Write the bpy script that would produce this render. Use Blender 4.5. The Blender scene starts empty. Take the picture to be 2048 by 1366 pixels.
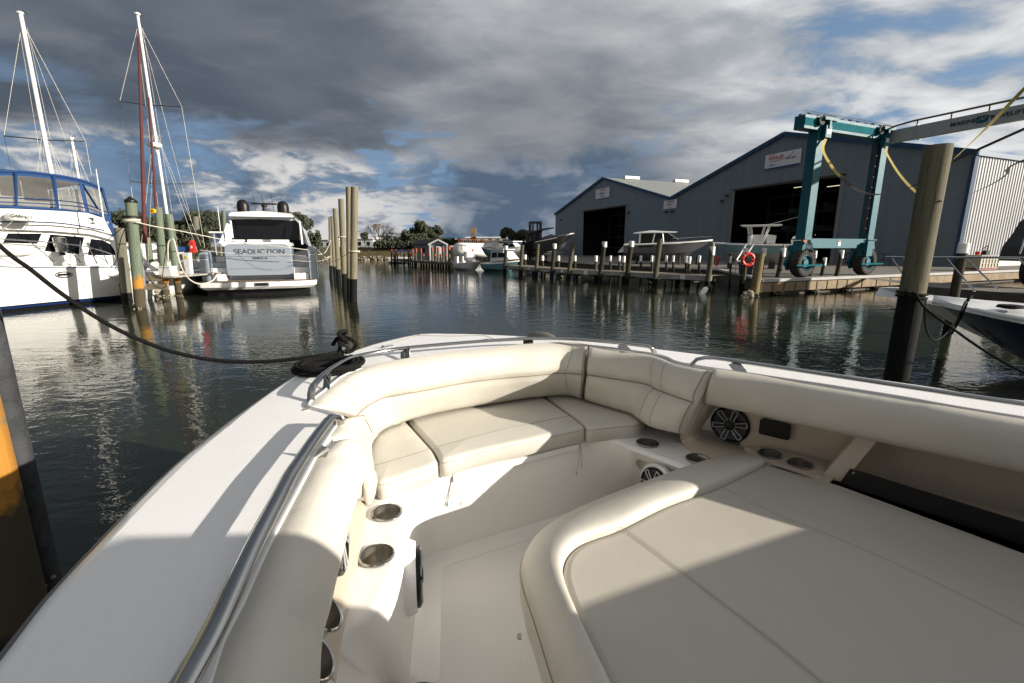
import bpy, bmesh, math, random
from mathutils import Vector, Matrix
random.seed(7)
R = math.radians
C = bpy.context.scene.collection
CAMZ = 2.2; PITCH = R(11.66); F = 911.0
SP, CP = math.sin(PITCH), math.cos(PITCH)
def V(*a): return Vector(a)
def ray(px, py):                       # direction of the sight line through a point of the 2048-wide photograph
    a = (px-1024)/F; b = (683-py)/F
    return Vector((a, CP + b*SP, -SP + b*CP))
def P(px, py, z):
    d = ray(px, py); t = (z-CAMZ)/d.z
    return Vector((d.x*t, d.y*t, z))
def PY(px, py, Y):
    d = ray(px, py); t = Y/d.y
    return Vector((d.x*t, Y, CAMZ + d.z*t))
def PW(px, py, A, B):                  # meeting point with the upright plane through A and B
    d = ray(px, py); n = Vector((B[1]-A[1], A[0]-B[0], 0)); t = (n.x*A[0]+n.y*A[1])/(n.x*d.x+n.y*d.y)
    return Vector((d.x*t, d.y*t, CAMZ + d.z*t))
# ---------------------------------------------------------------- materials
def node_mat(name):
    m = bpy.data.materials.new(name); m.use_nodes = True
    return m, m.node_tree, m.node_tree.nodes['Principled BSDF']
def mat(name, col, rough=.5, metal=0, noise=0, nscale=8, bump=0, bscale=60, coat=0, spec=.5, stretch=(1,1,1), col2=None, sheen=0, wr=0):
    m, nt, b = node_mat(name)
    b.inputs['Roughness'].default_value = rough; b.inputs['Metallic'].default_value = metal
    b.inputs['Coat Weight'].default_value = coat; b.inputs['Specular IOR Level'].default_value = spec
    b.inputs['Sheen Weight'].default_value = sheen
    b.inputs['Base Color'].default_value = (*col, 1)
    L = nt.links.new
    tc = nt.nodes.new('ShaderNodeTexCoord'); mp = nt.nodes.new('ShaderNodeMapping'); mp.inputs['Scale'].default_value = stretch
    L(tc.outputs['Object'], mp.inputs['Vector'])
    if noise or col2:
        n = nt.nodes.new('ShaderNodeTexNoise'); n.inputs['Scale'].default_value = nscale; n.inputs['Detail'].default_value = 6; n.inputs['Roughness'].default_value = .65
        L(mp.outputs[0], n.inputs['Vector'])
        r = nt.nodes.new('ShaderNodeValToRGB'); r.color_ramp.elements[0].position = .32; r.color_ramp.elements[1].position = .7
        c2 = col2 or tuple(min(1, c*(1+noise)) for c in col); c1 = col if col2 else tuple(c*(1-noise) for c in col)
        r.color_ramp.elements[0].color = (*c1, 1); r.color_ramp.elements[1].color = (*c2, 1)
        L(n.outputs['Fac'], r.inputs[0]); L(r.outputs[0], b.inputs['Base Color'])
        rr = nt.nodes.new('ShaderNodeMapRange'); rr.inputs['To Min'].default_value = max(0, rough-.08); rr.inputs['To Max'].default_value = min(1, rough+.12)
        L(n.outputs['Fac'], rr.inputs['Value']); L(rr.outputs[0], b.inputs['Roughness'])
    if bump:
        n2 = nt.nodes.new('ShaderNodeTexNoise'); n2.inputs['Scale'].default_value = bscale; n2.inputs['Detail'].default_value = 4
        L(mp.outputs[0], n2.inputs['Vector'])
        bp = nt.nodes.new('ShaderNodeBump'); bp.inputs['Strength'].default_value = bump; bp.inputs['Distance'].default_value = .02
        L(n2.outputs['Fac'], bp.inputs['Height']); L(bp.outputs[0], b.inputs['Normal'])
        if wr:
            n3 = nt.nodes.new('ShaderNodeTexNoise'); n3.inputs['Scale'].default_value = 5.5; n3.inputs['Detail'].default_value = 3; n3.inputs['Distortion'].default_value = .8
            L(mp.outputs[0], n3.inputs['Vector']); b3 = nt.nodes.new('ShaderNodeBump'); b3.inputs['Strength'].default_value = wr; b3.inputs['Distance'].default_value = .03
            L(n3.outputs['Fac'], b3.inputs['Height']); L(b3.outputs[0], bp.inputs['Normal'])
    return m
M = {}
M['gel'] = mat('white_gelcoat', (.83,.82,.80), .22, noise=.02, nscale=3, coat=.3)
M['gelcream'] = mat('cream_gelcoat', (.83,.81,.77), .3, noise=.02, nscale=3, coat=.2)
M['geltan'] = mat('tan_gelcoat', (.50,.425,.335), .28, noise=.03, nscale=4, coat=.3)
M['vinyl'] = mat('cream_vinyl', (.54,.515,.455), .42, noise=.045, nscale=4, bump=.12, bscale=420, wr=.12)
M['vinylp'] = mat('pad_vinyl', (.46,.425,.365), .48, noise=.04, nscale=3, bump=.12, bscale=380, wr=.06)
M['solegrip'] = mat('sole_grip', (.78,.76,.715), .5, bump=.25, bscale=260)
M['seam'] = mat('seam_thread', (.25,.215,.16), .8)
M['gap'] = mat('seam_gap', (.12,.10,.075), .8)
M['steel'] = mat('polished_steel', (.40,.40,.39), .12, 1, noise=.04, nscale=20)
M['brushed'] = mat('brushed_steel', (.54,.52,.48), .34, 1, noise=.1, nscale=30, stretch=(1,1,.1))
M['black'] = mat('black_plastic', (.007,.007,.008), .4, spec=.3)
M['blackm'] = mat('matt_black', (.010,.010,.010), .85, noise=.3, spec=.15)
M['cone'] = mat('grey_cone', (.07,.07,.075), .4)
M['silver'] = mat('silver_plastic', (.42,.42,.43), .4, .3)
M['rub'] = mat('rub_rail', (.10,.095,.09), .45, noise=.2)
M['rope'] = mat('black_rope', (.009,.009,.009), .85, spec=.2, bump=1, bscale=160)
M['ropew'] = mat('white_rope', (.62,.58,.50), .85, noise=.15, nscale=30, bump=1, bscale=120)
M['white'] = mat('white_paint', (.64,.64,.62), .35, noise=.03, nscale=2)
M['whitec'] = mat('white_cap_plastic', (.72,.72,.70), .5, noise=.12, nscale=14)
M['dglass'] = mat('dark_glass', (.005,.006,.008), .05, spec=.22)
M['tealglass'] = mat('teal_glass', (.05,.09,.10), .08)
def nonskid():
    m, nt, b = node_mat('nonskid_deck'); L = nt.links.new
    b.inputs['Base Color'].default_value = (.78,.79,.78,1); b.inputs['Roughness'].default_value = .5
    tc = nt.nodes.new('ShaderNodeTexCoord'); mp = nt.nodes.new('ShaderNodeMapping'); mp.inputs['Rotation'].default_value = (0,0,R(34))
    L(tc.outputs['Object'], mp.inputs['Vector'])
    w = []
    for d in ('DIAGONAL','X'):
        n = nt.nodes.new('ShaderNodeTexWave'); n.bands_direction = d; n.inputs['Scale'].default_value = 95 if d=='X' else 80
        n.inputs['Distortion'].default_value = 0
        L(mp.outputs[0], n.inputs['Vector']); w.append(n)
    mx = nt.nodes.new('ShaderNodeMath'); mx.operation = 'MULTIPLY'; L(w[0].outputs['Fac'], mx.inputs[0]); L(w[1].outputs['Fac'], mx.inputs[1])
    bp = nt.nodes.new('ShaderNodeBump'); bp.inputs['Strength'].default_value = .7; bp.inputs['Distance'].default_value = .0012
    L(mx.outputs[0], bp.inputs['Height']); L(bp.outputs[0], b.inputs['Normal'])
    cr = nt.nodes.new('ShaderNodeMapRange'); cr.inputs['To Min'].default_value = .78; cr.inputs['To Max'].default_value = .87; L(mx.outputs[0], cr.inputs['Value'])
    cc = nt.nodes.new('ShaderNodeCombineColor'); 
    for i in range(3): L(cr.outputs[0], cc.inputs[i])
    L(cc.outputs[0], b.inputs['Base Color'])
    return m
M['nonskid'] = nonskid()
def corr(name, col, rib, rot, depth=.03, dirt=.12):
    """ribbed sheet metal; ribs run up the wall"""
    m, nt, b = node_mat(name); L = nt.links.new
    b.inputs['Roughness'].default_value = .5; b.inputs['Metallic'].default_value = 0
    tc = nt.nodes.new('ShaderNodeTexCoord'); mp = nt.nodes.new('ShaderNodeMapping'); mp.inputs['Rotation'].default_value = (0,0,rot)
    L(tc.outputs['Object'], mp.inputs['Vector'])
    w = nt.nodes.new('ShaderNodeTexWave'); w.bands_direction = 'X'; w.inputs['Scale'].default_value = rib; L(mp.outputs[0], w.inputs['Vector'])
    bp = nt.nodes.new('ShaderNodeBump'); bp.inputs['Strength'].default_value = .8; bp.inputs['Distance'].default_value = depth
    L(w.outputs['Fac'], bp.inputs['Height']); L(bp.outputs[0], b.inputs['Normal'])
    mp2 = nt.nodes.new('ShaderNodeMapping'); mp2.inputs['Scale'].default_value = (1.2,1.2,.08); L(tc.outputs['Object'], mp2.inputs['Vector'])
    n = nt.nodes.new('ShaderNodeTexNoise'); n.inputs['Scale'].default_value = 1.5; n.inputs['Detail'].default_value = 7; L(mp2.outputs[0], n.inputs['Vector'])
    r = nt.nodes.new('ShaderNodeValToRGB'); r.color_ramp.elements[0].position = .3; r.color_ramp.elements[1].position = .72
    r.color_ramp.elements[0].color = (*[c*(1-dirt) for c in col], 1); r.color_ramp.elements[1].color = (*[c*(1+dirt) for c in col], 1)
    L(n.outputs['Fac'], r.inputs[0]); L(r.outputs[0], b.inputs['Base Color'])
    return m
def pile_mat(name, base, alt, z_black=None, z_or=None, z_lo=.38):
    """round timber: grain along the pile, optional rust band and black sleeve below given heights"""
    m, nt, b = node_mat(name); L = nt.links.new
    b.inputs['Roughness'].default_value = .85; b.inputs['Specular IOR Level'].default_value = .15
    tc = nt.nodes.new('ShaderNodeTexCoord'); mp = nt.nodes.new('ShaderNodeMapping'); mp.inputs['Scale'].default_value = (14,14,.7)
    L(tc.outputs['Object'], mp.inputs['Vector'])
    n = nt.nodes.new('ShaderNodeTexNoise'); n.inputs['Scale'].default_value = 1.6; n.inputs['Detail'].default_value = 9; n.inputs['Roughness'].default_value = .78; L(mp.outputs[0], n.inputs['Vector'])
    r = nt.nodes.new('ShaderNodeValToRGB'); r.color_ramp.elements[0].position = .36; r.color_ramp.elements[1].position = .62
    e_ = r.color_ramp.elements.new(.40); e_.color = (*[.55*a+.45*b for a,b in zip(base,alt)],1)
    r.color_ramp.elements[0].color = (*[c*.45 for c in base],1); r.color_ramp.elements[2].color = (*alt,1); L(n.outputs['Fac'], r.inputs[0])
    col = r.outputs[0]
    geo = nt.nodes.new('ShaderNodeNewGeometry'); sx = nt.nodes.new('ShaderNodeSeparateXYZ'); L(geo.outputs['Position'], sx.inputs[0])
    n2 = nt.nodes.new('ShaderNodeTexNoise'); n2.inputs['Scale'].default_value = 7; n2.inputs['Detail'].default_value = 5; L(tc.outputs['Object'], n2.inputs['Vector'])
    def band(zhi, colr, soft, amp):
        nonlocal col
        a = nt.nodes.new('ShaderNodeMath'); a.operation = 'MULTIPLY_ADD'; a.inputs[1].default_value = amp; a.inputs[2].default_value = -amp/2; L(n2.outputs['Fac'], a.inputs[0])
        s = nt.nodes.new('ShaderNodeMath'); s.operation = 'ADD'; L(sx.outputs['Z'], s.inputs[0]); L(a.outputs[0], s.inputs[1])
        mr = nt.nodes.new('ShaderNodeMapRange'); mr.inputs['From Min'].default_value = zhi-soft; mr.inputs['From Max'].default_value = zhi+soft
        mr.inputs['To Min'].default_value = 1; mr.inputs['To Max'].default_value = 0; L(s.outputs[0], mr.inputs['Value'])
        mx = nt.nodes.new('ShaderNodeMix'); mx.data_type = 'RGBA'; L(mr.outputs[0], mx.inputs['Factor']); L(col, mx.inputs['A']); 
        if colr[0] > .3:
            gm = nt.nodes.new('ShaderNodeMix'); gm.data_type = 'RGBA'; L(n.outputs['Fac'], gm.inputs['Factor']); gm.inputs['A'].default_value = (colr[0]*.35,colr[1]*.45,colr[2]*1.2,1); gm.inputs['B'].default_value = (min(1,colr[0]*1.45),colr[1]*1.45,colr[2]*1.2,1); L(gm.outputs['Result'], mx.inputs['B'])
        else: mx.inputs['B'].default_value = (*colr,1)
        col = mx.outputs['Result']
    if z_or is not None:
        band(z_or, (.42,.19,.03), .06, .9); band(z_or-z_lo, (.065,.055,.035), .05, .5); band(.06, (.03,.028,.02), .03, .2)
    if z_black is not None: band(z_black, (.007,.007,.007), .01, .03)
    L(col, b.inputs['Base Color'])
    bp = nt.nodes.new('ShaderNodeBump'); bp.inputs['Strength'].default_value = .5; bp.inputs['Distance'].default_value = .02; L(n.outputs['Fac'], bp.inputs['Height']); L(bp.outputs[0], b.inputs['Normal'])
    return m
# ---------------------------------------------------------------- mesh tools
def spline(pts, n, closed=False):
    """Catmull-Rom through pts, n samples evenly spaced by length"""
    pts = [Vector(p) for p in pts]; k = len(pts); dense = []
    segs = k if closed else k-1
    for i in range(segs):
        if closed: a,b,c,d = pts[(i-1)%k],pts[i],pts[(i+1)%k],pts[(i+2)%k]
        else: a,b,c,d = pts[max(i-1,0)],pts[i],pts[i+1],pts[min(i+2,k-1)]
        for j in range(16):
            t = j/16; dense.append(.5*((2*b)+(c-a)*t+(2*a-5*b+4*c-d)*t*t+(3*b-a-3*c+d)*t**3))
    dense.append(pts[0] if closed else pts[-1])
    return even(dense, n, closed)
def even(dense, n, closed=False):
    L = [0]
    for i in range(1,len(dense)): L.append(L[-1]+(dense[i]-dense[i-1]).length)
    out = []; j = 0; m = n if closed else n-1
    for i in range(n):
        s = L[-1]*i/m
        while j < len(L)-2 and L[j+1] < s: j += 1
        d = L[j+1]-L[j]; t = 0 if d == 0 else (s-L[j])/d
        out.append(dense[j].lerp(dense[j+1], t))
    return out
def pspline(pts, n):
    """Catmull-Rom keeping an even share of samples for every control span (so paired curves stay paired)"""
    pts = [Vector(p) for p in pts]; k = len(pts); out = []
    for q in range(n):
        u = q/(n-1)*(k-1); i = min(int(u), k-2); t = u-i
        a,b,c,d = pts[max(i-1,0)],pts[i],pts[i+1],pts[min(i+2,k-1)]
        out.append(.5*((2*b)+(c-a)*t+(2*a-5*b+4*c-d)*t*t+(3*b-a-3*c+d)*t**3))
    return out
WM = {}                                # world matrix of things, kept by hand
class MB:
    def __init__(s, *mats): s.v=[]; s.f=[]; s.mi=[]; s.cur=0; s.mats=list(mats)
    def use(s, m):
        if m not in s.mats: s.mats.append(m)
        s.cur = s.mats.index(m); return s
    def add(s, vs, fs):
        o = len(s.v); s.v += [Vector(v) for v in vs]
        for f in fs: s.f.append([i+o for i in f]); s.mi.append(s.cur)
        return s
    def box(s, c, d, rz=0, rx=0, ry=0):
        m = Matrix.Rotation(rz,3,'Z') @ Matrix.Rotation(ry,3,'Y') @ Matrix.Rotation(rx,3,'X')
        vs = [Vector(c)+m@Vector((x*d[0]/2,y*d[1]/2,z*d[2]/2)) for z in (-1,1) for y in (-1,1) for x in (-1,1)]
        return s.add(vs, [(0,2,3,1),(4,5,7,6),(0,1,5,4),(2,6,7,3),(0,4,6,2),(1,3,7,5)])
    def beam(s, a, b, w, h, up=(0,0,1)):
        """rectangular bar from a to b"""
        a=Vector(a); b=Vector(b); d=(b-a).normalized(); u=Vector(up); x=d.cross(u)
        if x.length < 1e-4: x = d.cross(Vector((1,0,0)))
        x.normalize(); u = x.cross(d)
        vs=[p+x*sx*w/2+u*sy*h/2 for p in (a,b) for sx,sy in ((-1,-1),(1,-1),(1,1),(-1,1))]
        return s.add(vs, [(0,1,2,3),(7,6,5,4),(0,4,5,1),(1,5,6,2),(2,6,7,3),(3,7,4,0)])
    def tube(s, pts, r, n=8, cap=True, rh=None, closed=False, r2=None):
        """round (or flattened: r sideways, rh up) tube along pts; r may be a list"""
        pts=[Vector(p) for p in pts]; k=len(pts); o=len(s.v)
        for i,p in enumerate(pts):
            if closed: d=pts[(i+1)%k]-pts[i-1]
            else: d=pts[min(i+1,k-1)]-pts[max(i-1,0)]
            d.normalize(); x=d.cross(Vector((0,0,1)))
            if x.length<.05: x=d.cross(Vector((0,1,0)))
            x.normalize(); u=x.cross(d)
            ri = r[i] if isinstance(r,(list,tuple)) else r
            if r2 is not None: ri = r+(r2-r)*i/(k-1)
            hi = ri if rh is None else rh
            for j in range(n):
                a=2*math.pi*j/n; s.v.append(p+x*math.cos(a)*ri+u*math.sin(a)*hi)
        for i in range(k if closed else k-1):
            a=o+i*n; b=o+((i+1)%k)*n
            for j in range(n): s.f.append([a+j,a+(j+1)%n,b+(j+1)%n,b+j]); s.mi.append(s.cur)
        if cap and not closed:
            s.f.append([o+j for j in range(n)][::-1]); s.mi.append(s.cur); s.f.append([o+(k-1)*n+j for j in range(n)]); s.mi.append(s.cur)
        return s
    def lathe(s, prof, c=(0,0,0), n=24, mtx=None, cap=True):
        """prof: (radius, height) pairs turned round z"""
        o=len(s.v); c=Vector(c)
        for r_,h in prof:
            for j in range(n):
                a=2*math.pi*j/n; v=Vector((r_*math.cos(a),r_*math.sin(a),h))
                s.v.append(c+(mtx@v if mtx else v))
        for i in range(len(prof)-1):
            for j in range(n): s.f.append([o+i*n+j,o+i*n+(j+1)%n,o+(i+1)*n+(j+1)%n,o+(i+1)*n+j]); s.mi.append(s.cur)
        if cap:
            if prof[0][0]>1e-5: s.f.append([o+j for j in range(n)][::-1]); s.mi.append(s.cur)
            if prof[-1][0]>1e-5: s.f.append([o+(len(prof)-1)*n+j for j in range(n)]); s.mi.append(s.cur)
        return s
    def loft(s, curves, closed=False, flip=False):
        o=len(s.v); n=len(curves[0])
        for c in curves: s.v += [Vector(p) for p in c]
        for i in range(len(curves)-1):
            for j in range(n if closed else n-1):
                f=[o+i*n+j,o+i*n+(j+1)%n,o+(i+1)*n+(j+1)%n,o+(i+1)*n+j]
                s.f.append(f[::-1] if flip else f); s.mi.append(s.cur)
        return s
    def poly(s, pts, flip=False):
        o=len(s.v); s.v += [Vector(p) for p in pts]; f=list(range(o,o+len(pts))); s.f.append(f[::-1] if flip else f); s.mi.append(s.cur); return s
    def prism(s, pts, off):
        """flat outline pushed along off"""
        off=Vector(off); n=len(pts); a=[Vector(p) for p in pts]; s.poly(a); s.poly([p+off for p in a], True)
        return s.loft([a,[p+off for p in a]], closed=True)
    def build(s, name, parent=None, world=True, smooth=True, angle=35):
        me=bpy.data.meshes.new(name); o=bpy.data.objects.new(name, me); C.objects.link(o)
        vs=s.v
        if parent is not None:
            w=WM.get(parent.name, Matrix.Identity(4)); WM[o.name]=w
            if world: inv=w.inverted(); vs=[inv@v for v in vs]
            o.parent=parent
        me.from_pydata([tuple(v) for v in vs],[],s.f)
        for m in s.mats: me.materials.append(m)
        for p,i in zip(me.polygons,s.mi): p.material_index=i
        bm=bmesh.new(); bm.from_mesh(me); bmesh.ops.recalc_face_normals(bm, faces=bm.faces); bm.to_mesh(me); bm.free()
        if smooth:
            for p in me.polygons: p.use_smooth=True
            me.set_sharp_from_angle(angle=R(angle))
        return o
def thing(name, label, cat, loc=(0,0,0), rz=0, group=None):
    o=bpy.data.objects.new(name,None); C.objects.link(o); o.location=loc; o.rotation_euler=(0,0,rz); o.empty_display_size=.2
    o['label']=label; o['category']=cat
    if group: o['group']=group
    WM[o.name]=Matrix.Translation(Vector(loc)) @ Matrix.Rotation(rz,4,'Z')
    return o
def tag(o, label=None, cat=None, group=None, kind=None):
    if label: o['label']=label
    if cat: o['category']=cat
    if group: o['group']=group
    if kind: o['kind']=kind
    return o
def dup(o, loc=None, rz=None, label=None, parent=None, scale=None):
    c=o.copy(); C.objects.link(c)
    if parent is not None: c.parent=parent
    if loc is not None: c.location=loc
    if rz is not None: c.rotation_euler=(0,0,rz)
    if scale is not None: c.scale=scale
    if label: c['label']=label
    for ch in list(o.children): dup(ch, parent=c)
    return c
def rail(mb, pts, r, n=40, sides=8, rh=None): return mb.tube(spline(pts,n), r, sides, rh=rh)
def sag(a, b, drop, n=24):
    a=Vector(a); b=Vector(b); return [a.lerp(b,i/(n-1))-Vector((0,0,4*drop*(i/(n-1))*(1-i/(n-1)))) for i in range(n)]
def ring(mb, c, nrm, rad, r, n=28, m=8):
    nrm=Vector(nrm).normalized(); x=nrm.orthogonal().normalized(); y=nrm.cross(x); c=Vector(c)
    return mb.tube([c+x*rad*math.cos(2*math.pi*i/n)+y*rad*math.sin(2*math.pi*i/n) for i in range(n)], r, m, closed=True)
def text(body, size, p, xdir, nrm, m, parent, name='lettering', ext=.004, shear=0, font=None, align='CENTER', sx=1):
    """raised lettering: baseline runs along xdir on the face whose outward normal is nrm"""
    cu=bpy.data.curves.new(name,'FONT'); cu.body=body; cu.size=size; cu.extrude=ext; cu.align_x=align; cu.align_y='CENTER'; cu.shear=shear; cu.offset=.0
    if font=='bold': cu.offset=size*.018
    cu.materials.append(m); o=bpy.data.objects.new(name,cu); C.objects.link(o)
    x=Vector(xdir).normalized(); z=Vector(nrm).normalized(); y=z.cross(x).normalized()
    mm=Matrix.Identity(4)
    for i in range(3): mm[i][0]=x[i]*sx; mm[i][1]=y[i]; mm[i][2]=z[i]; mm[i][3]=p[i]
    w=WM.get(parent.name, Matrix.Identity(4)); o.parent=parent; o.matrix_local=w.inverted()@mm
    return o
# ---------------------------------------------------------------- camera, sun, sky, water
sc = bpy.context.scene
cam = bpy.data.cameras.new('camera'); co = bpy.data.objects.new('camera', cam); C.objects.link(co)
cam.sensor_width = 36; cam.lens = F/2048*36; cam.clip_end = 5000; cam.clip_start = .02
co.location = (0,0,CAMZ); co.rotation_euler = (R(90)-PITCH, 0, 0); sc.camera = co
sc.view_settings.view_transform = 'Standard'; sc.view_settings.look = 'None'; sc.view_settings.exposure = .78
SUN_EL = R(17.5); SUN_V = Vector((.955,-.297,0)).normalized()*math.cos(SUN_EL); SUN_V.z = math.sin(SUN_EL)
sl = bpy.data.lights.new('sun','SUN'); sl.energy = 5.0; sl.angle = R(.6); sl.color = (1,.92,.80)
so = bpy.data.objects.new('sun', sl); C.objects.link(so); so.rotation_euler = SUN_V.to_track_quat('Z','Y').to_euler()
def make_world():
    w = bpy.data.worlds.new('World'); sc.world = w; w.use_nodes = True; nt = w.node_tree; N = nt.nodes; L = nt.links.new
    N.clear(); out = N.new('ShaderNodeOutputWorld')
    sky = N.new('ShaderNodeTexSky'); sky.sky_type = 'NISHITA'; sky.sun_disc = False; sky.sun_elevation = SUN_EL
    sky.sun_rotation = math.atan2(SUN_V.x, SUN_V.y); sky.air_density = 1.2; sky.dust_density = .3
    bg = N.new('ShaderNodeBackground'); bg.inputs[1].default_value = .11; L(sky.outputs[0], bg.inputs[0]); 
    tc = N.new('ShaderNodeTexCoord'); sep = N.new('ShaderNodeSeparateXYZ'); L(tc.outputs['Generated'], sep.inputs[0])
    lf = N.new('ShaderNodeVectorMath'); lf.operation = 'ADD'; L(tc.outputs['Generated'], lf.inputs[0]); lf.inputs[1].default_value = (0,0,.55); ln = N.new('ShaderNodeVectorMath'); ln.operation = 'NORMALIZE'; L(lf.outputs[0], ln.inputs[0]); L(ln.outputs[0], sky.inputs['Vector'])
    def m(op, a, b=None, c=None, clamp=False):
        n = N.new('ShaderNodeMath'); n.operation = op; n.use_clamp = clamp
        for i, v in enumerate((a, b, c)):
            if v is None: continue
            if isinstance(v, (int, float)): n.inputs[i].default_value = v
            else: L(v, n.inputs[i])
        return n.outputs[0]
    def rng(v, a, b, lo=0, hi=1, smooth=True):
        n = N.new('ShaderNodeMapRange'); n.interpolation_type = 'SMOOTHSTEP' if smooth else 'LINEAR'
        for k, x in zip(('From Min','From Max','To Min','To Max'), (a, b, lo, hi)): n.inputs[k].default_value = x
        L(v, n.inputs['Value']); return n.outputs[0]
    def mixc(f, a, b):
        n = N.new('ShaderNodeMix'); n.data_type = 'RGBA'
        if isinstance(f, (int, float)): n.inputs['Factor'].default_value = f
        else: L(f, n.inputs['Factor'])
        for k, x in (('A', a), ('B', b)):
            if isinstance(x, tuple): n.inputs[k].default_value = (*x, 1)
            else: L(x, n.inputs[k])
        return n.outputs['Result']
    def noise(vec, sc_, det=8, rough=.6, dist=.0):
        n = N.new('ShaderNodeTexNoise'); n.inputs['Scale'].default_value = sc_; n.inputs['Detail'].default_value = det
        n.inputs['Roughness'].default_value = rough; n.inputs['Distortion'].default_value = dist; L(vec, n.inputs['Vector']); return n.outputs['Fac']
    def dotd(px, py):
        d = ray(px, py).normalized(); n = N.new('ShaderNodeVectorMath'); n.operation = 'DOT_PRODUCT'
        L(tc.outputs['Generated'], n.inputs[0]); n.inputs[1].default_value = d; return n.outputs['Value']
    zz = m('ADD', m('MAXIMUM', sep.outputs['Z'], 0.0), .16)
    cv = N.new('ShaderNodeCombineXYZ'); L(m('DIVIDE', sep.outputs['X'], zz), cv.inputs[0]); L(m('DIVIDE', sep.outputs['Y'], zz), cv.inputs[1])
    mp = N.new('ShaderNodeMapping'); mp.inputs['Rotation'].default_value = (0,0,R(-28)); mp.inputs['Scale'].default_value = (.80,1.05,1); mp.inputs['Location'].default_value = (3.1,1.7,0); L(cv.outputs[0], mp.inputs[0])
    n1 = noise(mp.outputs[0], .85, 9, .52, .35)
    n2 = noise(mp.outputs[0], 2.6, 9, .55, .3)
    mpb = N.new('ShaderNodeMapping'); mpb.inputs['Scale'].default_value = (1,1,2.6); mpb.inputs['Location'].default_value = (.35,.2,.0); L(tc.outputs['Generated'], mpb.inputs[0])
    n3 = noise(mpb.outputs[0], 4.2, 9, .58, .45)
    n4 = noise(mpb.outputs[0], 9.5, 8, .6, .3)
    # big overcast deck: slate to the left, paler to the right, bright behind the viewer
    tr = rng(m('ADD', dotd(1850, 120), m('MULTIPLY', m('SUBTRACT', n1, .5), .46)), .52, .93)
    dark = mixc(rng(n1, .30, .72), (.078,.098,.128), (.185,.205,.238))
    dark = mixc(rng(n2, .48, .78, 0, .45), dark, (.24,.26,.29))
    lite = mixc(rng(m('ADD', m('MULTIPLY', n2, .6), m('MULTIPLY', n1, .4)), .36, .66), (.32,.345,.38), (.86,.86,.85))
    deck = mixc(tr, dark, lite)
    # dark base of the deck above the sheds
    db = rng(m('ADD', dotd(1150, 330), m('MULTIPLY', m('SUBTRACT', n1, .5), .12)), .93, 1.0, 0, .78)
    deck = mixc(db, deck, (.105,.125,.155))
    # low broken band near the horizon
    low = mixc(rng(n3, .44, .60), (.085,.125,.185), (.23,.265,.32))
    low = mixc(rng(m('MULTIPLY', rng(m('ADD', m('MULTIPLY', n3, .55), m('MULTIPLY', n4, .45)), .445, .57), rng(dotd(400, 360), .86, .985)), .0, 1), low, (.62,.61,.60))
    el = m('ADD', sep.outputs['Z'], m('MULTIPLY', m('SUBTRACT', n3, .5), .16))
    lowm = m('MULTIPLY', rng(el, .15, .205, 1, 0), rng(dotd(300, 330), .52, .70))
    cl = mixc(lowm, deck, low)
    # brighter unseen cloud added behind and above, towards the sun, to fill the shadows
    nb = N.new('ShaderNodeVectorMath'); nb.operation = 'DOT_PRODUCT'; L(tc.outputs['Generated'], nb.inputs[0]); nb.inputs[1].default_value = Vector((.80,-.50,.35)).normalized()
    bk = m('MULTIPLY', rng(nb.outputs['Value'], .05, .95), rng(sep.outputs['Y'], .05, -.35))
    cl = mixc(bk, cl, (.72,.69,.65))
    up = rng(sep.outputs['Z'], .62, .92); cl = mixc(m('MULTIPLY', up, .6), cl, (.34,.35,.37))
    # openings to the blue
    hole = None
    for px, py, r0, r1, k in ((800,362,.990,.9985,1.0), (650,372,.993,.999,.95), (400,305,.993,.999,.8), (60,330,.985,.999,.9), (1330,255,.9975,.9997,.5), (1180,400,.996,.9995,.4)):
        h = m('MULTIPLY', rng(m('ADD', dotd(px, py), m('MULTIPLY', m('SUBTRACT', n4, .5), .03)), r0, r1), k)
        hole = h if hole is None else m('MAXIMUM', hole, h)
    hole = m('MULTIPLY', hole, rng(m('ADD', m('MULTIPLY', n3, .6), m('MULTIPLY', n4, .4)), .40, .54, 1, 0))
    for px, py, r0, r1 in ((1800,135,.986,.998), (1950,105,.991,.9985), (815,352,.995,.9992)):
        h = m('MULTIPLY', rng(m('ADD', dotd(px, py), m('MULTIPLY', m('SUBTRACT', n4, .5), .05)), r0, r1), rng(n2, .40, .56, 1, .05))
        hole = m('MAXIMUM', hole, h)
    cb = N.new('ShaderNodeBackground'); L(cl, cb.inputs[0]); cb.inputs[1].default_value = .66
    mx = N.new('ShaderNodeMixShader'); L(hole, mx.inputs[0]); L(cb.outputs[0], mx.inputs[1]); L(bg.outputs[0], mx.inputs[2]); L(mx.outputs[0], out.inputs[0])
make_world()
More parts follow.
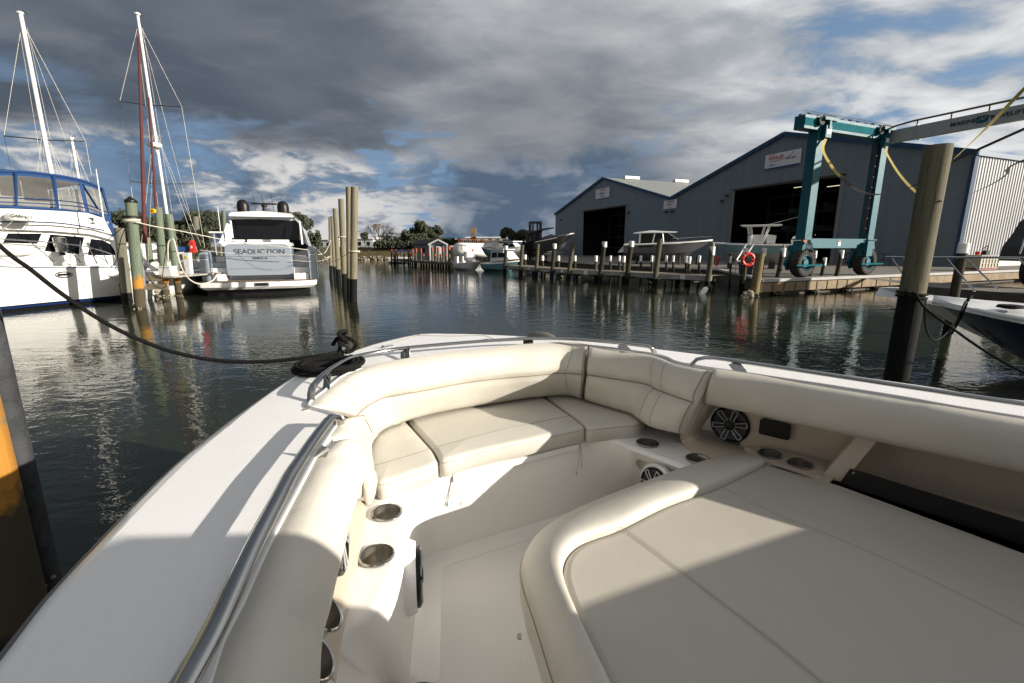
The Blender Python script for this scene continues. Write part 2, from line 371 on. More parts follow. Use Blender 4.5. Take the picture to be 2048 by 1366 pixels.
def water_mat():
    m, nt, b = node_mat('harbour_water'); L = nt.links.new
    b.inputs['Base Color'].default_value = (.017,.022,.013,1); b.inputs['Roughness'].default_value = .03; b.inputs['IOR'].default_value = 1.33
    geo = nt.nodes.new('ShaderNodeNewGeometry')
    hs = []
    for s, st, rot, a, det in ((1.1,(1,2.0,1),-.3,.62,2),(4.2,(1,1.6,1),.25,.30,2),(13,(1,1.3,1),0,.075,1)):
        mp = nt.nodes.new('ShaderNodeMapping'); mp.inputs['Scale'].default_value = st; mp.inputs['Rotation'].default_value = (0,0,rot)
        L(geo.outputs['Position'], mp.inputs[0]); n = nt.nodes.new('ShaderNodeTexNoise'); n.inputs['Scale'].default_value = s; n.inputs['Detail'].default_value = det; n.inputs['Distortion'].default_value = .6
        L(mp.outputs[0], n.inputs['Vector']); k = nt.nodes.new('ShaderNodeMath'); k.operation = 'MULTIPLY'; k.inputs[1].default_value = a; L(n.outputs['Fac'], k.inputs[0]); hs.append(k.outputs[0])
    a1 = nt.nodes.new('ShaderNodeMath'); L(hs[0], a1.inputs[0]); L(hs[1], a1.inputs[1]); a2 = nt.nodes.new('ShaderNodeMath'); L(a1.outputs[0], a2.inputs[0]); L(hs[2], a2.inputs[1])
    bp = nt.nodes.new('ShaderNodeBump'); bp.inputs['Strength'].default_value = .55; bp.inputs['Distance'].default_value = .030; L(a2.outputs[0], bp.inputs['Height']); L(bp.outputs[0], b.inputs['Normal'])
    # calm lanes and ruffled patches
    n = nt.nodes.new('ShaderNodeTexNoise'); n.inputs['Scale'].default_value = .11; n.inputs['Detail'].default_value = 3; L(geo.outputs['Position'], n.inputs['Vector'])
    mr = nt.nodes.new('ShaderNodeMapRange'); mr.inputs['From Min'].default_value = .35; mr.inputs['From Max'].default_value = .65; mr.inputs['To Min'].default_value = .30; mr.inputs['To Max'].default_value = .8
    L(n.outputs['Fac'], mr.inputs['Value']); L(mr.outputs[0], bp.inputs['Strength'])
    return m
M['water'] = water_mat()
g = MB(M['water']); g.poly([(-600,-60,0),(600,-60,0),(600,900,0),(-600,900,0)]); tag(g.build('water'), kind='structure')
# ---------------------------------------------------------------- the boat underfoot
ZG = 1.52
boat = thing('motor_boat', 'white open motor boat in the foreground with cream upholstered bow seating', 'boat', (1.3,2.17,0))
def bf(s, lat, z): return Vector((-.56*s+.83*lat, .83*s+.56*lat, z))     # along the heading / across it
N_ = 140
outer = [bf(-5,-.5,ZG), bf(-3,-.6,ZG), bf(-1.2,-.6,ZG), bf(.3,-.49,ZG)] + [P(x,y,ZG) for x,y in ((0,1312),(102,1182),(188,1091),(276,1000),(378,904),(490,818),(600,746),(700,703),(766,682),(838,667),(900,666.5),(960,668),(1040,672),(1105,676),(1154,681),(1230,688),(1309,697),(1400,708),(1500,722),(1600,736),(1700,750),(1850,771),(2048,800))] + [bf(-.6,3.57,ZG), bf(-1.8,3.6,ZG), bf(-3,3.57,ZG), bf(-5,3.5,ZG)]
inner = [bf(-5,-.1,ZG), bf(-3,-.2,ZG), bf(-1.2,-.22,ZG), bf(.2,-.16,ZG)] + [P(x,y,ZG) for x,y in ((434,1366),(498,1209),(540,1112),(573,1046),(612,970),(637,921),(664,878),(682,850),(690,838),(663,828),(640,823),(621,817),(624,806),(650,787),(694,753),(757,735),(860,719),(1000,700),(1137,691),(1306,711),(1356,728),(1421,741),(1600,767))] + [P(1800,799,ZG), P(2048,842,ZG), bf(-1.4,3.12,ZG), bf(-5,3.12,ZG)]
# ordering of the inner edge is by control span: pair with the outer edge at matching stations
def near_par(c, p):                    # fraction along dense curve c closest to p
    return min(range(len(c)), key=lambda i: (c[i]-p).length_squared)
od = spline(outer, 900); idn = []
def dense_lin(pts, step=.012):
    out=[]
    for a,b in zip(pts,pts[1:]):
        k=max(1,int((b-a).length/step)); out += [a.lerp(b,i/k) for i in range(k)]
    return out+[pts[-1]]
# smooth the inner edge except round the coaming notch
i_a = spline(inner[:10], 260); i_b = dense_lin(spline(inner[10:17], 60)); i_c = spline(inner[16:], 420)
ind = i_a + dense_lin([i_a[-1], i_b[0]])[1:-1] + i_b + i_c[1:]
pairs=[]; last=0; tot=len(ind)-1
Lc=[0]
for i in range(1,len(ind)): Lc.append(Lc[-1]+(ind[i]-ind[i-1]).length)
def at_len(c, Ls, s):
    j=min(range(len(Ls)), key=lambda i: abs(Ls[i]-s)); return c[j]
oL=[0]
for i in range(1,len(od)): oL.append(oL[-1]+(od[i]-od[i-1]).length)
# stations: cumulative lengths at matching landmarks
def len_at(c, Ls, p): return Ls[near_par(c, p)]
lm = [(0,0),(len_at(ind,Lc,P(434,1366,ZG)), len_at(od,oL,P(0,1400,ZG))),(len_at(ind,Lc,P(621,817,ZG)), len_at(od,oL,P(500,810,ZG))),(len_at(ind,Lc,P(757,735,ZG)), len_at(od,oL,P(700,703,ZG))),(len_at(ind,Lc,P(1000,700,ZG)), len_at(od,oL,P(935,667,ZG))),(len_at(ind,Lc,P(1421,741,ZG)), len_at(od,oL,P(1400,708,ZG))),(len_at(ind,Lc,P(2048,842,ZG)), len_at(od,oL,P(2048,800,ZG))),(Lc[-1],oL[-1])]
def map_len(s):
    for (a,b),(c,d) in zip(lm,lm[1:]):
        if s<=c or (c,d)==lm[-1]: return b+(d-b)*(s-a)/max(1e-6,c-a)
In=[];On=[]
NS=420
for i in range(NS):
    s=Lc[-1]*i/(NS-1); In.append(at_len(ind,Lc,s)); On.append(at_len(od,oL,map_len(s)))
def lift(c, dz): return [p+V(0,0,dz) for p in c]
def mixl(a, b, t): return [p.lerp(q,t) for p,q in zip(a,b)]
m = MB(M['gel'])
r0=mixl(On,In,.015); r1=mixl(On,In,.07); r2=mixl(On,In,.075); r3=mixl(On,In,.925)
m.loft([lift(On,-.012), lift(r0,-.002), lift(r1,.002)])
m.loft([lift(r3,.004), lift(mixl(On,In,.955),.016), lift(mixl(On,In,.985),.016), lift(In,.004), lift(In,-.03), lift(In,-.16)])
m.build('deck_edge', boat, angle=60)
# tread surface in the middle of the side deck
m = MB(M['nonskid']); m.loft([lift(r1,.002), lift(mixl(On,In,.5),.007), lift(r3,.004)])
m.build('side_deck', boat)
m = MB(M['rub']); m.tube([p+V(0,0,-.03) for p in od[::6]], .022, 8); m.build('rub_rail', boat)
cen = sum(od, V(0,0,0))/len(od)
m = MB(M['gel'])
def inset(c, k, dz):                   # towards the keel line
    out=[]
    for p in c:
        lat = .83*p.x+.56*p.y; s = -.56*p.x+.83*p.y; q = bf(s-(.0 if s<2 else (s-2)*k*.55), 1.56+(lat-1.56)*(1-k), p.z+dz); out.append(q)
    return out
m.loft([lift(od[::4],-.04), inset(od[::4],.05,-.5), inset(od[::4],.13,-1.2), inset(od[::4],.3,-1.75), inset(od[::4],.9,-2.0)])
m.build('hull', boat, angle=50)
# anchor hatch on the bow: seams, hinge, latch, roller
m = MB(M['seam'])
for pts in (((764,694),(800,681),(834,671)), ((776,697),(787,704)), ((770,697),(781,706)), ((834,671),(846,667)), ((970,671),(986,677),(1000,684)), ((834,671),(905,672),(970,671))):
    m.tube([P(x,y,ZG+.0075) for x,y in pts], .0016, 5)
m.build('hatch_seam', boat)
m = MB(M['steel']); a=P(766,695,ZG+.010); b=P(786,691,ZG+.010); m.beam(a,b,.018,.010); m.lathe([(0.012,0),(.014,.006),(.006,.014)], a, 12); m.build('hatch_hinge', boat)
m = MB(M['steel']); c=P(973,680.5,ZG+.008); m.lathe([(.030,0),(.030,.004),(.022,.006),(.0,.003)], c, 20); m.use(M['black']); m.lathe([(.012,.005),(.012,.008),(0,.009)], c, 12); m.build('deck_latch', boat)
m = MB(M['rub']); a=P(1058,673,ZG+.012); b=P(1108,676.5,ZG+.012); m.tube(spline([a,a.lerp(b,.3)+V(0,0,.022),a.lerp(b,.7)+V(0,0,.022),b],12), .035, 10, rh=.018); m.use(M['black']); m.lathe([(.012,0),(.012,.02)], a.lerp(b,.5)+V(0,-.01,.018), 10); m.build('bow_chock', boat)
# nav light and cleat carrying the dock line
m = MB(M['steel']); c0=P(688,706,ZG+.01)
hd=V(-.35,.93,0)
for k in (-.045,.045): m.lathe([(.014,0),(.010,.02),(.011,.04)], c0+hd*k, 12)
m.tube([c0+hd*-.12+V(0,0,.055), c0+hd*-.07+V(0,0,.048), c0+V(0,0,.045), c0+hd*.07+V(0,0,.048), c0+hd*.12+V(0,0,.055)], .011, 10)
m.build('cleat', boat)
# ---- padded upholstery
def pad(name, rows, zs, bulge, n=90, thick=.09, m=8, mat_='vinyl', taper=(.03,.03), seam=True, label=None, flip=1, edge_seams=(True,True), vs=(), welt=False):
    """channel upholstery: rows are paired traces from top-back to bottom; every strip between them is stuffed"""
    cur=[pspline([P(x,y,z if not isinstance(z,(list,tuple)) else z[i]) for i,(x,y) in enumerate(r)], n) for r,z in zip(rows,zs)]
    return pad3(name, cur, bulge, thick, m, mat_, taper, seam, flip, edge_seams, vs, welt)
def pad3(name, cur, bulge, thick=.09, m=8, mat_='vinyl', taper=(.03,.03), seam=True, flip=1, edge_seams=(True,True), vs=(), welt=False):
    n=len(cur[0]); k=len(cur); g=MB(M[mat_]); rowsv=[]
    if not isinstance(bulge,(list,tuple)): bulge=[bulge]*(k-1)
    L=[0]
    mid=cur[k//2]
    for j in range(1,n): L.append(L[-1]+(mid[j]-mid[j-1]).length)
    nor=[]
    for j in range(n):
        du=mid[min(j+1,n-1)]-mid[max(j-1,0)]; dv=cur[-1][j]-cur[0][j]; nn=du.cross(dv).normalized()*flip; nor.append(nn)
    for q in range(4):
        nor=[(nor[max(j-1,0)]+nor[j]*2+nor[min(j+1,n-1)]).normalized() for j in range(n)]
    def tap(j):
        a=L[j]; b=L[-1]-L[j]; t=1
        for d,w in ((a,taper[0]),(b,taper[1])):
            if w>0 and d<w: t=min(t, math.sqrt(max(0,1-(1-d/w)**2)))
        return t
    tp=[tap(j) for j in range(n)]
    def base(i,v,j): return cur[i][j].lerp(cur[i+1][j], v)
    rowsv.append([cur[0][j]-nor[j]*thick for j in range(n)])
    for i in range(k-1):
        for q in range(m+1):
            if i and q==0: continue
            v=q/m; t=abs(2*v-1)
            pr=(1-t**2.6)**.55 if t<1 else 0
            if q==m and i<k-2: pr=.02
            rowsv.append([base(i,v,j)+nor[j]*(bulge[i]*pr*tp[j]-.03*(1-tp[j])) for j in range(n)])
    rowsv.append([cur[-1][j]-nor[j]*thick for j in range(n)])
    g.loft(rowsv)
    for j in (0,n-1): g.poly([r[j] for r in rowsv], j==0)
    o=g.build(name, boat, angle=55)
    if vs or welt:
        s=MB(M['seam'])
        for u in vs:
            j=int(u*(n-1)); s.tube([rowsv[q][j]+nor[j]*.0004 for q in range(1,len(rowsv)-1)], .0015, 5)
        if welt:
            for j in (2,n-3): w_=MB(M['seam']); w_.tube([rowsv[q][j]+nor[j]*.002 for q in range(1,len(rowsv)-1)], .0028, 6); w_.build('welt', o)
        if vs: s.build('stitching', o)
    if seam:
        s=MB(M['seam'])
        for i in range(1,k-1): s.tube([cur[i][j]+nor[j]*.005 for j in range(2,n-2)], .0032, 5)
        if k>2: 
            s.build('seam', o)
    return o
def stitch(parent, pts, r=.0012, mt='seam', dbl=0):
    s=MB(M[mt]); s.tube(pts, r, 5)
    return s.build('stitching', parent)
ZT,ZM,ZB=1.535,1.36,1.15
# starboard corner backrest, curving round the coaming notch
sb_rows=[((1176,698),(1240,703),(1290,709),(1318,716),(1345,727),(1421,743)),
         ((1171,749),(1225,757),(1290,768),(1312,778),(1335,787),(1389,806)),
         ((1166,799),(1225,817),(1262,828),(1284,843),(1308,856),(1361,868))]
o=pad('corner_backrest', sb_rows, (ZT,ZM,ZB), (.035,.03), taper=(.03,.04), thick=.07, flip=-1, vs=(.58,.76), welt=True)
# forward backrest from the starboard seam round to the port notch
fr_rows=[((1173,697),(1137,692),(1060,696),(1000,701),(930,709),(860,720),(802,729),(757,736),(712,748),(672,772),(640,797),(624,818)),
         ((1169,749),(1119,746),(1060,751),(1000,756),(930,765),(860,778),(802,789),(766,796),(741,808),(727,818),(716,828),(706,838)),
         ((1164,798),(1129,791),(1062,796),(1000,805),(930,816),(860,830),(812,843),(785,852),(764,862),(752,875),(744,888),(741,897))]
o=pad('forward_backrest', [r[::-1] for r in fr_rows], (ZT,ZM,ZB), (.035,.022), n=150, taper=(.035,.02), thick=.07, flip=-1, vs=(.14,.215,.93), welt=True)
# port corner backrest, dropping to the ledge
pt_rows=[((690,838),(680,852),(667,876),(664,900),(676,930),(694,955),(704,976)),
         ((722,834),(722,862),(716,895),(713,915),(718,945),(724,970),(727,992)),
         ((744,880),(741,903),(744,925),(751,948),(754,966),(750,992),(740,1012))]
o=pad('corner_backrest', [r[::-1] for r in pt_rows], ([1.535,1.535,1.53,1.47,1.38,1.28,1.18][::-1],[1.36,1.38,1.40,1.36,1.30,1.20,1.10][::-1],[1.15,1.15,1.15,1.13,1.10,1.07,1.035][::-1]), (.033,.018), taper=(.03,.02), thick=.05, flip=-1, welt=True)
# coaming bolsters
bo_rows=[((432,1372),(498,1209),(568,1056),(632,934),(655,900),(668,880)),
         ((617,1372),(646,1206),(686,1056),(714,968),(722,938),(706,898))]
ca=[bf(-3,-.2,ZT),bf(-1.2,-.22,ZT),bf(.2,-.16,ZT)]+[P(x,y,ZT) for x,y in bo_rows[0]]
cb=[bf(-3,.0,1.34),bf(-1.2,-.02,1.34),bf(.3,-.02,1.34)]+[P(x,y,z) for (x,y),z in zip(bo_rows[1],(1.34,1.34,1.34,1.345,1.36,1.40))]
o=pad3('side_bolster', [pspline(ca,160), pspline(cb,160)], .065, .05, 14, 'vinyl', (.03,.09), False, -1)
ca=[P(x,y,ZT) for x,y in ((1424,745),(1498,753),(1600,768),(1800,801),(2048,845))]+[bf(-1.4,3.1,ZT),bf(-3,3.1,ZT)]
cb=[P(x,y,1.325) for x,y in ((1403,804),(1520,831),(1600,850),(1749,882),(2048,947))]+[bf(-1.4,3.04,1.325),bf(-3,3.04,1.325)]
o=pad3('side_bolster', [pspline(ca,120), pspline(cb,120)], .05, .04, 14, 'vinyl', (.04,.02), False, -1)
# ---- moulded liner: seat base, ledges, cockpit well
ZL=1.03; ZS=.5
well=[bf(-.3,.62,ZL)]+[P(x,y,ZL) for x,y in ((655,1390),(684,1268),(740,1232),(784,1168),(803,1100),(808,1054),(816,1000),(840,968),(880,952),(1000,918),(1090,896),(1169,877),(1224,880),(1264,895),(1373,935),(1440,962),(1520,1000))]+[bf(.3,2.75,ZL)]
wd=spline(well,160)
floor_=[bf(-.3,.66,ZS)]+[P(x,y,ZS) for x,y in ((800,1440),(818,1366),(826,1290),(833,1210),(836,1160),(842,1128),(868,1110),(906,1100),(950,1085),(998,1071),(1060,1053),(1122,1034),(1180,1016),(1235,1000),(1290,990),(1360,1000),(1440,1040))]+[bf(.3,2.6,ZS)]
fd=spline(floor_,160)
ccen=bf(.9,1.55,ZS)
fin=[p.lerp(V(ccen.x,ccen.y,ZS),.10) for p in fd]
m=MB(M['gelcream'])
out_l=[bf(-.5,.1,ZL)]+[]
# outer limit of the ledge, tucked beneath the pads
led=[]
for p in wd:
    q=V(p.x,p.y,0)-V(ccen.x,ccen.y,0); q.normalize(); led.append(p+V(q.x,q.y,0)*.95)
m.loft([[p+V(0,0,.004) for p in led],[p.lerp(q,.96) for p,q in zip(led,wd)],[p+(q-p)*.985+V(0,0,-.002) for p,q in zip(led,wd)],[p+V(0,0,-.02) for p in wd],
        [p.lerp(q,.5)+V(0,0,0) for p,q in zip(wd,fd)],[p.lerp(q,.86) for p,q in zip(wd,fd)],[p.lerp(q,.97) for p,q in zip(wd,fd)],[p+(q-p)*.35 for p,q in zip(fd,fin)],fin])
m.build('cockpit_liner', boat, angle=60)
m=MB(M['solegrip']); m.poly([p+V(0,0,-.001) for p in fin]); m.build('cockpit_sole', boat)
# hatch lip on the face of the seat base
m=MB(M['gel']); c1=[P(x,y,1.0) for x,y in ((905,953),(960,938),(1040,917),(1110,899),(1168,884))]
sp_=spline(c1,30); m.loft([[p+V(.0,-.004,.012) for p in sp_],[p+V(.008,-.022,.010) for p in sp_],[p+V(.008,-.022,-.022) for p in sp_],[p+V(.0,-.006,-.028) for p in sp_]]); m.build('locker_lip', boat)
# ---- seat cushions
def cushion(name, pts, zt, th, r=.03, crown=.008, mt='vinyl', n=120, corner=10):
    """pts: outline in plan as world points at zt, in order; r: edge rounding"""
    ring_=[]; k=len(pts)
    # rounded corners
    for i in range(k):
        a,b,c=pts[i-1],pts[i],pts[(i+1)%k]; rr=.035
        d1=(a-b); d2=(c-b); r1=min(rr,d1.length*.45); r2=min(rr,d2.length*.45)
        s=b+d1.normalized()*r1; e=b+d2.normalized()*r2
        for q in range(5):
            t=q/4; ring_.append(s*(1-t)**2+b*2*t*(1-t)+e*t*t)
    ring_=even(ring_+[ring_[0]], n, True)
    cen=sum(ring_,V(0,0,0))/n
    area=sum((ring_[i].x*ring_[(i+1)%n].y-ring_[(i+1)%n].x*ring_[i].y) for i in range(n)); sg=1 if area>0 else -1
    nr=[]
    for i in range(n):
        t=(ring_[(i+1)%n]-ring_[i-1]); nr.append(V(-t.y,t.x,0).normalized()*sg)
    for q in range(3): nr=[(nr[i-1]+nr[i]*2+nr[(i+1)%n]).normalized() for i in range(n)]
    def ins(d,dz): return [ring_[i]+nr[i]*d+V(0,0,dz) for i in range(n)]
    rows=[ins(.012,-th),ins(.0,-th+.012)]+[ins(r-r*math.sin(R(a)),-r+r*math.cos(R(a))) if False else ins(r*(1-math.cos(R(a))),-r*(1-math.sin(R(a)))) for a in (0,18,36,54,72,90)]
    g=MB(M[mt]); g.loft(rows,closed=True)
    top=rows[-1]
    inner_=[[p.lerp(cen,t)+V(0,0,crown*min(1,t*3)) for p in top] for t in (.08,.2,.35,.6)]
    g.loft([top]+inner_,closed=True); g.poly(inner_[-1])
    g.poly(rows[0])
    o=g.build(name, boat, angle=55)
    s=MB(M['seam']); s.tube([p+V(0,0,.0005) for p in rows[3]], .0016, 5, closed=True); s.build('piping', o)
    return o
ZC=1.13
def PP(l,z): return [P(x,y,z) for x,y in l]
c=cushion('seat_cushion', PP(((814,836),(858,824),(928,811),(1000,800),(1084,790),(1149,834),(1173,853),(1110,866),(1058,878),(1000,890),(940,904),(881,922),(868,897)),ZC), ZC, .105)
stitch(c, PP(((864,896),(930,878),(1000,859),(1070,845),(1141,831)),ZC+.0095))
c=cushion('seat_cushion', PP(((810,838),(866,899),(878,924),(830,942),(757,965),(728,930),(735,872),(762,850)),ZC), ZC, .105)
stitch(c, PP(((748,931),(800,916),(856,899)),ZC+.0095))
c=cushion('seat_cushion', PP(((1088,789),(1137,780),(1172,785),(1256,808),(1294,830),(1280,845),(1220,850),(1176,856),(1152,834)),ZC), ZC, .105)
# drawstrings of the cushions
for (x,y,x2,y2,x3,y3) in ((905,948,903,1004,921,1005),(1160,884,1153,945,1163,930)):
    s=MB(M['ropew']); a=P(x,y,1.02)
    for (u,v) in ((x2,y2),(x3,y3)):
        b=P(u,v,.86); s.tube(spline([a,a.lerp(b,.5)+V(.006,-.004,0),b],10), .0028, 6); s.tube([b,b+V(.002,0,-.014)], .0055, 6)
    s.box(a+V(0,0,.004),(.03,.012,.012)); s.build('drawstring', boat)
# ---- cup holders
def cup(loc, r=.058, tilt=None, mt='brushed'):
    g=MB(M['steel']); mx=tilt
    g.lathe([(r+.009,0),(r+.009,.003),(r+.004,.006),(r,.004),(r,-.002)], loc, 36, mx, cap=False)
    o=g.build('cup_holder', boat)
    h=MB(M[mt]); h.lathe([(r,.002),(r*.98,-.03),(r*.96,-.075),(r*.5,-.077),(0,-.077)], loc, 36, mx, cap=False); h.build('cup_well', o)
    return o
# wells need holes in the ledge: the liner is cut by small booleans below
cups=[(P(774,1025,ZL+.006),.060),(P(753,1111,ZL+.006),.060),(P(1295,886,ZL+.006),.058),(P(1397,918,ZL+.006),.058)]
for p,r_ in cups: cup(p,r_)
def cut(target, cutters):
    for p,r_,h in cutters:
        g=MB(M['gel']); g.lathe([(r_,-h),(r_,.05)], p, 32); c_=g.build('cutter', None, smooth=False)
        md=target.modifiers.new('b','BOOLEAN'); md.object=c_; md.operation='DIFFERENCE'; md.solver='EXACT'
        dg=bpy.context.evaluated_depsgraph_get(); me=bpy.data.meshes.new_from_object(target.evaluated_get(dg)); target.modifiers.clear(); old=target.data; target.data=me
        bpy.data.objects.remove(c_, do_unlink=True)
# ---- speakers
def speaker(loc, nrm, up, r=.115, ringmat='black', mount=0):
    z=Vector(nrm).normalized(); x=Vector(up).cross(z).normalized(); y=z.cross(x); mx=Matrix((x,y,z)).transposed()
    loc=Vector(loc)
    g=MB(M['gel']) if mount else MB(M[ringmat])
    if mount:
        g.lathe([(r*1.22,-.01),(r*1.20,mount*.7),(r*1.12,mount),(r*.9,mount)], loc, 40, mx, cap=False); loc=loc+z*mount; 
        g.use(M[ringmat])
    g.lathe([(r,0),(r,.012),(r*.93,.018),(r*.86,.010)], loc, 40, mx, cap=False)
    o=g.build('speaker', boat)
    c=MB(M['cone']); c.lathe([(r*.88,.006),(r*.80,.010),(r*.72,.004),(r*.3,-.022),(r*.3,-.012),(r*.18,.0),(0,.004)], loc, 36, mx, cap=False); c.build('speaker_cone', o)
    s=MB(M['silver'])
    for i in range(6):
        a=R(60*i+12); 
        for da in (-.20,.20):
            p0=loc+mx@V(math.cos(a+da*1.6)*r*.24,math.sin(a+da*1.6)*r*.24,.020); p1=loc+mx@V(math.cos(a+da*.75)*r*.86,math.sin(a+da*.75)*r*.86,.020)
            s.tube([p0,p1],.0035,6)
        s.tube([loc+mx@V(math.cos(a+da_)*r*.88,math.sin(a+da_)*r*.88,.020) for da_ in (-.16,-.05,.05,.16)], .004, 6)
    s.build('grille_arm', o)
    s=MB(M['black']); s.lathe([(r*.28,.012),(r*.28,.024),(r*.2,.028),(0,.026)], loc, 24, mx, cap=False)
    for i in (0,3):
        a=R(60*i+12); s.beam(loc+mx@V(math.cos(a)*r*.2,math.sin(a)*r*.2,.019), loc+mx@V(math.cos(a)*r*.9,math.sin(a)*r*.9,.019), .022,.006, up=z)
    s.build('hub', o)
    return o
# ---- starboard side: recessed liner beneath the bolster
hs=V(.76,-.65,0).normalized(); ns=V(-.65,-.76,0).normalized()     # along the side going aft / facing inboard
S0=V(1.31,2.28,0)
A_=S0-ns*.19; B_=A_+hs
def W(px,py): return PW(px,py,A_,B_)
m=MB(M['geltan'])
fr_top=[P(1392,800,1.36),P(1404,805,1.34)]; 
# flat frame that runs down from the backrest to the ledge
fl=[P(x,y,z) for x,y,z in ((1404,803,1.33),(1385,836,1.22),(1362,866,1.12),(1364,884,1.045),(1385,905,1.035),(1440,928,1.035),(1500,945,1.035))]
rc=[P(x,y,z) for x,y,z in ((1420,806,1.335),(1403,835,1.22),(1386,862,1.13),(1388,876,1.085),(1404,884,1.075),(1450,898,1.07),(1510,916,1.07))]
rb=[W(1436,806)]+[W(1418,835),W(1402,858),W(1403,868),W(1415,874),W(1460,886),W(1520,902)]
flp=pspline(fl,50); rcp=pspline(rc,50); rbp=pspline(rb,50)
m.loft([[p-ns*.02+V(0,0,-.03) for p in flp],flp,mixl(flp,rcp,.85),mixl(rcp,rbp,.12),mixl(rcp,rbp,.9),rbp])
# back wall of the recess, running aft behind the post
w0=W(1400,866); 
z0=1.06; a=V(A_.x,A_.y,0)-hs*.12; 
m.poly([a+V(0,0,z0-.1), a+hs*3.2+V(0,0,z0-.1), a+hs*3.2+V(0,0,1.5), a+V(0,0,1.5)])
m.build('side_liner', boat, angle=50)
# shelf with two holders
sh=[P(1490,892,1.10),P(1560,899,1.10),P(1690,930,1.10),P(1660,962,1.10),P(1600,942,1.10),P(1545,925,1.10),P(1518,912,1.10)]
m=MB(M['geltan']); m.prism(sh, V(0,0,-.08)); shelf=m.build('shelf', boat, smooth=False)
sc_=[(P(1541,908,1.105),.052),(P(1601,927,1.105),.052)]
cut(shelf,[(p,r_+.003,.2) for p,r_ in sc_])
for p,r_ in sc_: cup(p,r_)
lin=[o for o in boat.children if o.name.startswith('cockpit_liner')][0]
cut(lin,[(p,r_+.003,.3) for p,r_ in cups])
sp=W(1461,848); o=speaker(sp+ns*.004, ns, V(0,0,1), .108); tag(o,'round black speaker with silver spokes in the starboard recess')
m=MB(M['black']); q=W(1551,856)+ns*.012; 
g_=q
m.prism([g_+hs*x+V(0,0,z) for x,z in ((-.075,-.036),(-.068,-.044),(.068,-.044),(.075,-.036),(.075,.036),(.068,.044),(-.068,.044),(-.075,.036))], ns*.02); m.build('storage_box', boat)
# post between the recess and the open pocket
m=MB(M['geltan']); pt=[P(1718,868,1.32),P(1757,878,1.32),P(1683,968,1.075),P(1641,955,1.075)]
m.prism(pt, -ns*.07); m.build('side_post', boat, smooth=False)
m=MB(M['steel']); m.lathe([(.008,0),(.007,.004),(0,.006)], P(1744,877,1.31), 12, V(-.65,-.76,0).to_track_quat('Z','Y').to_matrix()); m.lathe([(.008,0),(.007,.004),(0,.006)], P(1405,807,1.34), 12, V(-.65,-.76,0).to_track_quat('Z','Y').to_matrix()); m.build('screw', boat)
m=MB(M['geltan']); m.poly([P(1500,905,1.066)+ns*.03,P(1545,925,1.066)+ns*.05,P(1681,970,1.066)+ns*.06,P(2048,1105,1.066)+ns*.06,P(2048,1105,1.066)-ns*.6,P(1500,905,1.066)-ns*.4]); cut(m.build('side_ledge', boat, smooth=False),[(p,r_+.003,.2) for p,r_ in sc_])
# black fiddle of the open pocket and its floor
m=MB(M['black'])
t1=P(1700,938,1.17); t2=P(2048,1046,1.17); b1=P(1679,967,1.085); b2=P(2048,1100,1.085)
dd=(t2-t1); dd.z=0; dd.normalize()
m.prism([b1,t1,t1+dd*3,b1+dd*3], -ns*.012); m.use(M['steel']); m.lathe([(.008,0),(.008,.003),(0,.004)], P(1708,946,1.155)+ns*.002, 14, ns.to_track_quat('Z','Y').to_matrix()); m.build('pocket_fiddle', boat, smooth=False)
m=MB(M['geltan']); m.poly([b1-ns*.01+V(0,0,.0), b1+dd*3-ns*.01, b1+dd*3-ns*.35, b1-ns*.35]); m.build('pocket_floor', boat)
# ---- port side liner beneath the bolster
lb=[bf(-.8,.12,ZL)]+[P(x,y,ZL+.002) for x,y in ((652,1400),(662,1366),(680,1254),(696,1182),(712,1120),(722,1070),(726,1034),(728,1010))]
lt=[bf(-.8,-.05,1.40)]+[P(x,y,1.34)-V(.02,.0,0) for x,y in ((600,1400),(608,1366),(640,1204),(664,1115),(684,1050),(697,1005),(706,980),(712,960))]
lbp=pspline(lb,70); ltp=pspline(lt,70)
ltp=[p+V(-.03,-.01,.03) for p in ltp]
m=MB(M['geltan']); m.loft([[p+V(.012,.004,-.0) for p in lbp],[p+V(.006,0,.022) for p in lbp],[p.lerp(q,.16)+V(-.004,0,0) for p,q in zip(lbp,ltp)],[p.lerp(q,.24)+V(-.035,-.0,-.012) for p,q in zip(lbp,ltp)],[p.lerp(q,.6)+V(-.04,0,-.01) for p,q in zip(lbp,ltp)],ltp]); m.build('side_liner', boat, angle=50)
def onl(px,py,A,B): return PW(px,py,A,B)
A2=P(684,1254,1.1); B2=P(716,1040,1.1); n2=V(B2.y-A2.y, A2.x-B2.x,0).normalized()
A2=A2-n2*.035; B2=B2-n2*.035
o=speaker(PW(662,1062,A2,B2)+n2*.01, n2+V(0,0,.12), V(0,0,1), .135); tag(o,'black speaker half hidden beneath the port bolster')
for x,y in ((632,1226),(610,1320)):
    q=(n2+V(0,0,.9)).normalized(); cup(PW(x,y,A2,B2)+n2*.02,.050, q.to_track_quat('Z','Y').to_matrix())
# speaker proud of the port cockpit wall
wp=P(823,1070,.86); ax=V(.98,.20,0).normalized()
A3=P(812,1100,.80); c3=PY(812,1156,1.72)
o=speaker(V(c3.x-.03,c3.y,c3.z), ax, V(0,0,1), .124, mount=.075); tag(o,'black speaker in a white raised ring on the port cockpit wall')
# speaker on the starboard cockpit wall behind the sun pad
c4=P(1312,968,.86); ax=V(-.86,-.5,.12).normalized()
o=speaker(c4-ax*.01, ax, V(0,0,1), .098, mount=.02); tag(o,'black speaker on the starboard cockpit wall partly behind the sun pad rim')
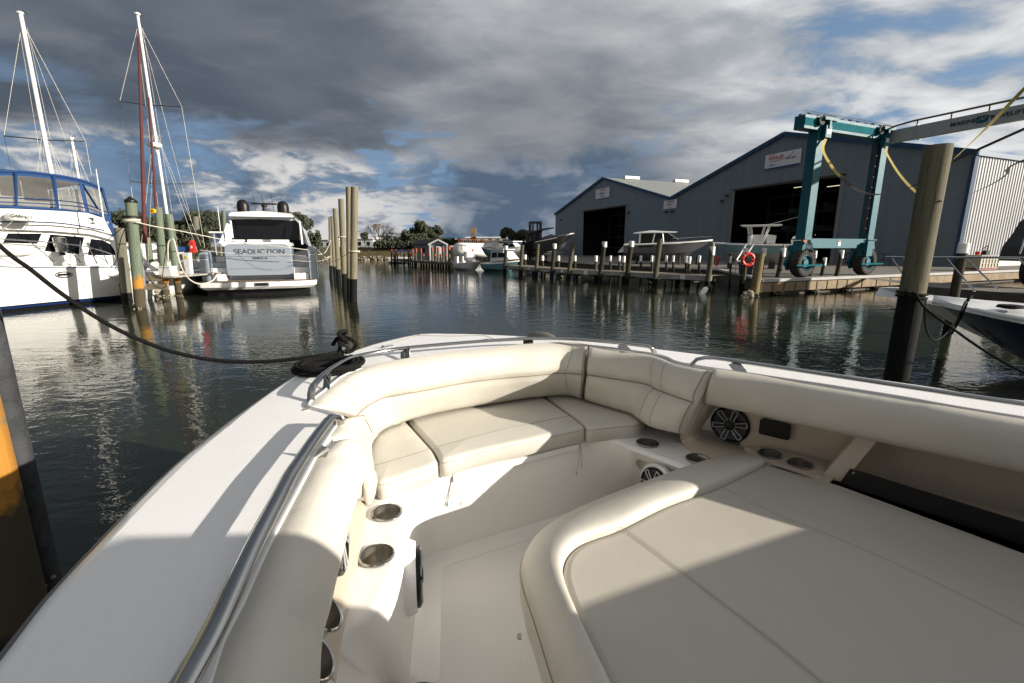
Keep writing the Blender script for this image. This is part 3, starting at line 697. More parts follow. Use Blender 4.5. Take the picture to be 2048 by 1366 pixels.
# ---- sun pad with rolled rim
O_=[P(x,y,1.0) for x,y in ((1506,904),(1490,909),(1396,932),(1289,971),(1200,1005),(1130,1038),(1083,1068),(1054,1103),(1042,1141),(1049,1183),(1064,1226),(1086,1295),(1108,1366),(1145,1480),(1230,1700))]
I_=[P(x,y,1.09) for x,y in ((1531,922),(1515,932),(1433,971),(1333,1008),(1241,1053),(1190,1071),(1156,1086),(1133,1109),(1125,1141),(1133,1180),(1150,1222),(1184,1296),(1218,1366),(1270,1480),(1370,1700))]
od_=pspline(O_,130); id_=pspline(I_,130)
rows=[]
for q in range(15):
    t=q/14; a=math.pi*t
    row=[]
    for p,i in zip(od_,id_):
        w=i-p; h=.055
        tt=.5-.5*math.cos(a)
        b=p.lerp(i,tt); row.append(b+V(0,0,h*min(1,.05+len(row)/14)*math.sin(a)**.8 if 0<q<14 else 0)) 
    rows.append(row)
cenp=bf(-.2,1.5,0)
skirt=[]
for k,(d,dz) in enumerate(((.0,-.012),(.006,-.04),(.004,-.10),(-.01,-.16))):
    row=[]
    for j,p in enumerate(od_):
        i=id_[j]; w=(p-i); w.z=0; w.normalize(); row.append(p+w*d+V(0,0,dz))
    skirt.append(row)
m=MB(M['vinyl']); m.loft(skirt[::-1]+rows+[[p+V(0,0,-.06) for p in id_]]); rim=m.build('rim_bolster', boat, angle=60)
stitch(rim, [p+V(0,0,.004) for p in skirt[0]], .0018)
stitch(rim, [p+V(0,0,.012)+(p-i).normalized()*.006 for p,i in zip(skirt[0],id_)], .0010)
# flat top pad
stb=[P(x,y,1.085) for x,y in ((1535,925),(1600,945),(1681,967),(1800,1010),(2048,1100))]+[bf(-.45,2.95,1.085)]
top=[p+V(0,0,-.008) for p in id_[8:]]
outl=top+[bf(-.45,.9,1.082)]+stb[::-1]
def inset_poly(pts,d,dz):
    n=len(pts); area=sum(pts[i].x*pts[(i+1)%n].y-pts[(i+1)%n].x*pts[i].y for i in range(n)); sg=1 if area>0 else -1; out=[]
    for i in range(n):
        t=(pts[(i+1)%n]-pts[i-1]); out.append(pts[i]+V(-t.y,t.x,0).normalized()*sg*d+V(0,0,dz))
    return out
outl=even(outl+[outl[0]],300,True)
m=MB(M['vinylp']); r_=[inset_poly(outl,0,-.10),inset_poly(outl,0,-.02),inset_poly(outl,.004,-.010),inset_poly(outl,.014,-.003),inset_poly(outl,.03,.0)]; m.loft(r_,closed=True); m.poly(r_[-1]); pad_=m.build('sun_pad', boat, angle=60)
zz=1.0865
stitch(pad_, spline([P(x,y,zz) for x,y in ((1241,1053),(1330,1118),(1420,1188),(1530,1272),(1600,1329),(1680,1396))],30), .0008)
stitch(pad_, spline([P(x,y,zz) for x,y in ((1247,1053),(1336,1118),(1426,1188),(1536,1272),(1606,1329),(1686,1396))],30), .0005)
stitch(pad_, spline([P(x,y,zz) for x,y in ((1440,972),(1540,1022),(1640,1062),(1800,1130),(2048,1250))],30), .0005)
m=MB(M['gelcream']); base=[p for p in skirt[3]]+[bf(-.6,.9,.84),bf(-.6,2.9,.84)]; bl=[V(p.x,p.y,ZS-.02) for p in base]; m.loft([base,bl],closed=True); m.build('pad_base', boat)
m=MB(M['brushed']); m.lathe([(.012,0),(.012,.012),(.006,.016)], P(1043,1273,.80), 12, V(-1,0,0).to_track_quat('Z','Y').to_matrix()); m.build('snap_stud', boat)
# ---- stainless grab rails
ZR=1.58
def grab(ctrl, posts, ends, w=.017, h=.011):
    g=MB(M['steel']); g.tube(spline(ctrl,90), w, 12, rh=h); o=g.build('grab_rail', boat, angle=60)
    for a,b,ww in posts:
        q=MB(M['steel']); q.beam(a,b,ww,.006,up=(b-a).cross(V(0,0,1)) if False else (0,1,0)); q.build('rail_post', o)
    return o
_e=P(368,1366,ZR)-P(425,1265,ZR); grab([P(368,1366,ZR)+_e*8,P(368,1366,ZR)+_e*3,P(368,1366,ZR)+_e]+[P(x,y,ZR) for x,y in ((368,1366),(425,1265),(470,1171),(512,1082),(555,1000),(580,952),(606,912),(636,868),(660,838))]+[P(670,834,ZR-.002),P(676,840,ZR-.02),P(678,848,ZG+.01)],
     [(P(649,893,ZR-.01),P(638,922,ZG),.035),(P(500,1107,ZR-.01),P(498,1122,ZG),.0)][:1], None, .021,.013)
grab([P(622,801,ZG+.01),P(622,785,ZR-.02),P(624,777,ZR-.004),P(632,765,ZR),P(652,745,ZR),P(690,721,ZR),P(715,712,ZR),P(785,699,ZR),P(860,691,ZR),P(930,685,ZR),P(1000,680,ZR),P(1070,677,ZR),P(1139,678,ZR),P(1200,682,ZR),P(1249,687,ZR),P(1288,691,ZR),P(1302,695,ZR-.006),P(1309,705,ZG+.01)],
     [(P(655,752,ZR-.01),P(652,784,ZG),.04),(P(810,699,ZR-.01),P(811,727,ZG),.07),(P(1056,679,ZR-.01),P(1057,696,ZG),.07),(P(1240,688,ZR-.01),P(1256,704,ZG),.05)], None)
grab([P(1383,730,ZG+.01),P(1390,721,ZR-.02),P(1403,716,ZR-.003),P(1428,716,ZR),P(1472,722,ZR),P(1560,735,ZR),P(1700,756,ZR),P(1860,780,ZR),P(2048,808,ZR),bf(-1.2,3.16,ZR),bf(-2.5,3.16,ZR)],
     [(P(1466,725,ZR-.01),P(1485,748,ZG),.055)], None)
# ---- unseen console block added behind the viewer, its outline shaped to shade the near deck
m=MB(M['gel']); prof=[(.35,.5),(.35,2.25),(1.33,2.31),(1.47,2.24),(2.03,1.71),(2.54,1.665),(3.0,1.62),(3.0,.5)]
m.prism([bf(-.62,l,z) for l,z in prof], bf(-1.0,0,0)); m.build('console', boat, smooth=False)
m=MB(M['gelcream']); m.poly([bf(-.2,.3,ZS-.01),bf(-.2,3.0,ZS-.01),bf(-5,3.2,ZS-.01),bf(-5,.0,ZS-.01)]); m.build('aft_sole', boat)
m=MB(M['geltan']); m.loft([[bf(-.9,.2,ZS-.01),bf(-5,.2,ZS-.01)],[bf(-.9,-.2,ZG-.02),bf(-5,-.15,ZG-.02)]]); m.loft([[bf(-.3,3.0,ZS-.01),bf(-5,3.0,ZS-.01)],[bf(-.3,3.12,ZG-.02),bf(-5,3.12,ZG-.02)]]); m.build('aft_liner', boat)
# ---- the dock line and its coil
m=MB(M['rope'])
hk=[]
line=[PY(0,492,2.36),PY(60,538,2.38),PY(120,585,2.41),PY(190,633,2.44),PY(260,671,2.47),PY(340,702,2.50),PY(420,719,2.53),PY(500,724,2.55),PY(580,719,2.57),PY(640,711,2.59),P(672,705,ZG+.06)]
ext=[V(-2.80,2.22,2.62)]
lp=spline(ext+line,160)
# twisted three-strand line
m.tube(lp,.011,12)
for k in range(3):                     # strands winding round the core
    pts=[]
    for i,p in enumerate(spline(lp,700)):
        a=i*.42+k*2.094; pts.append(p+V(.26*math.cos(a),.35*math.cos(a),math.sin(a))*.005)
    m.tube(pts,.0068,5)
o=m.build('dock_line'); tag(o,'thick black dock line sagging from the left piling to the bow cleat','rope')
m=MB(M['rope']); cc=P(652,737,ZG+.012)
for lay,(k0,k1) in enumerate(((0,5.2),(3.1,5.3))):
    pts=[]
    for i in range(260):
        t=i/259; a=t*2*math.pi*(k1-k0); rr=.045+.0245*(k0+(k1-k0)*t); pts.append(cc+V(math.cos(a)*rr*1.08+.02*lay, math.sin(a)*rr*1.0, .008+.023*lay+.002*math.sin(a*3)))
    m.tube(pts,.0125,8)
# turns on the cleat
for k in range(3):
    pts=[]
    for i in range(60):
        a=2*math.pi*i/59; pts.append(c0+V(0,0,.048)+hd*(math.cos(a)*(.075-.008*k))+V(.93,.35,0)*(math.sin(2*a)*.022)+V(0,0,.036*math.sin(a)+.012*k+(.035 if k==2 else 0)))
    m.tube(pts,.0125,8)
lo=[c0+V(-.07,-.0,.05),c0+V(-.05,.02,.085),c0+V(0,.0,.105),c0+V(.06,-.02,.095),c0+V(.09,-.02,.06),c0+V(.06,-.02,.02),c0+V(0,-.05,.01),c0+V(-.09,-.10,.012)]
m.tube(spline(lo,50),.013,8)
lo=[c0+V(.02,-.03,.095),c0+V(.01,-.07,.055),c0+V(.0,-.09,.02)]; m.tube(spline(lo,20),.013,8)
o=m.build('coiled_rope'); tag(o,'black rope coiled flat on the white bow beside the cleat','rope')
# ================================================================ pilings
PG=mat('weathered_green_wood',(.10,.14,.10),.8)
M['pile_green']=pile_mat('piling_green',(.075,.10,.072),(.15,.18,.13),None,1.13)
M['pile_green2']=pile_mat('piling_green_plain',(.075,.095,.065),(.15,.165,.12),.10)
M['pile_grey']=pile_mat('piling_grey',(.08,.08,.06),(.16,.155,.12),.45)
M['pile_tan']=pile_mat('piling_tan',(.11,.095,.062),(.21,.19,.135),.93)
M['pile_big']=pile_mat('piling_big',(.13,.115,.078),(.27,.25,.175),.98)
M['pile_dark']=pile_mat('piling_dark',(.018,.016,.011),(.05,.044,.032),.4)
M['pile_dock']=pile_mat('piling_dock',(.045,.042,.028),(.105,.098,.065),.45)
M['pile_rust']=pile_mat('piling_rust',(.10,.10,.065),(.19,.17,.11),.05,.9)
M['pile_corner']=pile_mat('piling_corner',(.075,.08,.05),(.20,.15,.075),.15)
M['wood']=mat('dock_timber',(.20,.165,.115),.8,noise=.3,nscale=3,bump=.4,bscale=14,stretch=(1,1,6))
M['woodg']=mat('grey_dock_timber',(.30,.29,.27),.8,noise=.25,nscale=3,bump=.4,bscale=14)
M['barn']=mat('barnacle',(.22,.19,.14),.9,noise=.5,nscale=30)
M['orange']=mat('orange_cap',(.28,.045,.012),.6,noise=.1,nscale=10)
M['red']=mat('red_paint',(.60,.02,.012),.4)
M['blue']=mat('blue_canvas',(.003,.034,.125),.8,noise=.12,nscale=5)
M['bluestripe']=mat('blue_stripe',(.004,.02,.09),.3)
def lumps(mb, c, rad, n, size, zlo, zhi):
    for i in range(n):
        a=random.uniform(0,6.28); z=random.uniform(zlo,zhi); s=size*random.uniform(.5,1.2); rr=rad+s*.2
        p=Vector((c[0]+math.cos(a)*rr,c[1]+math.sin(a)*rr,z)); mx=Matrix.Rotation(random.uniform(0,3),3,(random.random(),random.random(),.3))
        mb.lathe([(0,-s*.7),(s*.7,-s*.45),(s,0),(s*.65,s*.5),(0,s*.75)], p, 6, mx, cap=False)
def piling(base, top, r, mt, label, group, capm=None, caph=.3, name='piling', cone=False, rt=None, barn=0, cat='piling', capr=1.04):
    """round pile from the bed to its top; base and top are world points"""
    base=Vector(base); top=Vector(top); rt=rt or r*.94
    d=(top-base)/(top.z-base.z); b0=base+d*(-.6-base.z)
    t=thing(name,label,cat,(base.x,base.y,0),0,group)
    g=MB(mt); n=9; pts=[b0.lerp(top,i/(n-1)) for i in range(n)]; rr=[r+(rt-r)*i/(n-1)+random.uniform(-.004,.004) for i in range(n)]
    o=len(g.v); K=18
    for i,p in enumerate(pts):
        for j in range(K):
            a=2*math.pi*j/K; q=rr[i]*(1+.02*math.sin(3*a+i*.6)+.012*math.sin(5*a+1.3*i)); g.v.append(p+V(math.cos(a)*q,math.sin(a)*q,0))
    for i in range(n-1):
        for j in range(K): g.f.append([o+i*K+j,o+i*K+(j+1)%K,o+(i+1)*K+(j+1)%K,o+(i+1)*K+j]); g.mi.append(0)
    g.f.append([o+(n-1)*K+j for j in range(K)]); g.mi.append(0)
    g.build('timber',t,angle=50)
    if capm:
        c=MB(capm)
        if cone: c.lathe([(rt*1.12,-.07),(rt*1.16,-.04),(rt*1.1,.0),(.02,cone)], top, 20, cap=False)
        else: c.lathe([(rt*capr,-caph),(rt*capr,.012),(rt*.9,.025),(0,.03)], top, 16, cap=False)
        c.build('cap',t)
    if barn:
        c=MB(M['barn']); lumps(c,(base.x,base.y),r,barn,.045,-.02,.26); tag(c.build('barnacles',t),kind='stuff')
    return t
def pil_px(bx,by,tx,ty,wpx,mt,label,group,dy=0,**k):
    b=P(bx,by,0); t=PY(tx,ty,b.y+dy); r=wpx*.5*((b.y*CP+CAMZ*SP)/F)/(1+((bx-1024)/F)**2)**.5; return piling(b,t,r,mt,label,group,**k)
LG='pilings round the left berths'
a=pil_px(281,617,261,401,25,M['pile_green'],'tall green capped piling with orange band, front of the left dock',LG,capm=M['black'],cone=.14,barn=14)
pil_px(256,608,238,456,23,M['pile_grey'],'leaning grey uncapped piling just behind the black-capped one',LG)
pil_px(333,601,316,415,17,M['pile_green'],'green flat-topped piling with orange band carrying a yellow reel',LG,barn=10)
pil_px(359,596,337,428,15,M['pile_green'],'green piling draped with a cream hose beside the silver yacht',LG,barn=6)
pil_px(307,575,295,475,14,M['pile_green2'],'short green piling with a blue strap behind the dock box',LG)
pil_px(400,574,391,433,14,M['pile_grey'],'grey-brown piling close to the left side of the silver yacht',LG)
b=P(372,566,0); piling(b,PY(368,478,b.y),.16,M['pile_dark'],'short dark stump piling in front of the sailboat bow',LG)
b=P(452,545,0); piling(b,PY(447,421,b.y),.17,M['pile_green2'],'distant green piling behind the silver yacht roof',LG)
b=P(398,545,0)
# grey conduit strapped to the capped piling
p0=P(290,611,0); p1=PY(281,497,p0.y); g=MB(mat('grey_pipe',(.16,.18,.22),.5)); g.tube([p0+V(0,0,-.4),p1],.055,12); tag(g.build('conduit'),'grey plastic conduit standing against the black-capped piling','pipe')
p0=P(254,603,0); g=MB(M['black']); g.tube([p0+V(0,.02,-.4),p0+V(0,.02,.75)],.19,14)
g.build('sleeve', [o for o in C.objects if o.name=='piling.001'][0])
# ---- left dock
t=thing('dock','timber dock with a white 59 board between the left pilings','dock',(-13.4,17.6,0))
fa=PW(246,577,P(246,600,0),P(340,603,0)); A_d=P(246,604,0)+V(0,.1,0); B_d=P(338,604,0)+V(0,.1,0)
g=MB(M['wood']); q0=PW(246,569,A_d,B_d); q1=PW(337,575,A_d,B_d); q0.z=q1.z=.62; g.beam(q0,q1,.08,.24,up=(0,0,1)); g.build('fascia',t,smooth=False)
q0=PW(257,562,A_d,B_d)+V(0,.12,0); q1=PW(322,566,A_d,B_d)+V(0,.12,0); q0.z=q1.z=.98; g=MB(M['wood']); g.beam(q0,q1,.07,.25); g.build('name_board',t,smooth=False)
g=MB(M['woodg'])
dn=V(-(B_d-A_d).y,(B_d-A_d).x,0).normalized(); dd_=(B_d-A_d).normalized()
for i in range(30): g.box(A_d+dd_*1.05+dn*(.30+i*.30)+V(0,0,1.0),(2.0,.27,.06),math.atan2(dd_.y,dd_.x))
g.build('planks',t,smooth=False)
g=MB(M['white']); c_=PW(304,566,A_d,B_d)+V(0,.06,0); g.beam(c_-dd_*.16,c_+dd_*.16,.012,.13); n_=g.build('number_plate',t,smooth=False)
text('59',.13,c_+V(.0,-.012,0),dd_,-dn,M['black'],t,'number',.002,font='bold')
g=MB(M['barn']); lumps(g,(P(305,600,0).x,P(305,600,0).y+.5),.15,26,.10,-.05,.35); tag(g.build('oyster_clump'),'rough pale oyster clump at the waterline beneath the left dock','oysters')
bx=PW(318,545,A_d,B_d)+V(.0,.5,0)
t2=thing('dock_box','white plastic dock step box on the left dock','box',(bx.x,bx.y,1.03)); g=MB(M['white']); g.prism([V(-.28,-.2,0),V(.28,-.2,0),V(.24,-.2,.36),V(-.22,-.2,.36)],V(0,.4,0)); g.build('body',t2,world=False,smooth=False); g=MB(M['white']); g.box((0,0,.385),(.52,.46,.05)); g.build('lid',t2,world=False,smooth=False)
# red lantern / fire box
q=PY(385,492,21.6); t2=thing('fire_cabinet','red fire extinguisher cabinet on the dock left of the silver yacht','cabinet',(q.x,q.y,q.z-.35)); g=MB(M['red']); g.box((0,0,.30),(.20,.15,.50)); g.lathe([(.10,0),(.08,.04),(0,.05)],(0,0,.55),16,cap=False); g.build('housing',t2,world=False); g=MB(M['white']); g.box((.0,-.08,.30),(.07,.01,.12)); g.build('plate',t2,world=False)
# shore power pedestal, white with a yellow label
q=PY(374,512,20.6); t2=thing('power_pedestal','white shore power pedestal with a yellow label by the grey-brown piling','pedestal',(q.x,q.y,.95)); g=MB(M['white']); z0=q.z-.95; g.prism([V(-.10,-.09,0),V(.10,-.09,0),V(.14,-.09,z0),V(.15,-.09,z0+.14),V(-.15,-.09,z0+.14),V(-.14,-.09,z0)],V(0,.2,0)); g.build('housing',t2,world=False,smooth=False); g=MB(mat('yellow_label',(.55,.38,.03),.5)); g.box((0,-.095,z0-.06),(.1,.01,.12)); g.build('label',t2,world=False,smooth=False)
t2=thing('hose_reel','small yellow reel hung on the side of a green piling','reel',tuple(PY(306,422,18.0))); g=MB(mat('yellow_plastic',(.65,.36,.01),.5)); g.lathe([(.05,-.05),(.09,-.05),(.09,.05),(.05,.05)],(0,0,0),16,Matrix.Rotation(R(90),3,'X')); g.build('drum',t2,world=False); g=MB(M['black']); g.lathe([(.03,-.06),(.03,.06)],(0,0,0),8,Matrix.Rotation(R(90),3,'X')); g.build('axle',t2,world=False)
# ---- ropes on the left
def wrap(c, r, turns, rr, m_, dz=.03):
    pts=[]
    for i in range(int(turns*20)+1):
        a=i/20*2*math.pi; pts.append(Vector(c)+V(math.cos(a)*r,math.sin(a)*r,i/20*dz))
    return pts
capt=PY(264,442,16.7)
g=MB(M['ropew']); g.tube(wrap(capt+V(.0,0,-.05),.235,2.2,0,0,.05),.022,7)
e=[PY(272,444,16.5),PY(305,452,17.2),PY(345,459,18.0),PY(400,470,19.2),PY(450,480,20.6),PY(500,488,21.3),PY(560,493,21.7),PY(617,500,22.3)]
g.tube(spline(e,60),.018,6); tag(g.build('mooring_line'),'white mooring line from the black-capped piling across the silver yacht stern','rope')
g=MB(M['rope']); g.tube(wrap(PY(262,437,16.7),.24,2,0,0,.04),.016,6); g.tube(spline([PY(262,437,16.5),PY(243,474,16.9),PY(233,520,17.2),PY(222,534,17.4)],30),.014,6); g.tube(spline([PY(262,437,16.5),PY(250,450,16.9),PY(215,480,17.3),PY(165,512,17.6)],30),.012,6)
tag(g.build('mooring_line'),'thin black mooring lines from the capped piling down to the white motor yacht','rope')
g=MB(M['ropew']); g.tube(spline([PY(336,520,18.5),PY(336,490,18.4),PY(341,479,18.4),PY(348,481,18.4),PY(354,505,18.4),PY(363,535,18.5),PY(378,558,19.0),PY(400,568,19.6),PY(424,562,20.3),PY(434,549,20.7)],80),.028,8); tag(g.build('hose'),'thick cream hose looped over a green piling to the yacht platform','hose')
g=MB(M['rope']); g.tube(spline([PY(332,500,17.7),PY(329,520,17.7),PY(325,560,17.7),PY(333,566,17.5),PY(336,558,17.5)],30),.014,6); g.tube(spline([PY(281,500,16.9),PY(290,540,17.3),PY(305,567,17.4),PY(322,577,17.5),PY(334,570,17.6)],30),.013,6); tag(g.build('mooring_line'),'slack black line hanging between the two orange-banded pilings','rope')
g=MB(M['ropew']); g.tube(spline([PY(400,500,19.0),PY(470,507,20.6),PY(560,508,21.6),PY(612,512,22.1)],40),.008,5); g.tube(spline([PY(520,492,21.8),PY(560,515,22),PY(600,522,22.4),PY(640,522,24),PY(660,515,25)],40),.008,5); g.tube(spline([PY(636,509,22.4),PY(650,505,23.5),PY(661,483,25.5)],20),.016,6); g.tube(spline([PY(636,500,22.4),PY(650,515,23.5),PY(661,512,25.5)],20),.014,6);  tag(g.build('mooring_line'),'thin white stern lines strung from the silver yacht to the bare pilings','rope')
# ================================================================ white flybridge motor yacht
YA=V(-17.5,15.6,0); YB=V(-16.6,19.5,0); yd=(YB-YA).normalized(); yn=V(yd.y,-yd.x,0)
def Y(px,py,k=0): return PW(px,py,YA-yn*k,YB-yn*k)
def yl(pts,k=0,n=None):
    q=[Y(x,y,k) for x,y in pts]; return q if n is None else spline(q,n)
Z1=lambda l:[(x/3.795,300+y/3.795) for x,y in l]
yt=thing('motor_yacht','white flybridge motor yacht with blue canvas enclosure moored at far left','yacht',(-18.6,15,0))
sh_=Z1([(-900,850),(-300,868),(0,880),(450,888),(950,885)]); wl=Z1([(-900,1500),(-300,1275),(55,1240),(500,1190),(950,1120)])
S=yl(sh_,0,24); Wl=[V(p.x,p.y,-.05)-yn*.12 for p in S]; kn=[p+V(0,0,-.38)-yn*.02 for p in S]
def far(l,w=4.2): return [p-yn*w for p in l]
g=MB(M['white']); zs=lambda l,z,off: [V(p.x,p.y,z)-yn*off for p in l]
g.loft([S,kn,zs(S,.20,.10)]); g.loft([far(S),far(kn),far(zs(S,.2,-.10))])
# rounded stern end closing the hull
ends=lambda c,w: [c[-1].lerp(c[-1]-yn*w, i/12)+yd*(.9*math.sin(math.pi*i/12)) for i in range(13)]
g.loft([ends(S,4.2),ends(kn,4.2),ends(zs(S,.2,.1),4.0)])
g.poly(S+ends(S,4.2)[1:]+far(S)[::-1][1:])
g.build('hull',yt,angle=50)
g=MB(M['bluestripe']); g.loft([zs(S,.16,.09),zs(S,.10,.105)]); g.loft([ends(zs(S,.19,.09),4),ends(zs(S,.10,.1),4)]); g.build('boot_stripe',yt)
g=MB(M['black']); g.loft([zs(S,.205,.094),zs(S,-.3,.3)]); g.loft([ends(zs(S,.09,.12),3.9),ends(zs(S,-.3,.3),3.8)]);g.build('bottom',yt)
g=MB(M['gel']); g.tube([p+V(0,0,.0) for p in S],.05,8,rh=.035); g.build('rub_strake',yt)
g=MB(M['bluestripe']); g.tube([p+V(0,0,-.02)+yn*.045 for p in S],.012,5); g.build('pin_stripe',yt)
c_=Y(128,549)+yn*.01; g=MB(M['steel']); g.tube([c_+yd*.28*math.cos(a/20*6.28)+V(0,0,.10*math.sin(a/20*6.28)) for a in range(20)],.022,6,closed=True); g.use(M['black']); g.beam(c_-yd*.2,c_+yd*.2,.02,.08); g.build('hawse_hole',yt)
# cabin
def slab(pts,k,th,mt,name,par=yt,ang=30):
    g=MB(mt); q=[Y(x,y,k) for x,y in pts]; g.prism(q,-yn*th); return g.build(name,par,smooth=False)
cab=Z1([(-900,560),(0,600),(340,615),(640,632),(800,655),(880,690),(905,780),(900,880),(0,905),(-900,930)])
slab(cab,.75,2.7,M['white'],'cabin')
for i,wn in enumerate(([(22,705),(62,632),(318,634),(284,712)],[(340,768),(382,640),(640,662),(608,792)],[(668,798),(690,674),(780,684),(840,715),(872,765),(880,800)],[(-350,700),(-320,625),(-40,628),(-70,708)])):
    w=Z1(wn); fr=slab([((x-sum(a for a,b in w)/len(w))*1.06+sum(a for a,b in w)/len(w),(y-sum(b for a,b in w)/len(w))*1.10+sum(b for a,b in w)/len(w)) for x,y in w],.735,.03,M['gel'],'window_frame')
    g=MB(M['dglass']); g.prism([Y(x,y,.725) for x,y in w],-yn*.02); g.build('window',yt,smooth=False)
# flybridge brow, overhanging
fb=Z1([(-900,420),(0,445),(120,447),(430,462),(660,478),(790,520),(850,640),(700,600),(400,570),(0,560),(-900,545)])
slab(fb,.35,3.5,M['white'],'flybridge')
fb2=Z1([(-900,545),(0,560),(400,570),(700,600),(862,645),(880,690),(700,640),(400,615),(0,600),(-900,575)])
slab(fb2,.5,3.2,M['white'],'brow')
g=MB(M['bluestripe'])
q=yl(Z1([(-900,535),(0,545),(240,545),(500,560),(790,610)]),.34,30); g.loft([[p+yn*.012+V(0,0,.02) for p in q],[p+yn*.012+V(0,0,-.022) for p in q]]); q=yl(Z1([(240,545),(500,556),(700,578),(800,600)]),.34,20); 
g.build('stripe',yt)
# canvas enclosure with clear panels
M['clear']=mat('clear_vinyl',(.30,.30,.29),.12)
def clearmat():
    m,nt,b=node_mat('clear_panel'); N=nt.nodes; L=nt.links.new; b.inputs['Base Color'].default_value=(.55,.55,.52,1); b.inputs['Roughness'].default_value=.15
    tr=N.new('ShaderNodeBsdfTransparent'); tr.inputs[0].default_value=(.82,.80,.74,1); mx=N.new('ShaderNodeMixShader'); 
    no=N.new('ShaderNodeTexNoise'); no.inputs['Scale'].default_value=2.2; rg=N.new('ShaderNodeMapRange'); rg.inputs['To Min'].default_value=.05; rg.inputs['To Max'].default_value=.26; L(no.outputs['Fac'],rg.inputs['Value']); L(rg.outputs[0],mx.inputs[0]); L(tr.outputs[0],mx.inputs[1]); L(b.outputs[0],mx.inputs[2]); L(mx.outputs[0],N['Material Output'].inputs[0]); return m
M['clear']=clearmat()
topl=Z1([(-900,120),(-200,160),(130,163),(330,180),(600,225),(778,292)]); botl=Z1([(-900,405),(-200,425),(120,435),(430,452),(660,478),(835,512)])
T=yl(topl,.6,40); Bt=yl(botl,.42,40); T2=[p-yn*2.9 for p in T]; B2_=[p-yn*3.2 for p in Bt]
g=MB(M['blue']); roof=[mixl(T,T2,t) for t in (0,.03,.5,.97,1)]; roof=[roof[0],[p+V(0,0,.05) for p in roof[1]],[p+V(0,0,.16) for p in roof[2]],[p+V(0,0,.05) for p in roof[3]],roof[4]]; g.loft(roof)
g.loft([T,[p+V(0,0,-.16) for p in mixl(T,Bt,.0)]]); g.build('canopy',yt)
cp=MB(M['clear']); cp.loft([mixl(T,Bt,.12),mixl(T,Bt,.93)]); cp.loft([mixl(T2,B2_,.12),mixl(T2,B2_,.93)])
bk=[T[-1].lerp(T2[-1],i/8) for i in range(9)]; bb=[Bt[-1].lerp(B2_[-1],i/8) for i in range(9)]; cp.loft([bk,bb]); cp.build('clear_panel',yt)
g=MB(M['blue'])
def bar(p,q,w=.05): g.tube([p,q],w,8,rh=.018)
tp=lambda x,y,k=.52: Y(x/3.795,300+y/3.795,k)
for a,b_ in (((115,170),(118,445)),((405,200),(435,465)),((615,255),(665,480)),((775,290),(838,515)),((625,260),(745,450)),((-250,160),(-260,430))): g.tube([tp(*a),tp(*b_,k=.44)],.075,8,rh=.02)
for l in ([(-300,355),(120,365),(430,382),(640,410),(830,480)],[(-300,385),(120,398),(430,415),(650,440),(835,505)]): g.tube(spline([tp(*q,k=.45) for q in l],30),.035,6,rh=.02)
g.tube(Bt,.05,8); g.tube(T,.05,8)
for i in (0,4,8): g.tube([bk[i],bb[i]],.05,6)
g.build('canopy_frame',yt)
g=MB(M['blue']); g.prism([tp(*q,k=.36) for q in ((775,485),(838,508),(882,655),(842,640))],-yn*.05); g.build('canvas_flap',yt,smooth=False)
# helm seat shapes in the enclosure
g=MB(M['black']); g.box(Y(70,378,1.6),(.5,.5,.9),.2); g.box(Y(20,372,1.6),(.4,.4,.7),.2); g.build('helm_seats',yt)
# radar with bracket
rc_=Y(40,434,-.05); g=MB(M['white']); g.lathe([(.0,-.13),(.33,-.13),(.37,-.05),(.37,.06),(.30,.13),(0,.15)],rc_,28,cap=False); ra=g.build('radar',yt)
g=MB(M['steel']); 
for dx in (-.22,.22): g.tube([rc_+yd*dx+V(0,0,-.13),rc_+yd*(dx*1.4)-yn*.5+V(0,0,-.5)],.02,6)
g.build('bracket',ra)
text('GARMIN',.14,rc_+V(.30,-.24,.0)+V(.02,-.02,0),V(.92,.45,0),V(.6,-.8,0),M['black'],yt,'lettering',.004)
# palm emblem and script name on the flybridge side
ec=Y(183,439,.33)+yn*.015; g=MB(M['black']); g.tube(spline([ec+V(0,0,-.16),ec+yd*.03+V(0,0,-.05),ec+yd*.01+V(0,0,.03)],8),.014,5)
for k in range(7):
    a=k*.9; g.tube([ec+yd*.01+V(0,0,.03),ec+yd*math.cos(a)*.07+V(0,0,.06+.03*math.sin(a)),ec+yd*math.cos(a)*.12+V(0,0,.02+.04*math.sin(a))],.009,4)
g.tube([ec-yd*.1+V(0,0,-.16),ec+yd*.1+V(0,0,-.16)],.010,5); g.build('palm_emblem',yt)
text('Adeline',.22,Y(198,444,.33)+yn*.016,yd,yn,mat('grey_script',(.50,.50,.50),.5),yt,'lettering',.003,shear=.5)
# bow rail
g=MB(M['steel']); rl=spline([tp(*q,k=.15) for q in ((-900,640),(0,675),(240,690),(520,715),(700,745),(860,800),(905,880))],60); g.tube(rl,.022,8); o=g.build('rail',yt)
for a,b_ in (((-200,690),(-60,870)),((218,690),(430,862)),((480,712),(620,862)),((610,690),(600,860)),((730,680),(820,865)),((675,735),(740,865)),((0,820),(110,870))):
    g=MB(M['steel']); g.tube([tp(*a,k=.15),tp(*b_,k=.15)],.017,6); g.build('stanchion',o)
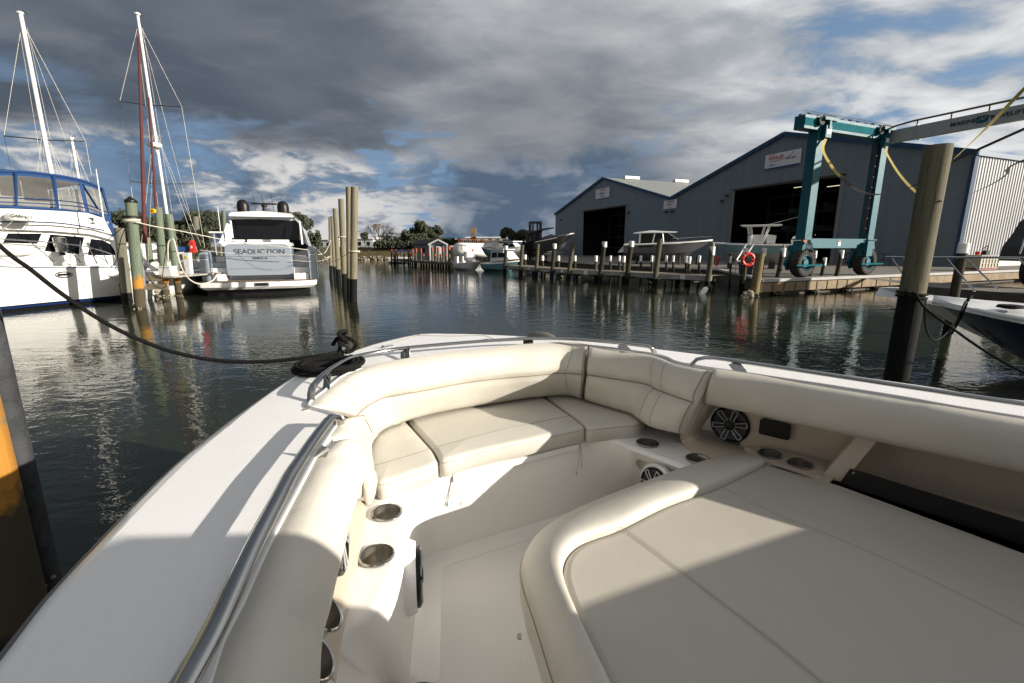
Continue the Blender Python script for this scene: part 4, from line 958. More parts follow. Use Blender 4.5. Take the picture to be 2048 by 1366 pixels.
# polished horn barrel on the foredeck, life raft shell, fender
g=MB(M['steel']); c_=tp(455,700,k=.45); g.lathe([(.08,-.42),(.18,-.36),(.21,-.1),(.20,.16),(.14,.20),(0,.21)],c_,22,cap=False); g.use(M['black']); g.lathe([(.10,-.50),(.10,-.42)],c_,14); g.build('steel_barrel',yt)
g=MB(M['gel']); g.lathe([(.0,-.75),(.12,-.7),(.17,-.5),(.17,.5),(.12,.7),(0,.75)],tp(60,760,k=.5),18,V(yd.x,yd.y,0).to_track_quat('Z','Y').to_matrix(),cap=False); g.lathe([(.0,-1.1),(.14,-1.0),(.2,-.8),(.2,.8),(.14,1.0),(0,1.1)],tp(-100,780,k=.9),18,V(yd.x,yd.y,0).to_track_quat('Z','Y').to_matrix(),cap=False); g.build('tender_tube',yt)
g=MB(M['white']); g.tube([tp(-900,715,k=.7),tp(0,715,k=.7),tp(330,735,k=.7)],.12,8,rh=.05); g.build('hand_rail',yt)
q=tp(870,940,k=-.12); g=MB(M['gel']); g.lathe([(.0,-.30),(.04,-.27),(.13,-.2),(.15,0),(.13,.2),(.05,.27),(0,.30)],q,18,V(.93,.37,-.1).to_track_quat('Z','Y').to_matrix(),cap=False); fd_=g.build('fender'); tag(fd_,'white sausage fender on the side of the flybridge yacht','fender')
g=MB(M['white']); g.tube([PY(208,445,18.2),PY(192,338,18.2)],[.03,.012],6) ; g.build('whip_aerial',yt)
# ================================================================ sailboats
def sailboat(name,label,base,zt,hull_l,rz,furl=None,radar=None,spreads=(),hullcol='white',spars=.075):
    t=thing(name,label,'sailboat',(base.x,base.y,0),rz); 
    g=MB(M[hullcol]); n=20; L=hull_l
    secs=[]
    for i in range(n+1):
        u=i/n; x=-L*.45+L*u; w=1.6*math.sin(math.pi*min(1,.12+u*.88))**.6 if u<1 else 0.0; w=max(.02,w*(1-max(0,(u-.6)/.4)**2.2)); zz=1.05+.25*(2*u-1)**2
        secs.append([V(x,-w,zz),V(x,-w*.95,.5),V(x,-w*.7,0),V(x,-w*.3,-.3),V(x,w*.3,-.3),V(x,w*.7,0),V(x,w*.95,.5),V(x,w,zz)])
    g.loft(secs); g.loft([[s[0] for s in secs],[V(s[0].x,0,s[0].z+.06) for s in secs],[s[-1] for s in secs]]); g.poly(secs[0]); g.build('hull',t,world=False,angle=50)
    g=MB(M['white']); g.loft([[V(-2.5,-.95,1.1),V(1.6,-.7,1.15),V(1.6,.7,1.15),V(-2.5,.95,1.1)],[V(-2.4,-.85,1.55),V(1.1,-.6,1.5),V(1.1,.6,1.5),V(-2.4,.85,1.55)]],closed=True); g.poly([V(-2.4,-.85,1.55),V(1.1,-.6,1.5),V(1.1,.6,1.5),V(-2.4,.85,1.55)]); g.build('cabin',t,world=False,smooth=False)
    g=MB(M['white']); g.tube([V(0,0,1.0),V(0,0,zt)],spars,12,rh=None,r2=spars*.8); g.lathe([(.12,0),(.12,.08)],(0,0,zt),8); mast=g.build('mast',t,world=False)
    g=MB(M['black']); g.tube([V(0,0,zt),V(-.3,0,zt+.25),V(-.6,0,zt+.2)],.012,4); g.tube([V(.1,0,zt),V(.1,0,zt+.6)],.008,4); g.build('wind_vane',mast,world=False)
    g=MB(M['steel'])
    for z,w in spreads:
        for s in (-1,1):
            g.tube([V(0,0,z),V(-.1,s*w,z+.08)],.03,6)
    g.build('spreader',t,world=False)
    g=MB(M['ropew'])
    for s in (-1,1):
        pts=[V(0,0,zt-.3)]+[V(-.1,s*w,z+.08) for z,w in spreads]+[V(-.1,s*1.45,1.1)]; g.tube(pts,.009,4)
        g.tube([V(0,0,zt*.62),V(.5,s*1.4,1.1)],.007,4); g.tube([V(0,0,zt*.62),V(-.7,s*1.4,1.1)],.007,4)
    g.tube([V(0,0,zt),V(-L*.44,0,1.3)],.008,4); g.tube([V(-.1,.1,zt-.5),V(-.2,.2,1.5)],.006,4); g.tube([V(.1,-.1,zt-.8),V(.3,-.3,1.5)],.006,4)
    g.build('rigging',t,world=False)
    if furl:
        for (x0,z1_,x1,z0_,r_) in furl:
            g=MB(M['maroon']); pts=[V(x1,0,z0_).lerp(V(x0,0,z1_),i/14) for i in range(15)]; g.tube(pts,[r_*(1-.45*i/14) for i in range(15)],10); g.build('furled_sail',t,world=False)
    if radar:
        g=MB(M['white']); g.lathe([(0,-.1),(.26,-.1),(.31,-.03),(.31,.05),(.25,.10),(0,.12)],(.32,0,radar),20,cap=False); g.tube([V(.3,0,radar-.1),V(.05,0,radar-.4)],.04,6); g.build('radar',t,world=False)
    g=MB(M['white']); g.tube([V(-.1,0,1.9),V(-4.0,0,2.0)],.09,10); g.use(M['blue']); g.tube([V(-.3,0,2.06),V(-3.8,0,2.14)],.16,8); g.build('boom',t,world=False)
    return t
M['maroon']=mat('maroon_sail_cover',(.075,.014,.011),.8,noise=.25,nscale=9,bump=.6,bscale=5,stretch=(1,1,4))
tpm=PY(275,30,24); 
hd_=math.atan2(-.3,-.95)
t=sailboat('sailboat','ketch with maroon furled sails and radar on its mast behind the green pilings',V(tpm.x,24,0),tpm.z,11.5,R(-70),furl=((.25,tpm.z-.9,3.4,2.4,.085),(.15,tpm.z-3.6,2.0,1.5,.075)),radar=PY(300,293,24).z,spreads=((PY(300,210,24).z,1.25),(PY(310,368,24).z,1.35)))
tpm=PY(41,28,22.5); t=sailboat('sailboat','sailing boat with a bare white mast behind the flybridge yacht',V(tpm.x,22.5,0),tpm.z,10.5,R(-68),spreads=((PY(70,280,22.5).z,1.45),),spars=.10)
tpm=PY(143,278,27); t=sailboat('sailboat','small sailboat with a short white mast seen past the blue canopy',V(tpm.x,27,0),tpm.z,8.5,R(-68),spreads=(),spars=.08)
# ================================================================ silver grey sport yacht, stern on
SC=V(-12.5,22.9,0); sa=R(22); sr=V(math.cos(sa),math.sin(sa),0); sf=V(-math.sin(sa),math.cos(sa),0)
def S_(px,py,k=0): return PW(px,py,SC+sf*k,SC+sf*k+sr)
Z2=lambda x,y:(220+x/4.655,360+y/4.655)
def s2(x,y,k=0): return S_(*Z2(x,y),k)
M['silver_hull']=mat('silver_hull_paint',(.29,.335,.39),.2,.3,coat=.5,noise=.02,nscale=1)
M['teak']=mat('teak_deck',(.15,.115,.085),.7,noise=.25,nscale=6,stretch=(1,1,1))
sy=thing('sport_yacht','silver grey sport yacht with two black domes moored stern towards the viewer','yacht',(SC.x,SC.y,0),sa)
def q_(x,y,z): return V(x,y,z)          # local: x to starboard, y forward
g=MB(M['silver_hull']); secs=[]
for i in range(17):
    u=i/16; y=.2+17.5*u; w=2.42*(1-max(0,(u-.35)/.65)**2.4)+.03; zs_=1.42+1.0*u
    secs.append([q_(-w*.80,y,-.2+.5*u**3),q_(-w*.93,y,.35+.3*u),q_(-w,y,zs_),q_(-w*.9,y,zs_+.06),q_(w*.9,y,zs_+.06),q_(w,y,zs_),q_(w*.93,y,.35+.3*u),q_(w*.80,y,-.2+.5*u**3)])
g.loft(secs); g.poly(secs[0]); g.build('hull',sy,world=False,angle=40)
# swim platform
pl=[(-2.55,-.9),(-2.35,-1.35),(-1.5,-1.55),(1.5,-1.55),(2.35,-1.35),(2.55,-.9),(2.55,.5),(-2.55,.5)]
g=MB(M['gel']); 
r_a=[V(x,y,.62) for x,y in pl]; r_b=[V(x*.99,y*.99,.40) for x,y in pl]; r_c=[V(x*.93,y*.9,.28) for x,y in pl]; g.loft([r_c,r_b,r_a],closed=True); g.poly(r_a); g.poly(r_c); g.build('swim_platform',sy,world=False,smooth=False)
g=MB(M['teak']); g.prism([V(x*.97,y*.955,.624) for x,y in pl],V(0,0,.012)); g.build('teak_deck',sy,world=False,smooth=False)
g=MB(M['black']); g.box((0,.2,-.02),(4.3,2.4,.5)); g.build('underside',sy,world=False,smooth=False)
g=MB(M['steel']); g.box((.15,-1.50,.5),(.62,.10,.17)); g.use(M['black']); g.box((.15,-1.56,.5),(.5,.02,.09)); g.build('ladder_hatch',sy,world=False,smooth=False)
# garage door box
def lo(p): w_=p-SC; return V(w_.dot(sr),w_.dot(sf),w_.z)
gl=lo(s2(1100,885)).x; gr_=lo(s2(1715,885)).x
g=MB(M['silver_hull'])
def rbox(x0,x1,z0,z1,r,y):
    o=[]
    for cx,cz,a0 in ((x1-r,z1-r,0),(x0+r,z1-r,90),(x0+r,z0+r*.4,180),(x1-r,z0+r*.4,270)):
        for k in range(5): a=R(a0+22.5*k); o.append(V(cx+r*math.cos(a),y,cz+(r if cz>z0+r else r*.4)*math.sin(a)))
    return o
z1_=lo(s2(1400,590,-.35)).z; z0_=lo(s2(1400,885,-.35)).z
g.loft([rbox(gl+.06,gr_-.06,z0_,z1_-.05,.25,-.42),rbox(gl,gr_,z0_-.03,z1_,.28,-.34),rbox(gl-.02,gr_+.02,z0_-.05,z1_+.02,.28,.9)],closed=True); g.poly(rbox(gl+.06,gr_-.06,z0_,z1_-.05,.25,-.42)); g.build('garage_door',sy,world=False,angle=45)
g=MB(M['gel']); g.loft([rbox(gl-.03,gr_+.03,z1_-.14,z1_+.05,.09,-.37),rbox(gl-.03,gr_+.03,z1_-.14,z1_+.06,.09,1.4)],closed=True); g.poly(rbox(gl-.03,gr_+.03,z1_-.14,z1_+.05,.09,-.37)); g.build('sun_lounge',sy,world=False)
g=MB(M['black']); zz_=lo(s2(1400,712,-.42)).z; g.tube([V(gl+.05,-.425,zz_),V(gr_-.05,-.425,zz_)],.006,4); g.build('panel_gap',sy,world=False)
tx=s2(1395,668,-.44); text('SEADUCTION',.34,tx,sr,-sf,mat('dark_lettering',(.06,.07,.09),.3),sy,'lettering',.006,sx=1.04)
tx=s2(1398,728,-.44); text('VENICE, FL',.14,tx,sr,-sf,M['black'],sy,'lettering',.004)
# bathing steps each side with teak treads, side wings
wx=lo(s2(865,800)).x; wx2=lo(s2(1930,800)).x
for x0,x1 in ((wx+.40,gl-.02),(gr_+.02,wx2-.42)):
    g=MB(M['gel']); tr=MB(M['teak'])
    for k in range(4):
        zt=.95+.27*k; y0=-.45+.42*k; g.box(((x0+x1)/2,y0+.7,zt-.35),(x1-x0,1.4,.70)); tr.box(((x0+x1)/2,y0+.2,zt+.008),(x1-x0-.06,.36,.012))
    s_=g.build('steps',sy,world=False,smooth=False); tr.build('tread',s_,world=False,smooth=False)
for x0,x1,tag_ in ((wx,wx+.38,0),(wx2-.40,wx2,1)):
    zt=lo(s2(900,668)).z if not tag_ else lo(s2(1890,625)).z
    g=MB(M['silver_hull']); g.loft([rbox(x0+.04,x1-.04,.62,zt-.05,.10,-.62),rbox(x0,x1,.60,zt,.12,-.5),rbox(x0,x1,.60,zt+.05,.12,1.2)],closed=True); g.poly(rbox(x0+.04,x1-.04,.62,zt-.05,.10,-.62)); w_=g.build('quarter_wing',sy,world=False,angle=45)
    g=MB(M['gel']); g.box(((x0+x1)/2,-.3,zt-.35),(.26,.66,.03)); g.use(M['black']); g.tube([V((x0+x1)/2-.12,-.63,zt-.30),V((x0+x1)/2+.12,-.63,zt-.28),V((x0+x1)/2+.12,-.63,zt-.22)],.012,5); g.build('fairlead',w_,world=False,smooth=False)
# deckhouse, roof, big aft window
def f_(x,y,k): p=lo(s2(x,y,k)); return V(p.x,k,p.z)
K=3.2
out_=[f_(1000,610,K-1.2),f_(1060,480,K-.4),f_(1105,340,K),f_(1400,315,K),f_(1700,340,K),f_(1790,440,K-.4),f_(1850,615,K-1.2)]
win=[f_(1135,552,K),f_(1128,460,K),f_(1122,366,K),f_(1400,362,K),f_(1757,380,K),f_(1762,470,K),f_(1765,556,K)]
M['lightsilver']=mat('light_silver_paint',(.50,.53,.56),.3,coat=.3); g=MB(M['lightsilver']); g.loft([out_,win]); 
cab2=[V(p.x*.94,11,p.z*.98 if p.z>2.2 else p.z) for p in out_]; fr3=[V(p.x*.8,14,1.9) for p in out_]
g.loft([out_,[V(p.x,8.5,p.z+.02) for p in out_],cab2,fr3]); g.build('deckhouse',sy,world=False,angle=40)
g=MB(M['dglass']); g.poly([V(p.x,p.y+.04,p.z) for p in (win[0],win[1],win[2],win[3],win[4],win[5],win[6])]); g.build('aft_window',sy,world=False,smooth=False)
g=MB(M['gel']); rt_=[f_(1105,318,2.3),f_(1130,300,2.3),f_(1400,288,2.3),f_(1690,312,2.3),f_(1712,330,2.3)]; rt_=[V(p.x,2.3,p.z) for p in rt_]
up_=[V(p.x*1.0,9.5,p.z+.12) for p in rt_]; g.loft([[V(p.x,2.35,p.z-.09) for p in rt_],rt_,up_,[V(p.x*.9,12,p.z-.5) for p in rt_]]); g.poly([V(p.x,2.35,p.z-.09) for p in rt_]); g.loft([[V(p.x,2.35,p.z-.09) for p in rt_],[V(p.x,6.5,p.z-.05) for p in rt_]]); g.build('hard_top',sy,world=False)
for a,b_ in (((1120,380),(1140,540)),((1765,385),(1790,600))): g=MB(M['gel']); g.tube([f_(*a,2.6),f_(*b_,2.2)],.05,6); g.build('roof_strut',sy,world=False)
g=MB(M['white']); g.box((.35,1.6,lo(s2(1500,575,1)).z),(1.9,.7,.22)); g.box((gl+.25,1.5,lo(s2(1150,575,1)).z),(.8,.7,.22)); g.build('cockpit_seat',sy,world=False)
for x,y in ((1243,292),(1615,303)):
    p=f_(x,y,4.0); g=MB(M['black']); g.lathe([(.30,-.05),(.31,.3),(.27,.48),(.16,.60),(0,.64)],(p.x,4.0,p.z),26,cap=False); g.build('satellite_dome',sy,world=False)
p=f_(1440,288,4.0); g=MB(M['black']); g.lathe([(.12,0),(.10,.2),(.16,.22),(.16,.32),(.05,.34)],(p.x,4,p.z),16); g.box((p.x,3.95,p.z+.38),(1.28,.12,.09)); g.build('radar_bar',sy,world=False,smooth=False)
for x,y0,y1 in ((1340,285,135),(1415,230,130),(1510,285,142)):
    g=MB(M['black']); g.tube([f_(x+14,y0,4.4),f_(x-8,y1,4.4)],.013,5); g.build('aerial',sy,world=False)
g=MB(M['steel']); 
for k in range(5): x=wx2-.35+.09*k; g.tube([V(x,1.4,1.9),V(x,1.4,2.25)],.012,4)
g.tube([V(wx2-.36,1.4,2.25),V(wx2+.02,1.4,2.25)],.016,5); g.build('gate_rail',sy,world=False)
# ================================================================ near left piling pair
M['pile_near']=pile_mat('piling_near',(.11,.125,.08),(.21,.20,.13),None,1.32,.50)
t=piling(V(-2.95,2.31,0),V(-2.95,2.31,4.2),.16,M['pile_near'],'thick rust-stained timber piling at the left edge beside a black rubber post','near pilings')
M['sleeve']=mat('black_rubber_wrap',(.030,.032,.036),.75,noise=.5,nscale=9,bump=.5,bscale=20)
g=MB(M['sleeve']); g.tube([V(-2.975,2.535,-.5),V(-2.975,2.535,1),V(-2.975,2.535,4.0)],.075,24); g.build('rubber_post',t)
g=MB(M['barn']); lumps(g,(-2.96,2.52),.07,16,.020,.0,.34); tag(g.build('barnacles',t),kind='stuff')
for z in (1.75,1.2): g=MB(M['steel']); g.lathe([(.012,0),(.012,.012),(0,.014)],V(-2.93,2.476,z),10,V(.6,-.8,0).to_track_quat('Z','Y').to_matrix()); g.build('bolt',t)
# ================================================================ bare piling row in mid water
RG='tall bare pilings in a row, mid water'
for (bx,by,tx,ty,w,lab) in ((715,603,706,374,15,'nearest and tallest bare piling of the mid-water row, front right'),(699,600,697,374,11,'bare piling tight behind the front one of the mid-water row'),(690,585,682,398,12,'bare piling with a white rope ring, third of the mid-water row'),(678,570,670,417,10,'fourth bare piling back in the mid-water row'),(670,560,664,432,7,'thin fifth bare piling in the mid-water row'),(662,558,660,434,7,'farthest bare piling of the mid-water row, leftmost')):
    if tx>700: bx,tx=706.5,709
    pil_px(bx,by,tx,ty,w,M['pile_tan'],lab,RG)
g=MB(M['ropew']); b=P(707,603,0); 
g.tube(wrap(PY(709,504,b.y),.19,1.6,0,0,.03),.03,7); g.tube(spline([PY(702,505,b.y),PY(690,510,b.y+1),PY(675,520,b.y+3),PY(640,528,b.y+5)],20),.014,5); tag(g.build('rope_ring'),'white rope ring round the front piling of the mid-water row','rope')
g=MB(M['ropew']); b=P(690,585,0); g.tube(wrap(PY(685,475,b.y),.19,1.3,0,0,.03),.025,6); b=P(662,558,0); g.tube(wrap(PY(661,483,b.y),.18,1.5,0,0,.05),.03,6); tag(g.build('rope_ring'),'white rope rings on the back pilings of the mid-water row','rope')
# ================================================================ land and quay
M['concrete']=mat('concrete_yard',(.125,.115,.10),.85,noise=.18,nscale=.6,bump=.2,bscale=9)
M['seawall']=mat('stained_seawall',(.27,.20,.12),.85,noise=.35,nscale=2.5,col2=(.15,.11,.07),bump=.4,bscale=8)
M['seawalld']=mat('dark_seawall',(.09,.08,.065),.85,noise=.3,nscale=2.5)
M['coping']=mat('concrete_coping',(.34,.34,.33),.75,noise=.12,nscale=2)
E1=V(.392,-.92,0); E2=V(.92,.392,0); ZQ=.65
A0=P(1519,564,ZQ); A1=A0+E2*26
corner=A0
lqs=[P(1509,557,ZQ), P(1440,541,ZQ), P(1250,532,ZQ), P(1110,524,ZQ), P(1052,520,ZQ), V(-2,80,ZQ), V(-3,110,ZQ), V(-30,130,ZQ), V(-300,140,ZQ), V(-300,700,ZQ), V(600,700,ZQ), V(600,A1.y,ZQ)]
# travel lift dock: the basin between the two piers is open to the right
g=MB(M['concrete'])
poly=[A0,A1]+[V(600,A1.y-5,ZQ)]+lqs[::-1][1:]
g.poly(poly); g.poly([A1,A1+E1*14,A1+E1*14+E2*200,A1+E2*200+V(0,0,0)])
tag(g.build('quay_ground',smooth=False),kind='structure')
# pier face with concrete panels
t=thing('seawall','stained concrete seawall with timber joints and pale coping below the boat lift','seawall',tuple(A0))
g=MB(M['seawall']); L_=26
g.add([A0+V(0,0,-.06),A1+V(0,0,-.06),A1+V(0,0,-.48),A0+V(0,0,-.48)],[(0,1,2,3)]); g.build('panels',t,smooth=False)
g=MB(M['seawalld']); 
for i in range(15): p=A0+E2*(.12+i*.78+.9*(i>8)*(i-8)*.5)+E1*.012; g.box(p+V(0,0,-.28),(.045,.03,.42),math.atan2(E2.y,E2.x))
g.add([A0-E1*.25+V(0,0,-.48),A1-E1*.25+V(0,0,-.48),A1-E1*.25+V(0,0,-1.2),A0-E1*.25+V(0,0,-1.2)],[(0,1,2,3)]); g.add([A0+V(0,0,-.48),A1+V(0,0,-.48),A1-E1*.25+V(0,0,-.48),A0-E1*.25+V(0,0,-.48)],[(0,1,2,3)])
g.build('joints',t,smooth=False)
g=MB(M['coping']); g.beam(A0+V(0,0,.045)-E1*.1,A1+V(0,0,.045)-E1*.1,.26,.13); g.build('coping',t,smooth=False)
for i in range(7):
    p=A0+E2*(1.3+i*2.6)+E1*(.05); g=MB(M['pile_dark']); g.tube([p+V(0,0,-.5)-E1*.2,p+V(0,0,-1.1)-E1*.2],.17,12); g.use(M['barn']); lumps(g,(p.x-.05,p.y),.17,12,.07,.02,.2); g.build('support_pile',t)
# end face of the pier and the quay behind the finger dock
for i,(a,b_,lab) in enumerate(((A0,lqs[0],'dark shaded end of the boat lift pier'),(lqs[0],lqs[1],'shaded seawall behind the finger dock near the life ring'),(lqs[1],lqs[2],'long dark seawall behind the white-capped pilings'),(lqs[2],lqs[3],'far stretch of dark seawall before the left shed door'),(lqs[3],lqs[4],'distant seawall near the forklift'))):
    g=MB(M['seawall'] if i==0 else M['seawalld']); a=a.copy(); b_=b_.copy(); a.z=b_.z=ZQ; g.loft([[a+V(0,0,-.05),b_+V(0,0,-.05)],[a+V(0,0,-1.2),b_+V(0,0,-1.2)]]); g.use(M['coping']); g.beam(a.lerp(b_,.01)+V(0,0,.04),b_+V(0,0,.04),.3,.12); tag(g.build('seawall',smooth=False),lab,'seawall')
# far right quay
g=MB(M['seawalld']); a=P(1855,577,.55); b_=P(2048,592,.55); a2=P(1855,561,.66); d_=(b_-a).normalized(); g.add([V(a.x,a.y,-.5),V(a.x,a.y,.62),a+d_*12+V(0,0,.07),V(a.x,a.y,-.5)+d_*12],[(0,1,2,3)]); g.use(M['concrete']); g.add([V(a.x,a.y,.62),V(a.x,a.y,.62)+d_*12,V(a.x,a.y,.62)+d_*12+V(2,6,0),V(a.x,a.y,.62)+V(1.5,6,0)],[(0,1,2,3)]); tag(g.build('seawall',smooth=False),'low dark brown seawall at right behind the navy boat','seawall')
# ================================================================ sheds
WA=V(9.6,104,0); WB=V(36.0,37.5,0); wu=(WB-WA).normalized(); wn=V(-wu.y*-1,wu.x*-1,0)
wn=V(wu.y,-wu.x,0)
if wn.dot(-WA)<0: wn=-wn
WL=(WB-WA).length
def WS(px,py,k=0): return PW(px,py,WA+wn*k,WB+wn*k)
def uz(px,py): p=WS(px,py); return ((p-WA).dot(wu),p.z)
def wp(u,z,k=0): return WA+wu*u+wn*k+V(0,0,z)
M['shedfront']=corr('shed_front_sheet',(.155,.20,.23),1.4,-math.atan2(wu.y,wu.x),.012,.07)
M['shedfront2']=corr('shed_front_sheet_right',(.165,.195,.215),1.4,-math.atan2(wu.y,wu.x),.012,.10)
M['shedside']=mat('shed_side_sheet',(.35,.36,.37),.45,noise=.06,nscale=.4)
M['shedroof']=corr('shed_roof_sheet',(.19,.20,.195),.8,-math.atan2(wu.y,wu.x),.03,.10)
M['bluetrim']=mat('blue_trim',(.006,.05,.12),.5,noise=.1,nscale=2)
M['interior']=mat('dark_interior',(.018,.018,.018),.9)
def uof(px,py=480): return uz(px,py)[0]
half=WL*.5185
ev0=uz(1110,428)[1]; pk0=uz(1207,355); vl=uz(1343,395); pk1=uz(1571,265); ev1=uz(1952,303)[1]
pk0z=pk0[1]; vz=vl[1]; pk1z=pk1[1]
wt=thing('boat_shed','pair of large joined grey-blue gabled boat sheds with blue roof trim','building',(WA.x+10,WA.y-20,ZQ))
def gable(name,u0,u1,e0,pu,pz,e1,d0,d1,dz0,dz1,mt):
    g=MB(mt); zb=ZQ+.0
    g.poly([wp(u0,zb),wp(d0,zb),wp(d0,dz0),wp(u0,e0)])
    def topz(u): return e0+(pz-e0)*(u-u0)/(pu-u0) if u<pu else pz+(e1-pz)*(u-pu)/(u1-pu)
    g.poly([wp(u0,e0),wp(d0,dz0),wp(d0,topz(d0))])
    tp_=[wp(d0,topz(d0))]+([wp(pu,pz)] if d0<pu<d1 else [])+[wp(d1,topz(d1))]
    g.poly([wp(d0,dz0),wp(d1,dz1)]+tp_[::-1])
    rest=[wp(d1,zb),wp(u1,zb),wp(u1,e1)]+([wp(pu,pz)] if pu>d1 else [])+[wp(d1,topz(d1)),wp(d1,dz1)]
    g.poly(rest)
    return g.build(name,wt,smooth=False)
d0=uz(1166,470)[0]; d1=uz(1250,470)[0]; dz0=uz(1166,425)[1]; dz1=uz(1250,411)[1]; dzz=(dz0+dz1)/2
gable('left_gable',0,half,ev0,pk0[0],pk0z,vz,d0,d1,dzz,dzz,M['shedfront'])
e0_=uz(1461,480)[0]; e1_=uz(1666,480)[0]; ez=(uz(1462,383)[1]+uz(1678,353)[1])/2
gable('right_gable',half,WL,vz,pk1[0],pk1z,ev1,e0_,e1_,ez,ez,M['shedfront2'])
# side wall, roofs, trims
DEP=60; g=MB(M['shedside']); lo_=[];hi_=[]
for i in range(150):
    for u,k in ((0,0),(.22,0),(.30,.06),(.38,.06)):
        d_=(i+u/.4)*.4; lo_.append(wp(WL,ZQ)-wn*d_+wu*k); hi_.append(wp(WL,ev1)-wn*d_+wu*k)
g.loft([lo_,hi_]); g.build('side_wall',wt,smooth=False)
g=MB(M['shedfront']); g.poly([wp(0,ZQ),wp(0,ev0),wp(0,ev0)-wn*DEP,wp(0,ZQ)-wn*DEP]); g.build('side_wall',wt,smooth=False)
g=MB(M['shedroof'])
for a,b_ in (((0,ev0),(pk0[0],pk0z)),((pk0[0],pk0z),(half,vz)),((half,vz),(pk1[0],pk1z)),((pk1[0],pk1z),(WL,ev1))):
    g.poly([wp(a[0],a[1],.15),wp(b_[0],b_[1],.15),wp(b_[0],b_[1],-DEP),wp(a[0],a[1],-DEP)]); 
g.build('roof',wt,smooth=False)
for a,b_ in (((-.2,ev0),(pk0[0],pk0z)),((pk0[0],pk0z),(half,vz)),((half,vz),(pk1[0],pk1z)),((pk1[0],pk1z),(WL+.2,ev1))):
    g=MB(M['bluetrim']); g.beam(wp(a[0],a[1]-.12,.2),wp(b_[0],b_[1]-.12,.2),.14,.42); g.build('verge_trim',wt,smooth=False)
g=MB(M['bluetrim']); g.beam(wp(WL+.1,ev1-.14,.1),wp(WL+.1,ev1-.14,-DEP),.2,.36); g.build('eave_trim',wt,smooth=False)
g=MB(M['bluetrim']); g.beam(wp(WL+.03,ZQ,.06),wp(WL+.03,ev1-.4,.06),.32,.3,up=(0,1,0)); g.build('corner_trim',wt,smooth=False)
g=MB(M['white']); g.beam(wp(WL,ZQ+.15,-.6)+wu*.08,wp(WL,ZQ+.15,-DEP)+wu*.08,.1,1.3); g.build('plinth',wt,smooth=False)
# roof vents
for i,(x,y) in enumerate(((1247,356),(1310,363),(1367,369))):
    p=wp(pk0[0],pk0z,-6-9.5*i-2.0*i); g=MB(M['white']); g.beam(p+wn*1.6+V(0,0,.25),p-wn*1.6+V(0,0,.25),.8,.5); g.build('roof_vent',wt,smooth=False)
for i in range(2):
    p=wp(pk1[0],pk1z,-7-10*i); g=MB(M['white']); g.beam(p+wn*1.5+V(0,0,.2),p-wn*1.5+V(0,0,.2),.8,.4); g.build('roof_vent',wt,smooth=False)
# interior
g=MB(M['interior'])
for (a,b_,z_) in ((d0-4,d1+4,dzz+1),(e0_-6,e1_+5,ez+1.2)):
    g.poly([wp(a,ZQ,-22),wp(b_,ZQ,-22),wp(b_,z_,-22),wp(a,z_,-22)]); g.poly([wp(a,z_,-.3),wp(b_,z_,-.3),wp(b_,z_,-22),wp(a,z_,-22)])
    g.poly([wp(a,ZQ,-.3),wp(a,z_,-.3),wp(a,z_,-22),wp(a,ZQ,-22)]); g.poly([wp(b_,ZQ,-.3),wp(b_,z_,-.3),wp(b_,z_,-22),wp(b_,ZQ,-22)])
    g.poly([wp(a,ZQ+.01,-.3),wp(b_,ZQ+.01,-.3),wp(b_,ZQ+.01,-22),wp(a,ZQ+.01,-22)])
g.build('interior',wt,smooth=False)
M['rack']=mat('rack_steel',(.035,.035,.035),.8)
for (a,b_,z_) in ((d0,d1,dzz),(e0_,e1_,ez)):
    g=MB(M['rack'])
    for k in range(4): 
        zz_=ZQ+1.5+k*2.1
        if zz_<z_: g.beam(wp(a,zz_,-6),wp(b_,zz_,-6),.2,.25)
    for k in range(5): u=a+(b_-a)*k/4; g.beam(wp(u,ZQ,-6),wp(u,z_,-6),.25,.25,up=(0,1,0))
    g.build('rack',wt,smooth=False)
def simple_hull(mb, c, L, B, H, d, upv=V(0,0,1)):
    d=Vector(d).normalized(); s=d.cross(upv); secs=[]
    for i in range(11):
        u=i/10; w=B/2*(1-max(0,(u-.4)/.6)**2.2); o=Vector(c)+d*(u-.5)*L
        secs.append([o+s*-w+upv*(H+.15*u),o+s*-w*.8+upv*H*(.35+.3*u**2),o+upv*H*(.0+.8*u**4),o+s*w*.8+upv*H*(.35+.3*u**2),o+s*w+upv*(H+.15*u)])
    mb.loft(secs); mb.loft([[q[0] for q in secs],[q[4] for q in secs]]); mb.poly(secs[0])
M['stored']=mat('stored_hull',(.11,.11,.115),.5)
for u_,z_,L_ in ((.25,5.6,5),(.6,5.9,5),(.8,6.0,5),(.2,3.6,5),(.55,3.5,5.5)):
    g=MB(M['stored']); simple_hull(g,wp(e0_+(e1_-e0_)*u_,z_,-7.5),L_,2.2,1.1,wn+wu*.15)
    lab={5.6:'upper left stored hull inside the right shed',5.9:'upper middle stored hull inside the right shed',6.0:'upper right stored hull inside the right shed',3.6:'lower left stored hull inside the right shed',3.5:'lower middle stored hull inside the right shed'}[z_]
    tag(g.build('stored_boat'),'pale '+lab,'boat','boats racked inside the right shed')
